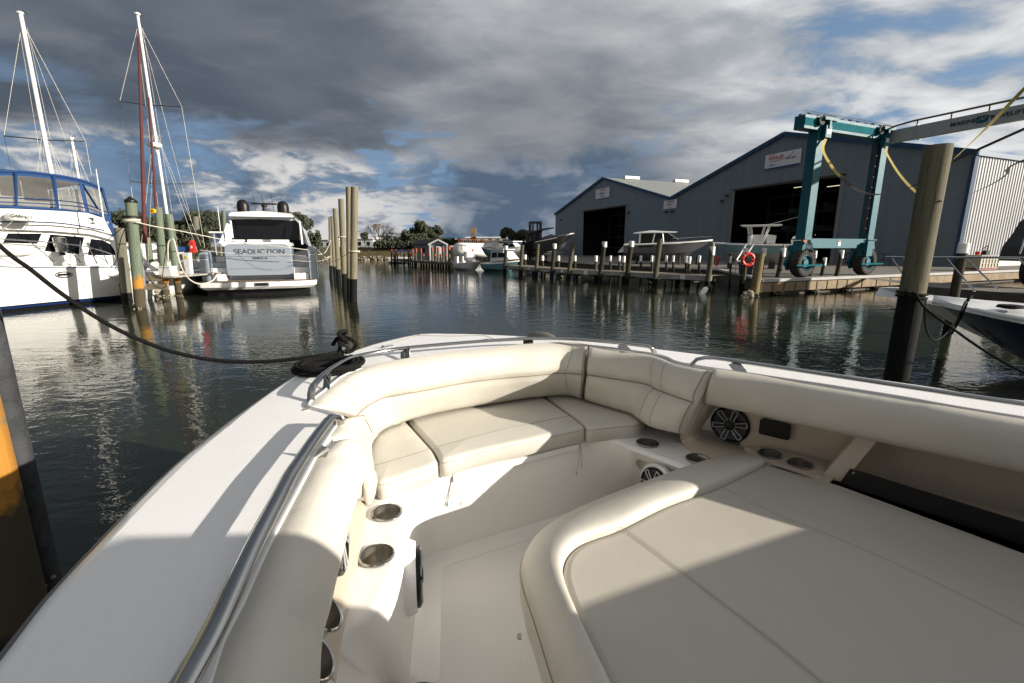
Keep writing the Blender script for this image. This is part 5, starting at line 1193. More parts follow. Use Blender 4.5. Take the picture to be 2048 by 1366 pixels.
# interior lamps (lit tubes)
M['lamp']=mat('lit_tube',(1,1,.9),.5); nb=M['lamp'].node_tree.nodes['Principled BSDF']; nb.inputs['Emission Color'].default_value=(1,.85,.55,1); nb.inputs['Emission Strength'].default_value=.6
for (x,y) in ((1600,374),(1668,372),(1618,470)):
    p=WS(x,y,-9); g=MB(M['lamp']); g.beam(p-wu*.8,p+wu*.8,.15,.06); tag(g.build('tube_light'),{1600:'lit ceiling tube under the right shed door head, left one',1668:'lit ceiling tube at the right end of the right shed door',1618:'small lit tube low inside the right shed beside the lift column'}[x],'lamp')
p=WS(1187,501,-6); g=MB(M['lamp']); g.beam(p-wu*.9,p+wu*.9,.15,.12); tag(g.build('tube_light'),'small lit strip low inside the left shed door','lamp')
# door jamb edges
jm=mat('door_jamb',(.22,.22,.21),.7)
for u,z_ in ((d0-.12,dzz),(d1+.12,dzz),(e0_-.15,ez),(e1_+.15,ez)): g=MB(jm); g.beam(wp(u,ZQ,.05),wp(u,z_,.05),.2,.25,up=(0,1,0)); g.build('door_jamb',wt,smooth=False)
# rust streaks and a door track above each opening
M['rust']=mat('rust_streak',(.09,.055,.035),.9,noise=.4,nscale=3)
for a,b_,z_ in ((d0,d1,dzz),(e0_,e1_,ez)): g=MB(M['rust']); g.beam(wp(a-.4,z_+.12,.10),wp(b_+.4,z_+.12,.10),.14,.16); g.build('door_track',wt,smooth=False)
# wall lamps and conduit
for (x,y) in ((1122,440),(1258,425),(1334,424),(1345,423),(1445,402),(1455,391)):
    p=WS(x,y,.05); g=MB(M['rack']); g.box(p+wn*.12,(.35,.35,.22)); g.box(p+wn*.25+V(0,0,-.1),(.25,.3,.12)); g.build('wall_lamp',wt,smooth=False)
# signs
M['signblue']=mat('sign_blue',(.02,.04,.22),.5); M['signred']=mat('sign_red',(.45,.03,.03),.5); M['signgrey']=mat('sign_grey',(.12,.12,.12),.5)
M['signwhite']=mat('sign_white',(.72,.72,.72),.5)
def sign(label,x0,y0,x1,y1,fn):
    p0=WS(x0,(y0+y1)/2,.1); p1=WS(x1,(y0+y1)/2,.1); c=(p0+p1)/2; w=(p1-p0).length; zt=WS((x0+x1)/2,y0,.1).z; zb=WS((x0+x1)/2,y1,.1).z; h=zt-zb; c.z=(zt+zb)/2
    t=thing('sign',label,'sign',tuple(c)); g=MB(M['signwhite']); g.prism([c-wu*w/2+V(0,0,-h/2),c+wu*w/2+V(0,0,-h/2),c+wu*w/2+V(0,0,h/2),c-wu*w/2+V(0,0,h/2)],wn*.06); g.build('board',t,smooth=False)
    fn(t,c+wn*.07,w,h)
def wedge(t,c,w,h,mt,yo=0):
    g=MB(mt); g.prism([c-wu*w*.36+V(0,0,yo-h*.10),c-wu*w*.10+V(0,0,yo+h*.02),c-wu*w*.02+V(0,0,yo+h*.17),c-wu*w*.0+V(0,0,yo+h*.0),c+wu*w*.36+V(0,0,yo-h*.02),c+wu*w*.1+V(0,0,yo-h*.07)],wn*.01); g.build('emblem',t,smooth=False)
def s1(t,c,w,h):
    text('SPORTSMAN',h*.22,c+V(0,0,h*.32),wu,wn,M['signred'],t,'lettering',.006,shear=.25,font='bold'); wedge(t,c,w,h,M['signblue']); text('Outpost',h*.26,c+V(0,0,-h*.30),wu,wn,M['black'],t,'lettering',.006,shear=.4)
def s2_(t,c,w,h):
    text('SPORTSMAN',h*.24,c+V(0,0,h*.30),wu,wn,M['signred'],t,'lettering',.006,shear=.25,font='bold'); wedge(t,c,w,h,M['signgrey']); text('Boats',h*.22,c+V(0,0,-h*.30),wu,wn,M['signgrey'],t,'lettering',.006,shear=.3)
def s3(t,c,w,h):
    text('WHALER',h*.30,c-wu*w*.20+V(0,0,h*.20),wu,wn,M['signred'],t,'lettering',.006,shear=.3,font='bold'); text('BOSTON',h*.12,c-wu*w*.30+V(0,0,h*.40),wu,wn,M['signred'],t,'lettering',.006)
    g=MB(M['signred']); g.tube(spline([c-wu*w*.38+V(0,0,.0),c-wu*w*.05+V(0,0,h*.02),c+wu*w*.18+V(0,0,h*.14),c+wu*w*.30+V(0,0,h*.40)],16),.05,5,rh=.02); g.build('swoosh',t)
    text('SEA-PRO',h*.19,c+wu*w*.24+V(0,0,h*.02),wu,wn,M['signgrey'],t,'lettering',.006,font='bold',shear=.2); wedge(t,c-wu*w*.27+V(0,0,-h*.25),w*.45,h*.6,M['signgrey'])
    g=MB(M['signblue']); g.prism([c-wu*w*.5+V(0,0,-h*.5),c+wu*w*.5+V(0,0,-h*.5),c+wu*w*.5+V(0,0,-h*.42),c-wu*w*.5+V(0,0,-h*.42)],wn*.01); g.build('stripe',t,smooth=False)
sign('small white sign with a blue wedge on the left shed gable',1192,377,1219,396,s1)
sign('small white sign with a grey wedge below the roof valley',1328,400,1354,417,s2_)
sign('large white sign with red WHALER lettering on the right shed gable',1532,304,1601,334,s3)
# railings by the sheds
g=MB(M['rack']); 
for (x0,x1,k) in ((1680,1780,2.5),(1120,1162,2.5)):
    p=WS(x0,520,k); q=WS(x1,520,k); p.z=q.z=ZQ
    for h in (.5,1.0): g.tube([p+V(0,0,h),q+V(0,0,h)],.03,5)
    for i in range(9): r_=p.lerp(q,i/8); g.tube([r_,r_+V(0,0,1.0)],.03,5)
tag(g.build('railing'),'thin dark pipe railings along the foot of the sheds','railing')
# ================================================================ boat lift
M['teal']=mat('teal_paint',(.001,.085,.115),.5,noise=.12,nscale=2,spec=.3)
M['tealw']=mat('worn_teal_paint',(.001,.10,.125),.8,spec=.1,noise=.3,nscale=3)
M['tyre']=mat('tyre_rubber',(.022,.02,.018),.85,noise=.3,nscale=6)
TL=P(1597,554,ZQ); TL=V(TL.x,TL.y,ZQ); TR=TL+E2*5.3; TWD=10.0
lt=thing('boat_lift','tall teal rubber-tyred boat lift on the quay with yellow slings hanging','boat lift',tuple(TL))
def colm(base,xt,yt,name='column'):
    b=base+V(0,0,1.75); t=PY(xt,yt,base.y); t=V(base.x+(t.x-base.x)*0+.0,base.y,t.z); return b,t
ztop=PY(1630,262,TL.y).z
def frame(o, near=True):
    a=TL+o; b=TR+o; hi=ztop
    for p in (a,b):
        g=MB(M['teal']); g.beam(p+V(0,0,2.6-ZQ),p+V(0,0,hi-ZQ),.52,.52,up=E2); c_=g.build('column',lt,smooth=False)
        g=MB(M['tealw']); g.beam(p+E1*.265+V(0,0,2.7-ZQ),p+E1*.265+V(0,0,hi-.2-ZQ),.34,.012,up=E1); 
        g=MB(M['teal']); g.box(p+V(0,0,2.62-ZQ),(.75,.75,.05),math.atan2(E2.y,E2.x)); g.box(p+V(0,0,2.25-ZQ),(.62,.62,.6),math.atan2(E2.y,E2.x)); g.build('flange',lt,smooth=False)
        # fork, hub and tyre
        g=MB(M['teal']); g.prism([p+E2*-.75+E1*-.42+V(0,0,.75),p+E2*-.35+E1*-.42+V(0,0,1.35),p+E2*.35+E1*-.42+V(0,0,1.6),p+E2*.3+E1*-.42+V(0,0,1.0),p+E2*-.5+E1*-.42+V(0,0,.35)],E1*.16); g.box(p+V(0,0,1.5)+E1*-.1,(.8,.8,.35),math.atan2(E2.y,E2.x)); g.build('fork',lt,smooth=False)
        wh=MB(M['tyre']); mx=V(E1.x,E1.y,0).to_track_quat('Z','Y').to_matrix(); c=p+E1*.12+V(0,0,.76)
        wh.lathe([(.42,-.24),(.62,-.27),(.72,-.22),(.75,-.1),(.75,.1),(.72,.22),(.62,.27),(.42,.24),(.42,-.24)],c,40,mx,cap=False)
        for k in range(24):
            a_=2*math.pi*k/24
            for s in (-1,1):
                q=c+mx@V(math.cos(a_+s*.06)*.74,math.sin(a_+s*.06)*.74,s*.14); q2=c+mx@V(math.cos(a_)*.68,math.sin(a_)*.68,s*.26); wh.beam(q,q2,.10,.05,up=mx@V(math.cos(a_),math.sin(a_),0))
        w_=wh.build('tyre',lt)
        g=MB(M['teal']); g.lathe([(.42,.2),(.38,.22),(.34,.12),(.18,.10),(.18,.2),(0,.2)],c,28,mx,cap=False); g.use(M['black']); g.lathe([(.33,.1),(.2,.09)],c,24,mx,cap=False); g.build('rim',w_)
        g=MB(M['tealw']); g.beam(c-E2*1.05+E1*.42+V(0,0,-.12),c+E2*.95+E1*.42+V(0,0,-.12),.10,.08); g.build('step_bar',lt,smooth=False)
    g=MB(M['teal']); g.beam(a+V(0,0,2.42-ZQ)+E2*.27,b+V(0,0,2.42-ZQ)-E2*.27,.42,.50); g.box(b+V(0,0,2.1-ZQ)-E2*.45+E1*.3,(.5,.5,.75),math.atan2(E2.y,E2.x)); g.build('lower_beam',lt,smooth=False)
    g=MB(M['teal']); u0=a-E2*1.35+V(0,0,hi-ZQ+.28); u1=b+E2*.35+V(0,0,hi-ZQ+.28); g.beam(u0,u1,.55,.62); g.use(M['tealw']); g.beam(u0+E1*.285-V(0,0,.0),u1+E1*.285,.02,.34); tb=g.build('top_beam',lt,smooth=False)
    g=MB(M['rack'])
    for k in range(22): p=u0.lerp(u1,(k+.5)/22)+V(0,0,.36+.03*(k%3)); g.box(p+E1*.1*((k%2)*2-1),(.14,.10,.10),.4)
    for z in (.42,.50): g.tube([u0+V(0,0,z)+E1*.2,u1+V(0,0,z)+E1*.2],.012,5)
    g.build('cable_run',tb,smooth=False)
    hooks=[]
    for q in (a+E2*.15,b-E2*.35):
        q=q+E1*.42+V(0,0,hi-ZQ)
        g=MB(M['teal']); g.box(q+V(0,0,.45),(.95,.35,.14),math.atan2(E2.y,E2.x)); g.box(q+V(0,0,-.12),(.42,.2,.55),math.atan2(E2.y,E2.x)); g.beam(q+V(0,0,.4),q+V(0,0,0),.3,.14,up=E2); tr=g.build('trolley',lt,smooth=False)
        g=MB(M['white']); g.box(q+E1*.11+V(0,0,-.12),(.26,.01,.22),math.atan2(E2.y,E2.x)); g.build('plate',tr,smooth=False)
        g=MB(M['rack'])
        for k in range(6): g.lathe([(.07,-.03),(.09,0),(.07,.03)],q+E2*(-.4+.16*k)+V(0,0,.56)+E1*.05,10,mx)
        g.lathe([(.2,-.05),(.22,0),(.2,.05)],q-E2*.5+V(0,0,.35),16,mx); g.build('sheaves',tr)
        hooks.append(q+V(0,0,-.42))
    return hooks
h1=frame(V(0,0,0)); h2=frame(E1*TWD)
# white cross beam with the maker's lettering
M['greybeam']=mat('pale_grey_beam',(.38,.38,.37),.4,noise=.08,nscale=2)
cb0=TR+E2*.2+V(0,0,ztop-ZQ+.1)+E1*.3; cb1=cb0+E1*(TWD-.5); g=MB(M['greybeam']); g.beam(cb0,cb1,.4,.62); g.box(cb0+E1*1.3,(.46,.08,.70),math.atan2(E2.y,E2.x)); cbm=g.build('cross_beam',lt,smooth=False)
g=MB(mat('brown_pipe',(.10,.075,.055),.6)); g.tube([cb0+V(0,0,.5)-E1*.3,cb0+V(0,0,.62)+E1*1,cb1+V(0,0,.62)],.05,8)
for k in range(6): g.beam(cb0+E1*(1.2+k*1.4)+V(0,0,.3),cb0+E1*(1.2+k*1.4)+V(0,0,.62),.06,.04,up=E2)
g.build('pipe_run',cbm)
fc=-E2*.212
def on_beam(px,py): return PW(px,py,cb0+fc,cb0+fc+E1)
ink=mat('beam_lettering',(.015,.02,.03),.5)
c1_=on_beam(1926,248); c2_=on_beam(2010,234); 
zc=cb0.z
sz=.25
text('MARINE',sz,V(c1_.x,c1_.y,zc),E1,-E2,ink,lt,'lettering',.004,font='bold',sx=1.12)
text('TRAVELIFT',sz,V(c2_.x,c2_.y,zc),E1,-E2,ink,lt,'lettering',.004,font='bold',sx=1.12)
q=on_beam(1963,243); g=MB(M['teal']); q=V(q.x,q.y,zc); g.prism([q-E1*.19+V(0,0,-.15),q+E1*.19+V(0,0,-.15),q+E1*.19+V(0,0,.15),q-E1*.19+V(0,0,.15)],-E2*.006); g.use(M['white']); g.tube(spline([q-E1*.14-E2*.012+V(0,0,-.1),q-E2*.012+V(0,0,.08),q+E1*.05-E2*.012+V(0,0,-.06),q+E1*.16-E2*.012+V(0,0,.12)],12),.02,5,rh=.01); g.build('badge',lt)
# slings
def strap(pts,w,mts,name,label):
    g=MB(mts[0]); sp_=spline(pts,70); rows=[[],[]]
    for i,p in enumerate(sp_):
        d=(sp_[min(i+1,69)]-sp_[max(i-1,0)]).normalized(); tw=.5*math.sin(i*.09)+.2; s=(E2*math.cos(tw)+V(0,0,1).cross(E2)*0+V(0,0,math.sin(tw)*.6)); s=(s-d*s.dot(d)).normalized()
        rows[0].append(p-s*w/2); rows[1].append(p+s*w/2)
    k=int(70*mts[1])
    g.loft([r[:k+1] for r in rows]); g.use(mts[2]); g.loft([r[k:] for r in rows]); return g
M['sling']=mat('yellow_sling',(.36,.30,.07),.8,noise=.2,nscale=5); M['slingd']=mat('dark_sling',(.05,.047,.04),.85,noise=.3,nscale=6)
def slp(l): return [PY(x,y,Yv) for x,y,Yv in l]
Y0,Y1_=h1[0].y,h2[0].y
pts=[h1[0]]+slp(((1646,300,Y0-.3),(1665,335,Y0-1.2),(1690,362,Y0-2.2),(1720,382,Y0-3.2),(1752,389,Y0-4.2),(1790,383,Y0-5.2),(1835,368,Y0-6.2),(1890,330,Y0-7.3)))+[h2[0].lerp(PY(1890,330,Y0-7.3),.35),h2[0]]
g=strap(pts,.17,(M['sling'],.20,M['slingd']),'sling',''); tag(g.build('sling'),'dark webbing sling sagging from the left trolley of the boat lift','sling','slings of the boat lift')
Y0,Y1_=h1[1].y,h2[1].y
pts=[h1[1]]+slp(((1775,310,Y0-.4),(1800,350,Y0-1.3),(1832,384,Y0-2.4),(1862,402,Y0-3.3),(1892,401,Y0-4.0),(1940,388,Y0-4.8),(1990,365,Y0-5.6),(2015,347,Y0-6.0),(2048,320,Y0-6.6)))+[h2[1]]
g=strap(pts,.16,(M['sling'],.34,M['slingd']),'sling',''); tag(g.build('sling'),'thin sling from the right trolley passing behind the big piling','sling','slings of the boat lift')
q0=PY(1905,321,16.5); q1=PY(2048,178,14.2); g=MB(M['sling']); dd_=(q1-q0); pts=[q0-dd_*.4,q0,q0.lerp(q1,.5)+V(0,0,-.05),q1,q1+dd_*.35]; sg=strap(pts,.16,(M['sling'],.5,M['sling']),'sling',''); tag(sg.build('sling'),'bright yellow sling running up to the right edge in front of the beam','sling','slings of the boat lift')
g=MB(mat('hose_brown',(.06,.05,.04),.7)); q=TR-E2*.36+E1*.05; g.beam(q+V(0,0,2.3),q+V(0,0,ztop-ZQ-.3),.10,.16,up=E2)
for k in range(9): g.box(q+V(0,0,2.6+k*.55),(.2,.2,.04),math.atan2(E2.y,E2.x))
g.build('hose_tray',lt,smooth=False)
g=MB(M['black']); 
for k in range(3): g.tube(spline([TL+E1*.3+E2*(.1*k-.1)+V(0,0,1.9),TL+E1*.45+E2*(.1*k)+V(0,0,1.5),TL+E1*.2+E2*(.2+.1*k)+V(0,0,1.0)],10),.022,5)
for k in range(3): g.tube(spline([TR-E2*.6+E1*.35+E2*(.1*k-.1)+V(0,0,1.6),TR-E2*.8+E1*.4+V(0,0,1.25+.05*k),TR-E2*.4+E1*.3+V(0,0,1.1)],10),.022,5)
g.build('hydraulic_hose',lt)
# orange lamp on the left column
g=MB(M['orange']); g.box(TL+V(0,0,2.55-ZQ)-E2*.3+E1*.28,(.28,.12,.14),math.atan2(E2.y,E2.x)); g.build('marker_lamp',lt)
g=MB(M['white']); g.box(TL.lerp(TR,.5)+V(0,0,2.42-ZQ)+E1*.22,(.22,.01,.28),math.atan2(E2.y,E2.x)); g.use(M['orange']); g.box(TL.lerp(TR,.5)+V(0,0,2.52-ZQ)+E1*.226,(.20,.01,.06),math.atan2(E2.y,E2.x)); g.build('notice',lt,smooth=False)
# ================================================================ finger dock with pilings, right of centre
ZD=.72
fl_=[P(x,y,ZD) for x,y in ((1014,530.5),(1073,535),(1148,540),(1256,544),(1314,548),(1424,552))]
dk=thing('finger_dock','long low finger dock with pale grey fascia in front of the sheds','dock',tuple(fl_[0]))
fs=even(dense_lin(fl_,.5),40)
g=MB(M['woodg'])
for a,b_ in zip(fl_,fl_[1:]): g.beam(a+V(0,0,-.12),b_+V(0,0,-.12),.08,.26)
g.build('fascia',dk,smooth=False)
dkn=V(.80,.60,0)
g=MB(M['wood']); g.loft([fs,[p+dkn*1.6 for p in fs]]); g.build('deck_boards',dk,smooth=False)
g=MB(M['seawalld'])
for i in range(1,40,3): g.box(fs[i]+dkn*.8+V(0,0,-.22),(1.6,.2,.3),math.atan2(dkn.y,dkn.x))
g.build('cross_bearer',dk,smooth=False)
for i in range(2,40,4): 
    g=MB(M['pile_dark']); p=fs[i]+dkn*1.1; g.tube([V(p.x,p.y,-.5),V(p.x,p.y,ZD-.2)],.15,12); g.use(M['barn']); lumps(g,(p.x,p.y),.13,8,.07,.0,.3); g.build('support_pile',dk)
for i,(x,y) in enumerate(((1058,536),(1125,539),(1172,541),(1232,544),(1366,552))):
    g=MB(M['signwhite']); a=PW(x,y,fl_[min(i,4)],fl_[min(i+1,5)]); d_=(fl_[min(i+1,5)]-fl_[min(i,4)]).normalized(); n_=V(-d_.y,d_.x,0); n_=n_ if n_.y<0 else -n_; a=V(a.x,a.y,ZD-.12)+n_*.05; g.beam(a-d_*.14,a+d_*.14,.01,.2); g.build('berth_plate',dk,smooth=False)
def dline(px):
    for a,b_ in zip(fl_,fl_[1:]):
        q=PW(px,540,a,b_)
        if (q-a).dot(b_-a)>=-1 and (q-b_).dot(b_-a)<=0: return V(q.x,q.y,0)
    q=PW(px,540,fl_[-2],fl_[-1]); return V(q.x,q.y,0)
DG='tall pilings along the front of the finger dock'
names={1012:'first tall dock piling at the far left end, by the teal cabin boat',1045:'second tall dock piling from the left, bare top, under the forklift boat',1076:'third tall dock piling from the left, bare top',1109:'white-capped tall dock piling left of the left shed door',1146:'bare tall dock piling leaning just left of the left shed door',1209:'white-capped tall dock piling in front of the left shed door',1263:'white-capped tall dock piling right of the left shed door',1320:'bare tall dock piling in front of the grey cruiser wheelhouse',1425:'thick piling with white band and wooden point at the grey cruiser bow'}
for (tx,ty,bx,w,capw) in ((1012,492,1013,7,1),(1045,490,1045,7.5,0),(1076,488,1076,7.5,0),(1109,488,1108,8,1),(1146,486,1141,9,0),(1209,484,1204,10,1),(1263,483,1258,10.5,1),(1320,477,1315,11,0),(1425,494,1421,12,2)):
    b=dline(bx)-dkn*.22; b.z=0; t=PY(tx,ty,b.y); r=w*.5*(b.y*CP+.4)/F/(1+((tx-1024)/F)**2)**.5
    if capw==2:
        o=piling(b,t,r,M['pile_dock'],names[tx],DG,capm=M['whitec'],caph=.42); g=MB(M['wood']); g.lathe([(r*.8,0),(r*.75,.1),(0,.28)],t+V(0,0,.03),10,cap=False); g.build('wood_point',o)
    else: piling(b,t,r,M['pile_dark'] if capw else M['pile_dock'],names[tx],DG,capm=M['whitec'] if capw else None,caph=.32,capr=1.1)
SG='short white-capped pilings behind the finger dock'
short=[(1050,510,6,5),(1085,512,6,4),(1117,512,6,5),(1150,512,5.5,4),(1192,512,6.5,1.4),(1221,512,5,5),(1239,512,5,5),(1248,513,6.5,1.4),(1282,512,5,5),(1304,512,5,5),(1311,513,7,1.4),(1333,512,5,5),(1347,512,5,5),(1373,513,6,5),(1379,514,7.5,1.4),(1399,512,6,5),(1462,513,4.5,3)]
lab=['directly right of the forklift mast','second from the forklift','just left of the white-capped tall piling near the left shed','before the left jamb of the left shed door','on the dock before the left shed door, palest of them','in the middle of the left shed door','near the right jamb of the left shed door','on the dock just right of the left shed door','under the grey cruiser stern','left of the bare piling at the cruiser wheelhouse','on the dock touching the bare piling at the cruiser','right of the bare piling, first under the cruiser hull','right of the bare piling, second under the cruiser hull','under the cruiser hull, close left of a paler one','on the dock under the cruiser bow quarter, paler','under the cruiser bow, last before the pointed piling','between the red hose tube and the life ring']
for (x,y,w,off),l in zip(short,lab):
    b=dline(x)+dkn*off; b=PY(x,545,b.y); b.z=0; t=PY(x,y,b.y); r=w*.5*(b.y*CP+.3)/F/(1+((x-1024)/F)**2)**.5
    piling(b,t,r,M['pile_dark'] if off>2 else M['pile_dock'],('short white-capped piling '+l) if 'tall piling near' not in l else 'short white-capped piling just left of the tall one near the left shed',SG,capm=M['whitec'],caph=.36,capr=1.12)
QG='pilings standing round the boat lift pier'
cor=piling(A0+V(-.25,-.1,-ZQ),PY(1521,506,A0.y),.20,M['pile_corner'],'stout rust-streaked corner piling at the tip of the boat lift pier',QG,capm=None,barn=12)
for (tx,ty,bx,by,w,capc,l) in ((1492,497,1490,553,10,0,'white-capped piling standing behind the life ring'),(1529,497,1525,553,10,0,'white-capped piling just right of the corner piling'),(1567,497,1560,556,11,1,'white-banded piling with pointed wooden top left of the lift wheel'),(1630,501,1625,553,10,0,'white-capped piling right of the left lift wheel'),(1650,516,1649,552,8,0,'short white-capped piling midway under the lift beam'),(1684,501,1679,553,10,0,'white-capped piling left of the right lift wheel')):
    b=P(bx,by,ZQ)+V(0,.3,0); t=PY(tx,ty,b.y); r=w*.5*b.y/F/(1+((tx-1024)/F)**2)**.5; b.z=.1
    o=piling(b,t,r,M['pile_dark'],l,QG,capm=M['whitec'],caph=.42,capr=1.1)
    if capc: g=MB(M['wood']); g.lathe([(r*.8,0),(0,.22)],t+V(0,0,.03),10,cap=False); g.build('wood_point',o)
# life ring, bin, hose tube, ladder, floats
p=PY(1496,519,A0.y+1.3); t=thing('life_ring','orange-red life ring hung on a post at the pier tip','life ring',(p.x,p.y,ZQ)); p.z-=0
g=MB(M['red']); ring(g,p,V(0,-1,0),.27,.085,30,10); g.build('ring',t)
g=MB(M['white']); 
for k in range(4): a=R(45+90*k); c=p+V(math.cos(a)*.27,0,math.sin(a)*.27); ring(g,c,V(-math.sin(a),0,math.cos(a)),.085,.012,12,5)
g.build('band',t)
g=MB(M['pile_dock']); g.tube([V(p.x,p.y+.2,ZQ-.2),V(p.x,p.y+.2,p.z+.35)],.08,8); g.build('post',t)
p=P(1499,552,ZQ)+V(0,.5,0); t=thing('bin','dark blue-grey rubbish bin below the life ring','bin',(p.x,p.y,ZQ)); g=MB(mat('bin_plastic',(.035,.042,.055),.6)); g.loft([[V(x*.24,y*.24,.02) for x,y in ((-1,-1),(1,-1),(1,1),(-1,1))],[V(x*.28,y*.28,.62) for x,y in ((-1,-1),(1,-1),(1,1),(-1,1))]],closed=True); g.build('body',t,world=False,smooth=False); g=MB(M['black']); g.box((0,0,.65),(.62,.62,.06)); g.build('lid',t,world=False,smooth=False)
p=PY(1434,522,29); g=MB(M['red']); g.tube([p+V(0,0,-.3),p+V(0,0,.3)],.09,12); g.use(M['black']); g.tube([p+V(.05,-.08,-.2),p+V(.05,-.08,.2)],.02,5); tag(g.build('hose_tube'),'narrow upright red tube right of the pointed piling','tube')
t=thing('boarding_ladder','white tubular boarding ladder leaning at the teal boat bow','ladder',tuple(P(1468,552,ZQ)))
for dx in (0,14):
    g=MB(M['white']); g.tube([PY(1470+dx,552,27),PY(1473+dx,520,27),PY(1490+dx,493,27.5),PY(1492+dx,488,27.5)],.045,8); g.build('side_rail',t)
for k in range(4): g=MB(M['white']); g.tube([PY(1471+k*.6,546-8*k,27),PY(1485+k*.6,546-8*k,27)],.03,6); g.build('rung',t)
g=MB(M['gel']); p=P(1411,589,0)+V(0,.3,.05); g.lathe([(0,-.35),(.09,-.3),(.13,-.2),(.13,.2),(.09,.3),(0,.35)],p,14,V(.6,.1,.9).normalized().to_track_quat('Z','Y').to_matrix(),cap=False); tag(g.build('fender'),'white fender floating at an angle beside the pointed piling','fender')
g=MB(M['gel']); p=P(1414,572,0)+V(0,1.0,.45); g.lathe([(0,-.22),(.07,-.18),(.08,.12),(0,.22)],p,12,cap=False); tag(g.build('fender'),'small white fender hanging under the finger dock end','fender')
g=MB(M['barn']); p=P(1495,594,0); lumps(g,(p.x,p.y),.05,16,.2,-.02,.12); tag(g.build('rock'),'barnacled lump awash beside the pier corner','rock')
# ================================================================ boats on the right
def boat_hull(t,L,B,sheer,draft,hullm,botm,z_split=.25,bow_rake=.5,flare=.8,chine=.35,decked=True,deckm=None):
    """local frame: bow at +x; waterline z=0"""
    n=22; secs=[]; side=MB(hullm); bot=MB(botm); dk_=MB(deckm or M['gel'])
    for i in range(n+1):
        u=i/n; w=B/2*(1-max(0,(u-.45)/.55)**2.3)+.004; zs=sheer[0]+(sheer[1]-sheer[0])*u**2; x=L*u
        cz=z_split+(zs-z_split)*.55*max(0,(u-.55)/.45)**2.2; cw=w*(flare if u<.5 else flare*(1-.55*((u-.5)/.5)**1.5)); kz=-draft+(zs*.75+draft)*max(0,(u-.6)/.4)**2.6; 
        xr=x-bow_rake*max(0,(u-.55)/.45)**1.5*.0
        secs.append((V(x,w,zs),V(x-.18*u*bow_rake,w*.97,zs*.62+cz*.38),V(x-bow_rake*u**3*.45,cw,cz),V(x-bow_rake*u**3*.9,0,kz)))
    for s in (1,-1):
        f=lambda v: V(v.x,v.y*s,v.z)
        side.loft([[f(q[0]) for q in secs],[f(q[1]) for q in secs],[f(q[2]) for q in secs]]); bot.loft([[f(q[2]) for q in secs],[f(q[3]) for q in secs]])
        dk_.loft([[f(q[0])+V(0,0,.03) for q in secs],[f(q[0])+V(0,.0,-.05) for q in secs]]); 
        dk_.loft([[f(q[0])+V(0,0,.03) for q in secs],[V(q[0].x,0,q[0].z+.10) for q in secs]])
    q=secs[0]; side.poly([q[0],q[2],q[3],V(q[2].x,-q[2].y,q[2].z),V(q[0].x,-q[0].y,q[0].z)])
    side.build('hull',t,world=False,angle=40); bot.build('bottom',t,world=False,angle=40); dk_.build('deck',t,world=False,angle=40)
    return secs
M['navy']=mat('navy_hull',(.008,.014,.045),.15,coat=.5); M['tealhull']=mat('pale_teal_hull',(.11,.22,.25),.3,coat=.2); M['greyhull']=mat('grey_cruiser_hull',(.095,.10,.11),.25,.1,coat=.3)
M['bottomwhite']=mat('dull_white_bottom',(.40,.39,.36),.5,noise=.12,nscale=2); M['blackhull']=mat('black_hull',(.012,.012,.014),.2); M['bluebottom']=mat('blue_antifoul',(.02,.06,.10),.7)
hb=math.atan2(.92,-.392)
t=thing('motor_boat','navy hulled boat with white deck moored at the right edge','boat',(0,0,0),hb)
bow=PY(1866,598,8.0); L_=8.5; o=V(bow.x,bow.y,0)-V(-.392,.92,0)*L_; t.location=o; WM[t.name]=Matrix.Translation(o)@Matrix.Rotation(hb,4,'Z')
boat_hull(t,L_,2.9,(1.0,1.28),.35,M['navy'],M['bottomwhite'],.22,1.6,.86)
g=MB(M['gel']); g.tube([V(L_-.02,0,1.27),V(L_-1.2,.72,1.22),V(L_-2.6,1.25,1.15),V(L_-4.2,1.44,1.08)],.035,8); g.build('rub_strake',t,world=False)
g=MB(M['rope']); g.lathe([(.05,0),(.16,.02),(.14,.06),(.04,.07)],(L_-1.15,.45,1.30),12); inv=WM[t.name].inverted(); g.tube(spline([inv@PY(1944,592,6.95),inv@PY(1936,602,6.85),inv@PY(1924,630,7.0),inv@PY(1912,652,7.25),inv@PY(1903,668,7.45)],20),.016,6); g.build('bow_line',t,world=False)
g=MB(M['gel']); g.loft([[V(L_-2.2,-.5,1.33),V(L_-2.2,.5,1.33),V(L_-4.5,.7,1.30),V(L_-4.5,-.7,1.30)],[V(L_-2.6,-.35,1.42),V(L_-2.6,.35,1.42),V(L_-4.5,.5,1.9),V(L_-4.5,-.5,1.9)]],closed=True); g.build('cuddy',t,world=False)
g=MB(M['tealglass']); g.poly([V(L_-3.2,-.42,1.62),V(L_-3.2,.42,1.62),V(L_-3.9,.5,2.05),V(L_-3.9,-.5,2.05)]); g.build('windscreen',t,world=False,smooth=False)
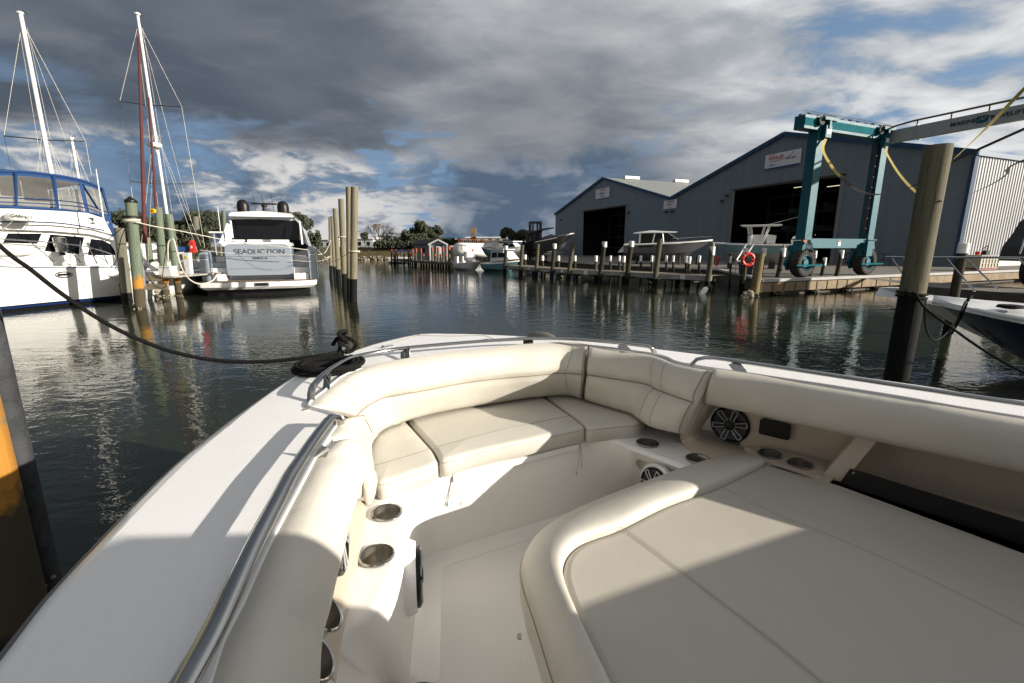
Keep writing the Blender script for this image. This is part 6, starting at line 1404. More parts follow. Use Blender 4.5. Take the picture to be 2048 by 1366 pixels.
# second boat with long bow rail
t=thing('motor_boat','white boat with long stainless bow rail and pulpit beyond the navy boat','boat',(0,0,0),hb)
bow=PY(1782,585,10.4); L_=9.5; hv=V(-.392,.92,0); o=V(bow.x,bow.y,0)-hv*(L_+.3); t.location=o; WM[t.name]=Matrix.Translation(o)@Matrix.Rotation(hb,4,'Z')
boat_hull(t,L_,3.1,(1.0,1.12),.35,M['white'],M['bottomwhite'],.2,1.8,.85)
inv=WM[t.name].inverted()
def bt(x,y,Yv): return inv@PY(x,y,Yv)
g=MB(M['white']); g.prism([inv@p for p in (PY(1768,590,10.3),PY(1778,574,10.4),PY(1850,576,9.6),PY(1850,600,9.6))],V(0,.35,0)); g.build('pulpit',t,world=False,smooth=False)
g=MB(M['steel']); g.tube([V(L_+.1,-.1,.95),V(L_+.2,0,.85),V(L_-.3,0,.72)],.05,8); g.lathe([(.02,-.2),(.16,-.1),(.18,.1),(.03,.22)],(L_-.1,0,.72),10); g.build('anchor',t,world=False)
rl_=[bt(1771,514,10.4),bt(1830,515,9.9),bt(1900,515,9.3),bt(1970,515,8.8),bt(2048,516,8.3),bt(2140,518,7.7)]
g=MB(M['steel']); g.tube(spline(rl_,40),.019,8); ro=g.build('bow_rail',t,world=False)
for a,b_ in (((1784,517),(1812,556)),((1806,516),(1840,560)),((1893,517),(1950,583)),((1931,516),(1998,580)),((2037,517),(2080,560))):
    g=MB(M['steel']); g.tube([bt(a[0],a[1],10.4-(a[0]-1771)*.0075),bt(b_[0],b_[1],10.2-(b_[0]-1771)*.0072)],.015,6); g.build('stanchion',ro,world=False)
# big piling by the bow
b=PY(1794,762,5.6); top=PY(1877,291,5.6); M['pile_big']=pile_mat('piling_big',(.05,.047,.032),(.155,.145,.10),1.63)
pb=piling(V(top.x-.01,5.6,0),top,.130,M['pile_big'],'massive bare piling close to the boat on the right, black below','near pilings',rt=.134)
g=MB(M['steel']); g.lathe([(.012,0),(.014,.02),(0,.03)],V(top.x+.02,5.6-.128,PY(1883,404,5.6).z),10,V(0,-1,0).to_track_quat('Z','Y').to_matrix()); g.build('bolt',pb)
g=MB(M['rope']); c_=V(top.x-.005,5.6,PY(1800,583,5.5).z)
g.tube(wrap(c_,.148,2.1,0,0,-.045),.013,7); w_=c_+V(-.13,-.08,-.02)
g.tube(spline([w_,w_+V(.05,-.06,.0),PY(1850,616,5.35),PY(1905,657,5.1),PY(1970,702,4.75),PY(2060,752,4.3),PY(2140,790,3.9)],50),.014,7)
g.tube(spline([c_+V(.14,-.05,-.1),PY(1850,620,5.5),PY(1852,655,5.6),PY(1862,676,5.8),PY(1876,679,6.1),PY(1895,665,6.6),PY(1915,640,7.0),PY(1928,608,7.0),PY(1940,593,7.0)],50),.011,7)
lumps_=g; g.lathe([(0,-.04),(.04,-.02),(.045,.02),(0,.04)],w_,8); tag(g.build('mooring_line'),'black mooring lines tied round the massive right piling','rope')
b=P(1893,672,0); piling(b,PY(1928,488,b.y),.10,M['pile_dark'],'leaning white-capped piling between the two boats at right','near pilings',capm=M['whitec'],caph=.22,capr=1.15)
# fork truck lift, black boat on it
fp=PY(1070,525,47); fp.z=ZQ
t=thing('forklift','tall black marina forklift carrying a black boat','forklift',tuple(fp))
m_=lambda x,y,Yv=47: PY(x,y,Yv)
for x in (1060,1081):
    g=MB(M['blackm']); g.beam(V(m_(x,523).x,47,ZQ),V(m_(x,444).x,47,m_(x,444).z),.26,.4,up=(0,1,0)); g.build('mast_rail',t,smooth=False)
for x in (1066,1075):
    g=MB(M['rack']); g.beam(V(m_(x,523).x,47.2,ZQ),V(m_(x,447).x,47.2,m_(x,447).z),.16,.3,up=(0,1,0)); g.build('inner_rail',t,smooth=False)
for y in (445,463,482,500): 
    g=MB(M['blackm']); a=m_(1059,y); b_=m_(1083,y); g.beam(a,b_,.2,.22); g.build('cross_member',t,smooth=False)
g=MB(M['blackm']); g.box(fp+V(-.2,2.0,1.3),(2.2,3.0,1.4)); g.use(M['dglass']); g.box(fp+V(-.2,2.2,2.5),(1.5,1.6,1.1)); g.build('cab',t,smooth=False)
for dx,dy in ((-1,.4),(1,.4),(-1,3),(1,3)):
    g=MB(M['tyre']); g.lathe([(.3,-.25),(.6,-.25),(.65,0),(.6,.25),(.3,.25)],fp+V(dx,dy,.6),20,Matrix.Rotation(R(90),3,'Y')); g.build('wheel',t)
g=MB(M['rack']); 
for dx in (.2,1.1): g.box(fp+V(1.2,-.9+dx*.3,1.05),(3.0,.15,.12))
g.build('forks',t,smooth=False)
st=PY(1074,509,46); bw=PY(1146,480,46)
ang=math.atan2(0,1); t=thing('motor_boat','black and white sport boat raised on the forklift with its bow up right','boat',(st.x,46,st.z+.2),R(-4)); t.rotation_euler=(0,R(-11),R(-4)); WM[t.name]=Matrix.Translation(V(st.x,46,st.z+.2))@Matrix.Rotation(R(-4),4,'Z')@Matrix.Rotation(R(-11),4,'Y')
boat_hull(t,3.9,1.7,(1.05,1.15),.12,M['blackhull'],M['greyhull'],.28,.9,.85,deckm=M['blackhull'])
g=MB(M['blackhull']); g.prism([V(.6,-.6,1.05),V(2.3,-.5,1.12),V(1.7,-.45,1.45),V(.8,-.5,1.35)],V(0,1.1,0)); g.build('windscreen',t,world=False,smooth=False)
g=MB(M['blackm']); g.tube([V(.4,-.6,1.1),V(.9,-.6,2.0)],.03,6); g.tube([V(.4,.6,1.1),V(.9,.6,2.0)],.03,6); g.build('tower_leg',t,world=False)
g=MB(M['blackm']); g.prism([V(.0,-.65,1.95),V(2.1,-.65,2.0),V(1.9,-.65,2.07),V(.9,-.65,2.14),V(.1,-.65,2.04)],V(0,1.3,0)); g.build('bimini',t,world=False,smooth=False)
g=MB(M['gel']); g.tube([V(0,.87,1.0),V(2.0,.87,1.02),V(3.2,.5,1.06),V(3.9,0,1.1)],.012,5); g.tube([V(0,-.87,1.0),V(2.0,-.87,1.02),V(3.2,-.5,1.06),V(3.9,0,1.1)],.012,5); g.build('gunwale',t,world=False)
# grey cabin cruiser ashore
a=PY(1249,520,45); b_=PY(1421,520,42.5); L_=(V(b_.x,b_.y,0)-V(a.x,a.y,0)).length; rz_=math.atan2(b_.y-a.y,b_.x-a.x)
t=thing('cabin_cruiser','grey hulled cabin cruiser with white hard top propped ashore between the shed doors','boat',(a.x,a.y,ZQ+.75),rz_)
boat_hull(t,L_,2.9,(1.05,1.42),.45,M['greyhull'],M['greyhull'],.30,1.5,.9)
g=MB(M['gel']); g.tube([V(0,-1.44,1.03),V(L_*.45,-1.46,1.15),V(L_*.75,-1.15,1.27),V(L_*.92,-.55,1.38),V(L_,0,1.46)],.07,8); g.build('gunwale_band',t,world=False)
g=MB(M['white']); g.prism([V(-.55,-1.2,.35),V(.3,-1.2,.35),V(.9,-1.25,1.3),V(.1,-1.25,1.15)],V(0,2.4,0)); g.build('stern_fairing',t,world=False,smooth=False)
g=MB(M['gel']); g.loft([[V(L_*.30,s*1.0,1.2),V(L_*.82,s*.55,1.45),V(L_*.62,s*.75,1.52),V(L_*.30,s*1.0,1.5)] for s in (-1,1)],closed=True); g.build('coachroof',t,world=False,smooth=False)
g=MB(M['black']); g.prism([V(L_*.18,-1.0,1.15),V(L_*.62,-.95,1.5),V(L_*.52,-.8,2.10),V(L_*.20,-.85,2.10)],V(0,1.9,0)); g.build('wheelhouse_glass',t,world=False,smooth=False)
g=MB(M['white'])
for a_,b2_ in ((.18,.18),(.33,.35),(.46,.44)): g.beam(V(L_*a_,-1.01,1.2),V(L_*b2_,-.9,2.12),.14,.05)
g.beam(V(L_*.62,-.97,1.5),V(L_*.50,-.84,2.12),.06,.05); g.build('pillar',t,world=False,smooth=False)
g=MB(M['white']); g.loft([[V(L_*.10,-.95,2.08),V(L_*.3,-1.05,2.12),V(L_*.58,-.85,2.14)],[V(L_*.10,-.9,2.16),V(L_*.3,-1.0,2.24),V(L_*.60,-.8,2.18)],[V(L_*.12,0,2.22),V(L_*.3,0,2.38),V(L_*.61,0,2.24)],[V(L_*.10,.9,2.16),V(L_*.3,1.0,2.24),V(L_*.60,.8,2.18)],[V(L_*.10,.95,2.08),V(L_*.3,1.05,2.12),V(L_*.58,.85,2.14)]]); g.build('hard_top',t,world=False)
g=MB(M['black']); g.prism([V(L_*.17,-1.46,.80),V(L_*.34,-1.47,.86),V(L_*.34,-1.47,.98),V(L_*.18,-1.46,.95)],V(0,.02,0)); g.build('hull_window',t,world=False,smooth=False)
g=MB(M['steel']); g.tube([V(L_*.55,-1.1,1.6),V(L_*.9,-.4,1.75),V(L_*.99,0,1.75)],.02,6); g.build('bow_rail',t,world=False)
for u in (.15,.4,.65,.85):
    for s in (-1,1): g=MB(M['rack']); g.tube([V(L_*u,.9*s,-.75),V(L_*u,.55*s,.1)],.07,6); g.build('prop_stand',t,world=False)
# teal centre console ashore
a=PY(1577,515,34); b_=PY(1424,515,36); L_=(V(b_.x,b_.y,0)-V(a.x,a.y,0)).length; rz_=math.atan2(b_.y-a.y,b_.x-a.x)
t=thing('centre_console_boat','pale teal open boat with white T-top ashore behind the life ring','boat',(a.x,a.y,ZQ+.75),rz_)
boat_hull(t,L_,2.1,(.95,1.12),.3,mat('bright_teal_hull',(.17,.30,.33),.3),M['bottomwhite'],.38,1.3,.86)
g=MB(M['white']); g.tube([V(0,1.04,.92),V(L_*.5,1.03,.98),V(L_*.8,.7,1.04),V(L_,0,1.12)],.05,6); g.tube([V(0,-1.04,.92),V(L_*.5,-1.03,.98),V(L_*.8,-.7,1.04),V(L_,0,1.12)],.05,6); g.build('gunwale_band',t,world=False)
g=MB(M['white']); g.box((L_*.42,0,1.35),(.75,.8,.75)); g.build('console',t,world=False,smooth=False)
g=MB(M['white']); g.prism([V(L_*.20,-.45,1.05),V(L_*.30,-.45,1.05),V(L_*.31,-.45,1.75),V(L_*.19,-.45,1.65)],V(0,.9,0)); g.build('helm_seat',t,world=False,smooth=False)
g=MB(M['white']); tz=2.35
g.loft([[V(L_*.14,-.75,tz),V(L_*.62,-.7,tz-.02)],[V(L_*.14,-.75,tz+.06),V(L_*.64,-.7,tz+.05)],[V(L_*.14,0,tz+.12),V(L_*.66,0,tz+.1)],[V(L_*.14,.75,tz+.06),V(L_*.64,.7,tz+.05)],[V(L_*.14,.75,tz),V(L_*.62,.7,tz-.02)],[V(L_*.14,-.75,tz),V(L_*.62,-.7,tz-.02)]]); g.build('t_top',t,world=False)
for s in (-.5,.5):
    for x0,x1 in ((.36,.28),(.40,.34),(.50,.52),(.53,.56)): g=MB(M['white']); g.tube(spline([V(L_*x0,s,1.0),V(L_*(x0+x1)/2-.05,s,1.8),V(L_*x1,s,tz)],8),.035,6); g.build('top_leg',t,world=False)
g=MB(M['steel']); g.tube([V(L_*.3,.3,tz+.1),V(-.9,.5,tz+.75)],.02,5); g.build('outrigger',t,world=False)
for s in (-.35,.35):
    g=MB(M['white']); g.loft([[V(-.15,s-.17,.9),V(-.15,s+.17,.9),V(-.65,s+.15,.95),V(-.65,s-.15,.95)],[V(-.1,s-.2,1.35),V(-.1,s+.2,1.35),V(-.8,s+.17,1.25),V(-.8,s-.17,1.25)],[V(-.2,s-.13,1.6),V(-.2,s+.13,1.6),V(-.65,s+.1,1.5),V(-.65,s-.1,1.5)]],closed=True); g.poly([V(-.2,s-.13,1.6),V(-.2,s+.13,1.6),V(-.65,s+.1,1.5),V(-.65,s-.1,1.5)]); g.box((-.4,s,.4),(.25,.16,1.1)); g.build('outboard',t,world=False)
for u in (.2,.5,.75): g=MB(M['rack']); g.box((L_*u,0,-.5),(.3,1.3,.5)); g.build('cradle',t,world=False,smooth=False)
# grey covered machine at the right edge
c=PY(2036,560,19.0); t=thing('engine_unit','grey covered engine unit on a black tyre at the right edge','machine',(c.x+.3,19.0,ZQ))
g=MB(mat('grey_cover',(.05,.052,.055),.8,noise=.25,nscale=3,bump=.5,bscale=4)); g.prism([V(-.45,-.6,1.0),V(1.6,-.6,1.0),V(1.6,-.6,2.9),V(.45,-.6,2.9),V(.1,-.6,2.6),V(-.1,-.6,2.1),V(-.4,-.6,1.6)],V(0,1.4,0)); g.build('cover',t,world=False,smooth=False)
g=MB(M['tyre']); g.lathe([(.3,-.25),(.62,-.27),(.72,-.15),(.72,.15),(.62,.27),(.3,.25)],(.0,-.3,.72),30,V(E1.x,E1.y,0).to_track_quat('Z','Y').to_matrix()); g.build('tyre',t,world=False)
g=MB(M['teal']); g.box((.3,-.6,.80),(1.9,.08,.10)); g.box((.9,.0,1.0),(1.0,.8,.7)); g.build('chassis',t,world=False,smooth=False)
g=MB(M['white'])
for x in (-1.0,-.25): g.tube([V(x-.35,-.8,1.3),V(x,-.8,4.1),V(x+.15,-.8,4.35)],.03,6)
for z in (2.9,4.35): g.tube([V(-1.0+.0,-.8,z),V(1.6,-.8,z)],.03,6)
g.build('guard_rail',t,world=False)
# liquid tote with gear
p=PY(1957,543,31.5); p.z=ZQ; t=thing('liquid_tote','caged yellowed liquid tote on an orange pallet by the bright shed wall','tote',tuple(p),math.atan2(E2.y,E2.x)-.2)
g=MB(mat('tote_plastic',(.50,.44,.28),.5,noise=.15,nscale=3)); g.box((0,0,.62),(1.55,1.0,.85)); g.build('tank',t,world=False,smooth=False)
g=MB(M['silver'])
for i in range(7): g.box((-.78+.26*i,-.52,.62),(.03,.03,.9))
for i in range(4): g.box((0,-.52,.22+.27*i),(1.6,.03,.03))
g.build('cage',t,world=False,smooth=False)
g=MB(M['orange']); g.box((0,0,.12),(1.6,1.05,.12)); g.box((-.7,-.4,.03),(.16,.2,.1)); g.box((.7,-.4,.03),(.16,.2,.1)); g.build('pallet',t,world=False,smooth=False)
g=MB(M['red']); g.lathe([(.12,0),(.14,.2),(.05,.24)],(-.4,0,1.06),12); g.use(M['rack']); g.tube([V(-.1,0,1.05),V(0,0,1.5),V(.4,0,1.7),V(.5,.1,1.1)],.035,6); g.box((.3,0,1.2),(.35,.3,.3)); g.build('pump',t,world=False)
# ================================================================ far shore
M['grass']=mat('rough_grass',(.085,.065,.035),.9,noise=.3,nscale=1.2,col2=(.045,.055,.022))
M['stone']=mat('riprap',(.22,.18,.14),.9,noise=.4,nscale=2)
SH=V(2.5,70,0)
by=lambda x,y,Yv: PY(x,y,Yv)
g=MB(M['grass']); X0,X1=-170,-1.5
rows=[]
for (dy,z) in ((0,-.2),(1.2,.35),(4,1.55),(7,2.15),(40,2.2)):
    rows.append([V(X0+(X1-X0)*i/60, 84+dy+1.0*math.sin(i*.9)+.5*math.sin(i*2.3), z+.08*math.sin(i*1.7+dy)) for i in range(61)])
g.loft(rows); tag(g.build('grass_bank'),kind='structure')
g=MB(M['stone'])
for i in range(620):
    x=random.uniform(-60,-1.5); d_=random.random(); z=.02+.55*d_; s=random.uniform(.12,.34); mx=Matrix.Rotation(random.uniform(0,3),3,(random.random(),random.random(),.4))
    g.lathe([(0,-s*.7),(s*.8,-s*.3),(s*.85,.1*s),(s*.5,s*.5),(0,s*.6)],V(x,83.9+2.0*d_+.5*math.sin(x),z),6,mx,cap=False)
tag(g.build('riprap',smooth=False),kind='stuff')
# reeds and rough grass tufts
g=MB(mat('dry_reed',(.17,.12,.055),.9,noise=.3,nscale=.3,col2=(.07,.08,.03)))
for i in range(5200):
    x=random.uniform(-62,-2); t_=random.random()**.8; y=85.2+5.5*t_; z=.35+1.75*min(1,t_*1.15); h=random.uniform(.25,.6); a=random.uniform(-.3,.3); w=random.uniform(.03,.07)
    g.add([V(x-w,y,z-.1),V(x+w,y,z-.1),V(x+a*h+w*.2,y+a*.2,z+h)],[(0,1,2)])
tag(g.build('bank_grass',smooth=False),kind='stuff')
# trees
def leafmat(name,c1,c2,sc_=1.4):
    m=mat(name,c1,.7,noise=.2,nscale=sc_,col2=c2); return m
M['leafd']=leafmat('dark_foliage',(.014,.02,.009),(.038,.046,.018)); M['leafm']=leafmat('olive_foliage',(.025,.03,.012),(.06,.062,.025)); M['leafp']=leafmat('palm_foliage',(.025,.03,.013),(.06,.06,.026)); M['twig']=mat('bare_twigs',(.16,.11,.09),.9,noise=.2,nscale=2); M['bark']=mat('bark',(.08,.065,.05),.9,noise=.3,nscale=4)
def tree(label,base,h,w,leaf,trunk_h=.35,n=1400,seed=1,group='trees on the far shore',blobs=9,name='tree',ls=.28,stretch=1):
    rnd=random.Random(seed); t=thing(name,label,'tree',tuple(base),0,group)
    tr=MB(M['bark']); tips=[]
    for k in range(blobs):
        a=rnd.uniform(0,6.28); rr=w*.36*math.sqrt(rnd.random()); z=h*(trunk_h+.12+(.86-trunk_h)*rnd.random())
        tip=V(math.cos(a)*rr,math.sin(a)*rr,z*.98); tips.append((tip,w*rnd.uniform(.14,.24)))
        m0=V(0,0,h*trunk_h*rnd.uniform(.6,1)); tr.tube(spline([m0,m0.lerp(tip,.5)+V(0,0,-.05*h),tip],5),h*.012,5,r2=h*.004)
    tr.tube([V(0,0,-.2),V(.02*h,0,h*trunk_h*.6),V(0,0,h*.62)],h*.030,8,r2=h*.012); tr.build('trunk',t,world=False)
    lf=MB(leaf)
    for i in range(n):
        c,r_=tips[rnd.randrange(len(tips))]; v=V(rnd.gauss(0,1),rnd.gauss(0,1),rnd.gauss(0,.75)).normalized()*r_*rnd.uniform(.35,1.12); p=c+V(v.x,v.y,v.z*stretch)
        s=ls*rnd.uniform(.5,1.3); x=V(rnd.uniform(-1,1),rnd.uniform(-1,1),rnd.uniform(-1,1)).normalized(); y=x.orthogonal().normalized()
        lf.add([p-x*s,p-y*s*.6,p+x*s,p+y*s*.6],[(0,1,2,3)])
    lf.build('crown',t,world=False,smooth=False); return t
def tpx(label,px,ybot,ytop,wpx,Yv,leaf,seed,zb=2.2,**k):
    b=PY(px,ybot,Yv); b.z=zb; tp_=PY(px,ytop,Yv).z; k.setdefault('group','trees on the far shore'); k.setdefault('n',1500)
    return tree(label,b,max(1,tp_-zb),wpx*Yv/F,leaf,seed=seed,**k)
def palm(label,px,ytop,Yv,seed,h0=2.2,fr=1.9):
    rnd=random.Random(seed); b=PY(px,490,Yv); b.z=h0; h=PY(px,ytop,Yv).z-h0-fr*.5; t=thing('palm_tree',label,'palm tree',tuple(b),0,'sabal palms on the far shore')
    g=MB(M['bark']); g.tube([V(0,0,-.3),V(.1,0,h*.5),V(0,0,h)],.2,8); g.build('trunk',t,world=False)
    g=MB(M['leafp'])
    for k in range(44):
        a=rnd.uniform(0,6.28); e=rnd.uniform(-.9,1.3); L_=fr*rnd.uniform(.8,1.15); d_=V(math.cos(a)*math.cos(e),math.sin(a)*math.cos(e),math.sin(e)); c=V(0,0,h)+d_*L_*.45; s=d_.cross(V(0,0,1)).normalized() if abs(e)<1.3 else V(1,0,0)
        for q in range(9):
            f=(q-4)/4; tip=c+d_*L_*.55*(1-.25*abs(f))+s*f*L_*.5+V(0,0,-.28*abs(f)*L_-.12*L_); g.add([c,c+s*f*.12*L_+V(0,0,.02),tip],[(0,1,2)])
        g.add([V(0,0,h),V(0,0,h+.04),c],[(0,1,2)])
    g.build('crown',t,world=False,smooth=False)
for (px,yt,w,Yv,lf,sd,lab,kw) in (
    (260,430,70,58,'leafd',1,'dark tree left of the capped piling, partly behind it',{}),
    (302,432,60,60,'leafd',2,'dark round tree between the green pilings and the sail mast',{}),
    (360,445,50,64,'leafd',3,'low dark tree behind the draped green piling',{}),
    (405,430,70,62,'leafd',4,'broad dark tree left of the silver yacht',{}),
    (440,428,60,66,'leafd',5,'dark tree touching the left side of the silver yacht roof',{}),
    (612,435,62,60,'leafd',6,'dark rounded tree right of the silver yacht',{}),
    (730,466,18,108,'leafd',7,'small lone dark tree on the skyline left of the bare one',{}),
    (857,447,52,92,'leafd',8,'tallest tree on the far shore, ragged and leaning, behind the blue-trimmed hut',{'trunk_h':.45,'blobs':8}),
    (828,456,46,92,'leafd',9,'dense dark tree just left of the tallest one',{}),
    (838,466,50,90,'leafd',10,'bushy dark tree low beneath the tallest one',{'trunk_h':.1}),
    (872,462,26,92,'leafd',11,'narrow tree right of the tallest one',{}),
    (1017,459,34,96,'leafd',12,'wind-bent umbrella-crowned tree left of the forklift mast',{'trunk_h':.55,'blobs':7}),
    (1040,464,38,96,'leafm',13,'looser paler tree close to the forklift mast',{'trunk_h':.2}),
    (1062,476,30,98,'leafd',14,'low tree hidden behind the forklift',{'trunk_h':.1})):
    tpx(lab,px,492,yt,w,Yv,M[lf],sd,**({'n':4200,'ls':.24} if Yv>80 else {'n':4200,'ls':.17}),**kw)
for (px,yt,sd,lab) in ((776,462,31,'sabal palm left in the far palm clump'),(790,466,32,'sabal palm in the middle of the far palm clump'),(803,467,33,'sabal palm right in the far palm clump'),(765,471,34,'short sabal palm at the left foot of the far clump'),(815,470,35,'short sabal palm by the dense dark tree')):
    palm(lab,px,yt,91,sd)
# low scrub in one mass
g=MB(M['leafd']); rnd=random.Random(5)
for (x0,x1,y0,y1,Yv) in ((748,880,482,492,89),(882,920,476,490,100),(905,1040,478,490,118),(242,420,450,500,60),(580,640,462,500,62)):
    for i in range(int((x1-x0)*34)):
        x=rnd.uniform(x0,x1); yy=y1-(y1-y0)*rnd.random()*(0.6+.4*math.sin(x*.21)**2); p=PY(x,yy,Yv+rnd.uniform(-1.5,1.5)); s=rnd.uniform(.15,.4); u=V(rnd.uniform(-1,1),rnd.uniform(-1,1),rnd.uniform(-1,1)).normalized(); v=u.orthogonal().normalized(); g.add([p-u*s,p-v*s*.6,p+u*s,p+v*s*.6],[(0,1,2,3)])
tag(g.build('scrub',smooth=False),kind='stuff')
# bare reddish tree
b=PY(760,490,93); b.z=2.2; t=thing('tree','leafless reddish tree standing behind the far palms','tree',tuple(b),0,'trees on the far shore'); g=MB(M['twig']); rnd=random.Random(3)
def branch(p,d,l,r,k):
    q=p+d*l; g.tube([p,q],r,4,r2=r*.7,cap=False)
    if k: 
        for _ in range(3): branch(q,(d+V(rnd.uniform(-.6,.6),rnd.uniform(-.6,.6),rnd.uniform(-.1,.4))).normalized(),l*.72,r*.62,k-1)
for x in (-1.2,0,1.2): branch(V(x*.3,0,0),V(x*.25,0,1).normalized(),1.55,.11,5)
g.build('trunk',t,world=False)
# low white buildings
def shed(name,label,px0,px1,yb,yt,Yv,depth,wall,roof,rh=.6,windows=0,trim=None):
    a=PY(px0,yb,Yv); b_=PY(px1,yb,Yv); zt=PY(px0,yt,Yv).z; zb=min(a.z,2.0)
    t=thing(name,label,'building',((a.x+b_.x)/2,Yv,zb))
    g=MB(wall); g.box(((a.x+b_.x)/2,Yv+depth/2,(zb+zt)/2),(b_.x-a.x,depth,zt-zb)); g.build('wall',t,smooth=False)
    g=MB(roof); x0,x1=a.x-.4,b_.x+.4; g.prism([V(x0,Yv-.4,zt),V(x0,Yv-.4,zt+.25),V(x0,Yv+depth/2,zt+rh),V(x0,Yv+depth+.4,zt+.25),V(x0,Yv+depth+.4,zt)],V(x1-x0,0,0)); g.build('roof',t,smooth=False)
    for i in range(windows):
        x=a.x+(b_.x-a.x)*(i+.5)/windows; g=MB(M['dglass']); g.box((x,Yv-.02,zb+(zt-zb)*.5),((b_.x-a.x)/windows*.35,.06,(zt-zb)*.4)); g.build('window',t,smooth=False)
    return t
M['palewall']=mat('pale_wall',(.30,.32,.34),.7,noise=.1,nscale=.5); M['whiteroof']=mat('white_roof',(.6,.6,.6),.6)
M['mobile']=mat('mobile_home_wall',(.34,.37,.38),.7,noise=.15,nscale=.4)
shed('low_building','long low white-roofed building left of the far bare tree',640,746,492,478,118,10,M['mobile'],M['whiteroof'],.5,6)
shed('low_building','pale low building right of the silver yacht, behind the mid-water pilings',626,662,492,480,112,8,M['mobile'],M['whiteroof'],.5,3)
shed('low_building','white flat building with a blue band behind the hut',876,906,492,477,122,10,M['whiteroof'],M['bluetrim'],.3,0)
shed('low_building','long white warehouse on the skyline above the white tank',933,1012,492,476,140,20,M['whiteroof'],M['whiteroof'],.6,0)
# tower
p=PY(947,487,105); p.z=1; zt=PY(947,456,105).z; t=thing('signal_tower','narrow brown lattice tower on the skyline above the white tank','tower',tuple(p)); g=MB(mat('rust_brown',(.14,.10,.06),.8)); 
for dx,dy in ((-.4,-.4),(.4,-.4),(-.4,.4),(.4,.4)): g.tube([V(dx,dy,0),V(dx*.8,dy*.8,zt-1)],.08,5)
for k in range(6): z=(zt-1)*k/6; g.tube([V(-.4,-.4,z),V(.4,-.4,z+(zt-1)/6)],.05,4); g.tube([V(.4,-.4,z),V(-.4,-.4,z+(zt-1)/6)],.05,4)
g.build('lattice',t,world=False); g=MB(mat('tower_panel',(.22,.15,.06),.8)); g.box((0,0,zt-1.6),(1.2,1.1,1.3)); g.box((0,0,zt-3.3),(1.1,1.0,1.1)); g.build('panel',t,world=False,smooth=False)
# white horizontal tank
a=PY(918,500,70); b_=PY(1012,499,86); t=thing('storage_tank','large white cylindrical tank lying on its side behind the fuel dock','tank',(a.x,a.y,ZQ)); ax=(V(b_.x,b_.y,0)-V(a.x,a.y,0)); L_=ax.length; mx=ax.normalized().to_track_quat('Z','Y').to_matrix(); zc=(PY(918,486.5,70).z+ZQ)/2; r_=(PY(918,486.5,70).z-ZQ)/2+.1
g=MB(M['white']); g.lathe([(0,-.5),(r_*.6,-.38),(r_*.92,-.12),(r_,0),(r_,L_),(0,L_+.4)],V(a.x,a.y,zc),40,mx,cap=False); g.build('vessel',t); g=MB(M['orange'])
for k in range(26): p=V(a.x,a.y,zc+r_)+ax*(k/26); g.tube([p,p+V(0,0,.55)],.035,4)
g.tube([V(a.x,a.y,zc+r_+.5),V(a.x,a.y,zc+r_+.5)+ax],.03,4); g.build('top_rail',t)
g=MB(M['red']); 
for u in (.12,.62): c=V(a.x,a.y,zc)+ax*u; n_=V(-ax.y,ax.x,0).normalized(); n_=n_ if n_.y<0 else -n_; g.prism([c+n_*(r_+.03)+ax.normalized()*x+V(0,0,z) for x,z in ((-.3,0),(0,-.3),(.3,0),(0,.3))],n_*.02)
g.build('hazard_plate',t,smooth=False)
# hut
a=PY(861,510,56); t=thing('hut','small grey gabled hut with blue door frame on the fuel dock','hut',(a.x,56,.6)); x0=PY(860,500,56).x; x1=PY(894.5,500,56).x; ze=PY(870,487.5,56).z; zp=PY(877,480,56).z; xm=(x0+x1)/2; zb=.6
M['hutgrey']=mat('hut_cladding',(.25,.27,.30),.7); g=MB(M['hutgrey']); g.prism([V(x0,56,zb),V(x1,56,zb),V(x1,56,ze),V(xm,56,zp),V(x0,56,ze)],V(-3.2,6,0)); g.build('wall',t,smooth=False)
g=MB(M['rack']); 
off=V(-3.2,6,0)
for s in ((x0-.15,ze-.1,xm,zp+.06),(xm,zp+.06,x1+.15,ze-.1)): g.prism([V(s[0],55.7,s[1]),V(s[2],55.7,s[3]),V(s[2],55.7,s[3]+.08),V(s[0],55.7,s[1]+.08)],off*1.06)
g.build('roof',t,smooth=False)
g=MB(M['white'])
for s in ((x0-.15,ze-.12,xm,zp+.04),(xm,zp+.04,x1+.15,ze-.12)): g.beam(V(s[0],55.68,s[1]),V(s[2],55.68,s[3]),.06,.16)
g.beam(V(x0,55.95,zb),V(x0,55.95,ze),.12,.1,up=(0,1,0)); g.beam(V(x1,55.95,zb),V(x1,55.95,ze),.12,.1,up=(0,1,0)); g.build('barge_board',t,smooth=False)
g=MB(M['bluetrim']); g.box((xm+.05,55.96,1.75),(.9,.06,1.6)); fr=g.build('door_frame',t,smooth=False); g=MB(M['white']); g.box((xm+.05,55.92,1.65),(.62,.06,1.4)); g.build('door',fr,smooth=False)
g=MB(M['dglass']); c=V(x0,56,0)+off*.35; g.box((c.x-.06,c.y-.06,1.9),(.5,.5,.5),math.atan2(6,-3.2)); g.build('window',t,smooth=False)
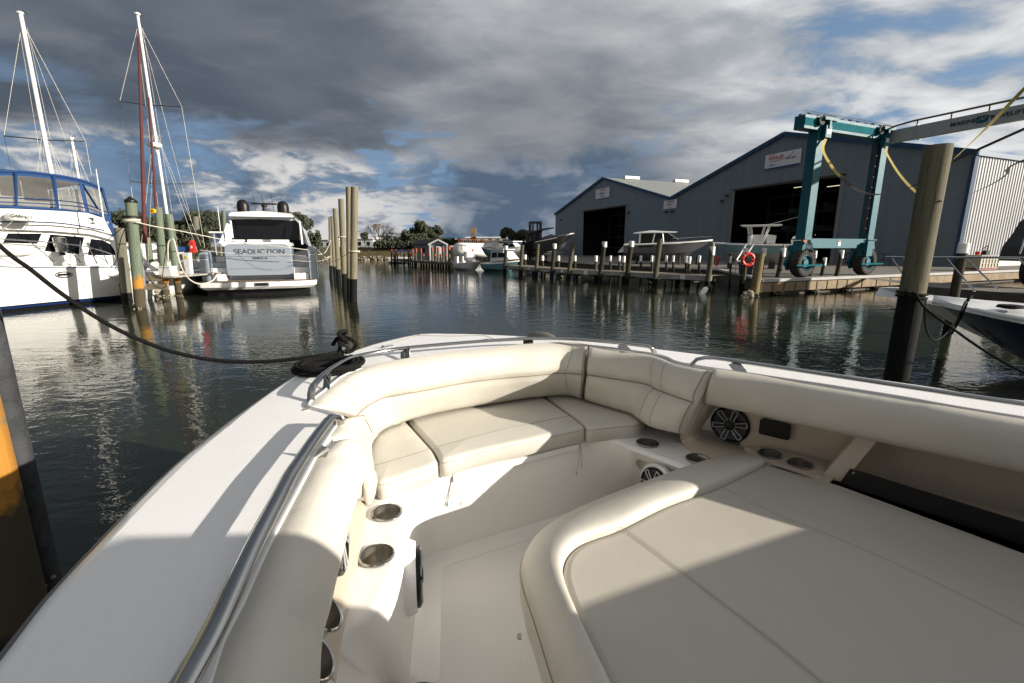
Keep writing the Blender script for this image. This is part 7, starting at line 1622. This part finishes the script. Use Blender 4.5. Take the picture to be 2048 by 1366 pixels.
# fuel dock
fa_=P(783,528,0); fb_=P(900,539,0); fc_=P(934,537,0)
t=thing('fuel_dock','low dark fuel dock with orange-topped pilings and a pale end platform','dock',tuple(fa_)); fd=(fb_-fa_).normalized(); fn=V(-fd.y,fd.x,0); fn=fn if fn.y>0 else -fn
g=MB(M['seawalld']); g.prism([fa_+V(0,0,.45),fb_+V(0,0,.45),fb_+V(0,0,.68),fa_+V(0,0,.68)],fn*3.5); g.build('deck',t,smooth=False)
g=MB(M['wood']); g.prism([fb_+V(0,0,.40),fc_+V(0,0,.40),fc_+V(0,0,.66),fb_+V(0,0,.66)],fn*4); g.build('end_platform',t,smooth=False)
g=MB(M['steel']); p=fb_+(fc_-fb_)*.25-fn*.08
for dx in (0,.45): g.tube([p+V(dx,0,-.1),p+V(dx,0,1.5)],.03,5)
for k in range(4): g.tube([p+V(0,0,.1+.3*k),p+V(.45,0,.1+.3*k)],.025,5)
g.build('ladder',t)
OG='orange-topped pilings of the fuel dock'
ols=[(783,499,0,6,'leftmost'),(791,499,0,6,'second'),(803,500,1,6,'third'),(817,499,0,7,'fourth'),(825,498,0,7,'fifth'),(832,497,0,7,'sixth'),(842,497.5,0,7,'seventh'),(853,497,1,6,'eighth, before the hut side'),(864,495.5,0,8,'ninth, before the hut corner'),(876,495,0,8,'tenth, before the blue door'),(886,495,0,8,'eleventh, right of the blue door'),(898,492,0,10,'twelfth and largest, at the platform')]
for x,y,bk_,w,l in ols:
    b=PW(x,525,fa_,fb_) if not bk_ else PW(x,525,fa_+fn*2,fb_+fn*2); b.z=0; tt=PY(x,y,b.y); r=w*.38*(b.y*CP)/F*.75
    piling(b,tt,r,M['pile_dock'],'tall orange-topped fuel dock piling, %s from the left'%l,OG,capm=M['orange'],caph=.4,capr=1.12)
for x,l in ((788,'by the left end'),(795,'near the left end'),(808,'left of the fourth tall one'),(821,'between the fourth and fifth tall ones'),(829,'between the fifth and sixth tall ones'),(847,'right of the seventh tall one'),(858,'left of the hut corner piling'),(870,'between the two before the hut'),(881,'before the hut door'),(892,'beside the largest one')):
    b=PW(x,525,fa_+fn*.3,fb_+fn*.3); b.z=0; tt=PY(x,508,b.y); piling(b,tt,.10,M['pile_dark'],'short orange-topped fuel dock piling '+l,'short orange-topped pilings of the fuel dock',capm=M['orange'],caph=.22,capr=1.15)
# dark bimini boat behind fuel dock
p=PY(800,505,64); t=thing('motor_boat','small boat with a blue bimini moored behind the fuel dock','boat',(p.x-2,66,0),0); boat_hull(t,4.5,1.8,(.8,.9),.2,M['white'],M['white']); g=MB(M['blue']); g.box((2,0,1.72),(2.6,1.5,.22)); g.build('bimini',t,world=False); g=MB(M['steel']); 
for x in (1,3): g.tube([V(x,-.7,.8),V(x,-.7,1.7)],.03,5)
g.build('bimini_frame',t,world=False)
# white centre console at the fuel dock
def far_boat(label,pxs,pxb,Yv,sheer,B,hullm,z0=0,features='cc'):
    a=PY(pxs,520,Yv); b_=PY(pxb,520,Yv-2.5); L_=(V(b_.x,b_.y,0)-V(a.x,a.y,0)).length; t=thing('motor_boat',label,'boat',(a.x,a.y,z0),math.atan2(b_.y-a.y,b_.x-a.x)); boat_hull(t,L_,B,sheer,.3,hullm,hullm,.2,1.0,.85)
    if features=='cc':
        g=MB(M['white']); g.box((L_*.45,0,1.35),(.7,.7,.9)); g.build('console',t,world=False,smooth=False); g=MB(M['white']); g.box((L_*.42,0,2.42),(L_*.48,1.3,.09)); g.build('t_top',t,world=False,smooth=False)
        for x in (.3,.55):
            for s in (-.5,.5): g=MB(M['silver']); g.tube([V(L_*x,s,.9),V(L_*x,s,2.4)],.035,5); g.build('top_leg',t,world=False)
        for s in (-.4,.4): g=MB(M['white']); g.box((-.25,s,.95),(.45,.32,.75)); g.build('outboard',t,world=False,smooth=False)
    else:
        g=MB(M['white']); g.prism([V(L_*.25,-.8,.9),V(L_*.80,-.6,1.15),V(L_*.62,-.65,1.85),V(L_*.28,-.75,1.9)],V(0,1.5,0)); g.build('cabin',t,world=False,smooth=False)
        g=MB(M['dglass']); g.prism([V(L_*.30,-.82,1.25),V(L_*.46,-.80,1.3),V(L_*.45,-.78,1.75),V(L_*.31,-.78,1.75)],V(0,.04,0)); g.prism([V(L_*.49,-.80,1.3),V(L_*.74,-.66,1.32),V(L_*.63,-.68,1.72),V(L_*.49,-.76,1.75)],V(0,.04,0)); g.build('window',t,world=False,smooth=False)
        g=MB(M['white']); g.box((L_*.42,0,2.02),(L_*.52,1.7,.10)); g.build('roof',t,world=False); g=MB(M['black']); 
        for k in range(4): g.tube([V(L_*(.3+.07*k),-.5,2.05),V(L_*(.27+.07*k),-.5,2.9)],.02,4)
        g.build('rod_holder',t,world=False)
    return t
far_boat('white open boat with T-top moored right of the fuel dock platform',922,957,47,(.65,.9),2.0,M['white'])
far_boat('pale teal cabin boat moored left of the finger dock',976,1040,45,(.7,1.0),2.2,M['tealhull'],features='cabin')
far_boat('pale blue hulled boat ashore in front of the white tank',1000,962,66,(.8,1.1),2.0,M['tealhull'],z0=1.1,features='x')
far_boat('white cabin boat with blue bimini behind the teal one',1006,1050,58,(1.2,1.5),2.2,M['white'],z0=.9,features='cabin')
g=MB(M['blue']); p=PY(1025,487,57); g.tube(spline([p+V(-1.2,0,-.3),p+V(-.6,0,.1),p+V(.6,0,.12),p+V(1.2,0,-.2)],12),.5,8,rh=.12); tag(g.build('sunshade'),'small blue sunshade above the white boat behind the teal one','sunshade')
# white boats beyond the left dock
t=thing('motor_boat','white cruiser with a small cabin behind the green pilings at left','boat',tuple(V(PY(300,500,30).x,30,0)),R(-60)); boat_hull(t,7,2.6,(1.1,1.5),.3,M['white'],M['white']); g=MB(M['white']); g.prism([V(1.5,-1,1.2),V(5,-.8,1.4),V(4.2,-.8,2.4),V(1.8,-.9,2.5)],V(0,1.9,0)); g.build('cabin',t,world=False,smooth=False); g=MB(M['tealglass']); g.prism([V(2.0,-1.02,1.8),V(4.2,-.88,1.9),V(4.0,-.86,2.3),V(2.1,-.95,2.35)],V(0,.05,0)); g.build('window',t,world=False,smooth=False)
p=PY(425,470,36); t=thing('motor_boat','white boat with hard top just left of the silver yacht, farther off','boat',(p.x-2,36,0),R(20)); boat_hull(t,6,2.2,(1.1,1.4),.3,M['white'],M['white']); g=MB(M['white']); g.box((3,0,3.35),(2.6,1.8,.12)); g.build('hard_top',t,world=False,smooth=False)
for x in (2.0,4.0):
    for s in (-.8,.8): g=MB(M['silver']); g.tube([V(x,s,1.2),V(x,s,3.3)],.05,6); g.build('top_leg',t,world=False)
g=MB(M['white']); g.lathe([(.3,-.1),(.32,.1),(0,.2)],(3.4,0,3.7),14); g.tube([V(2.2,.5,3.4),V(2.2,.5,5.3)],.03,5); g.build('radar',t,world=False)
# ================================================================ lettering becomes plain mesh
dg=bpy.context.evaluated_depsgraph_get()
for o in [o for o in C.objects if o.type=='FONT']:
    me=bpy.data.meshes.new_from_object(o.evaluated_get(dg)); n=bpy.data.objects.new('lettering',me); C.objects.link(n); n.parent=o.parent; n.matrix_local=o.matrix_local.copy()
    bpy.data.objects.remove(o,do_unlink=True)
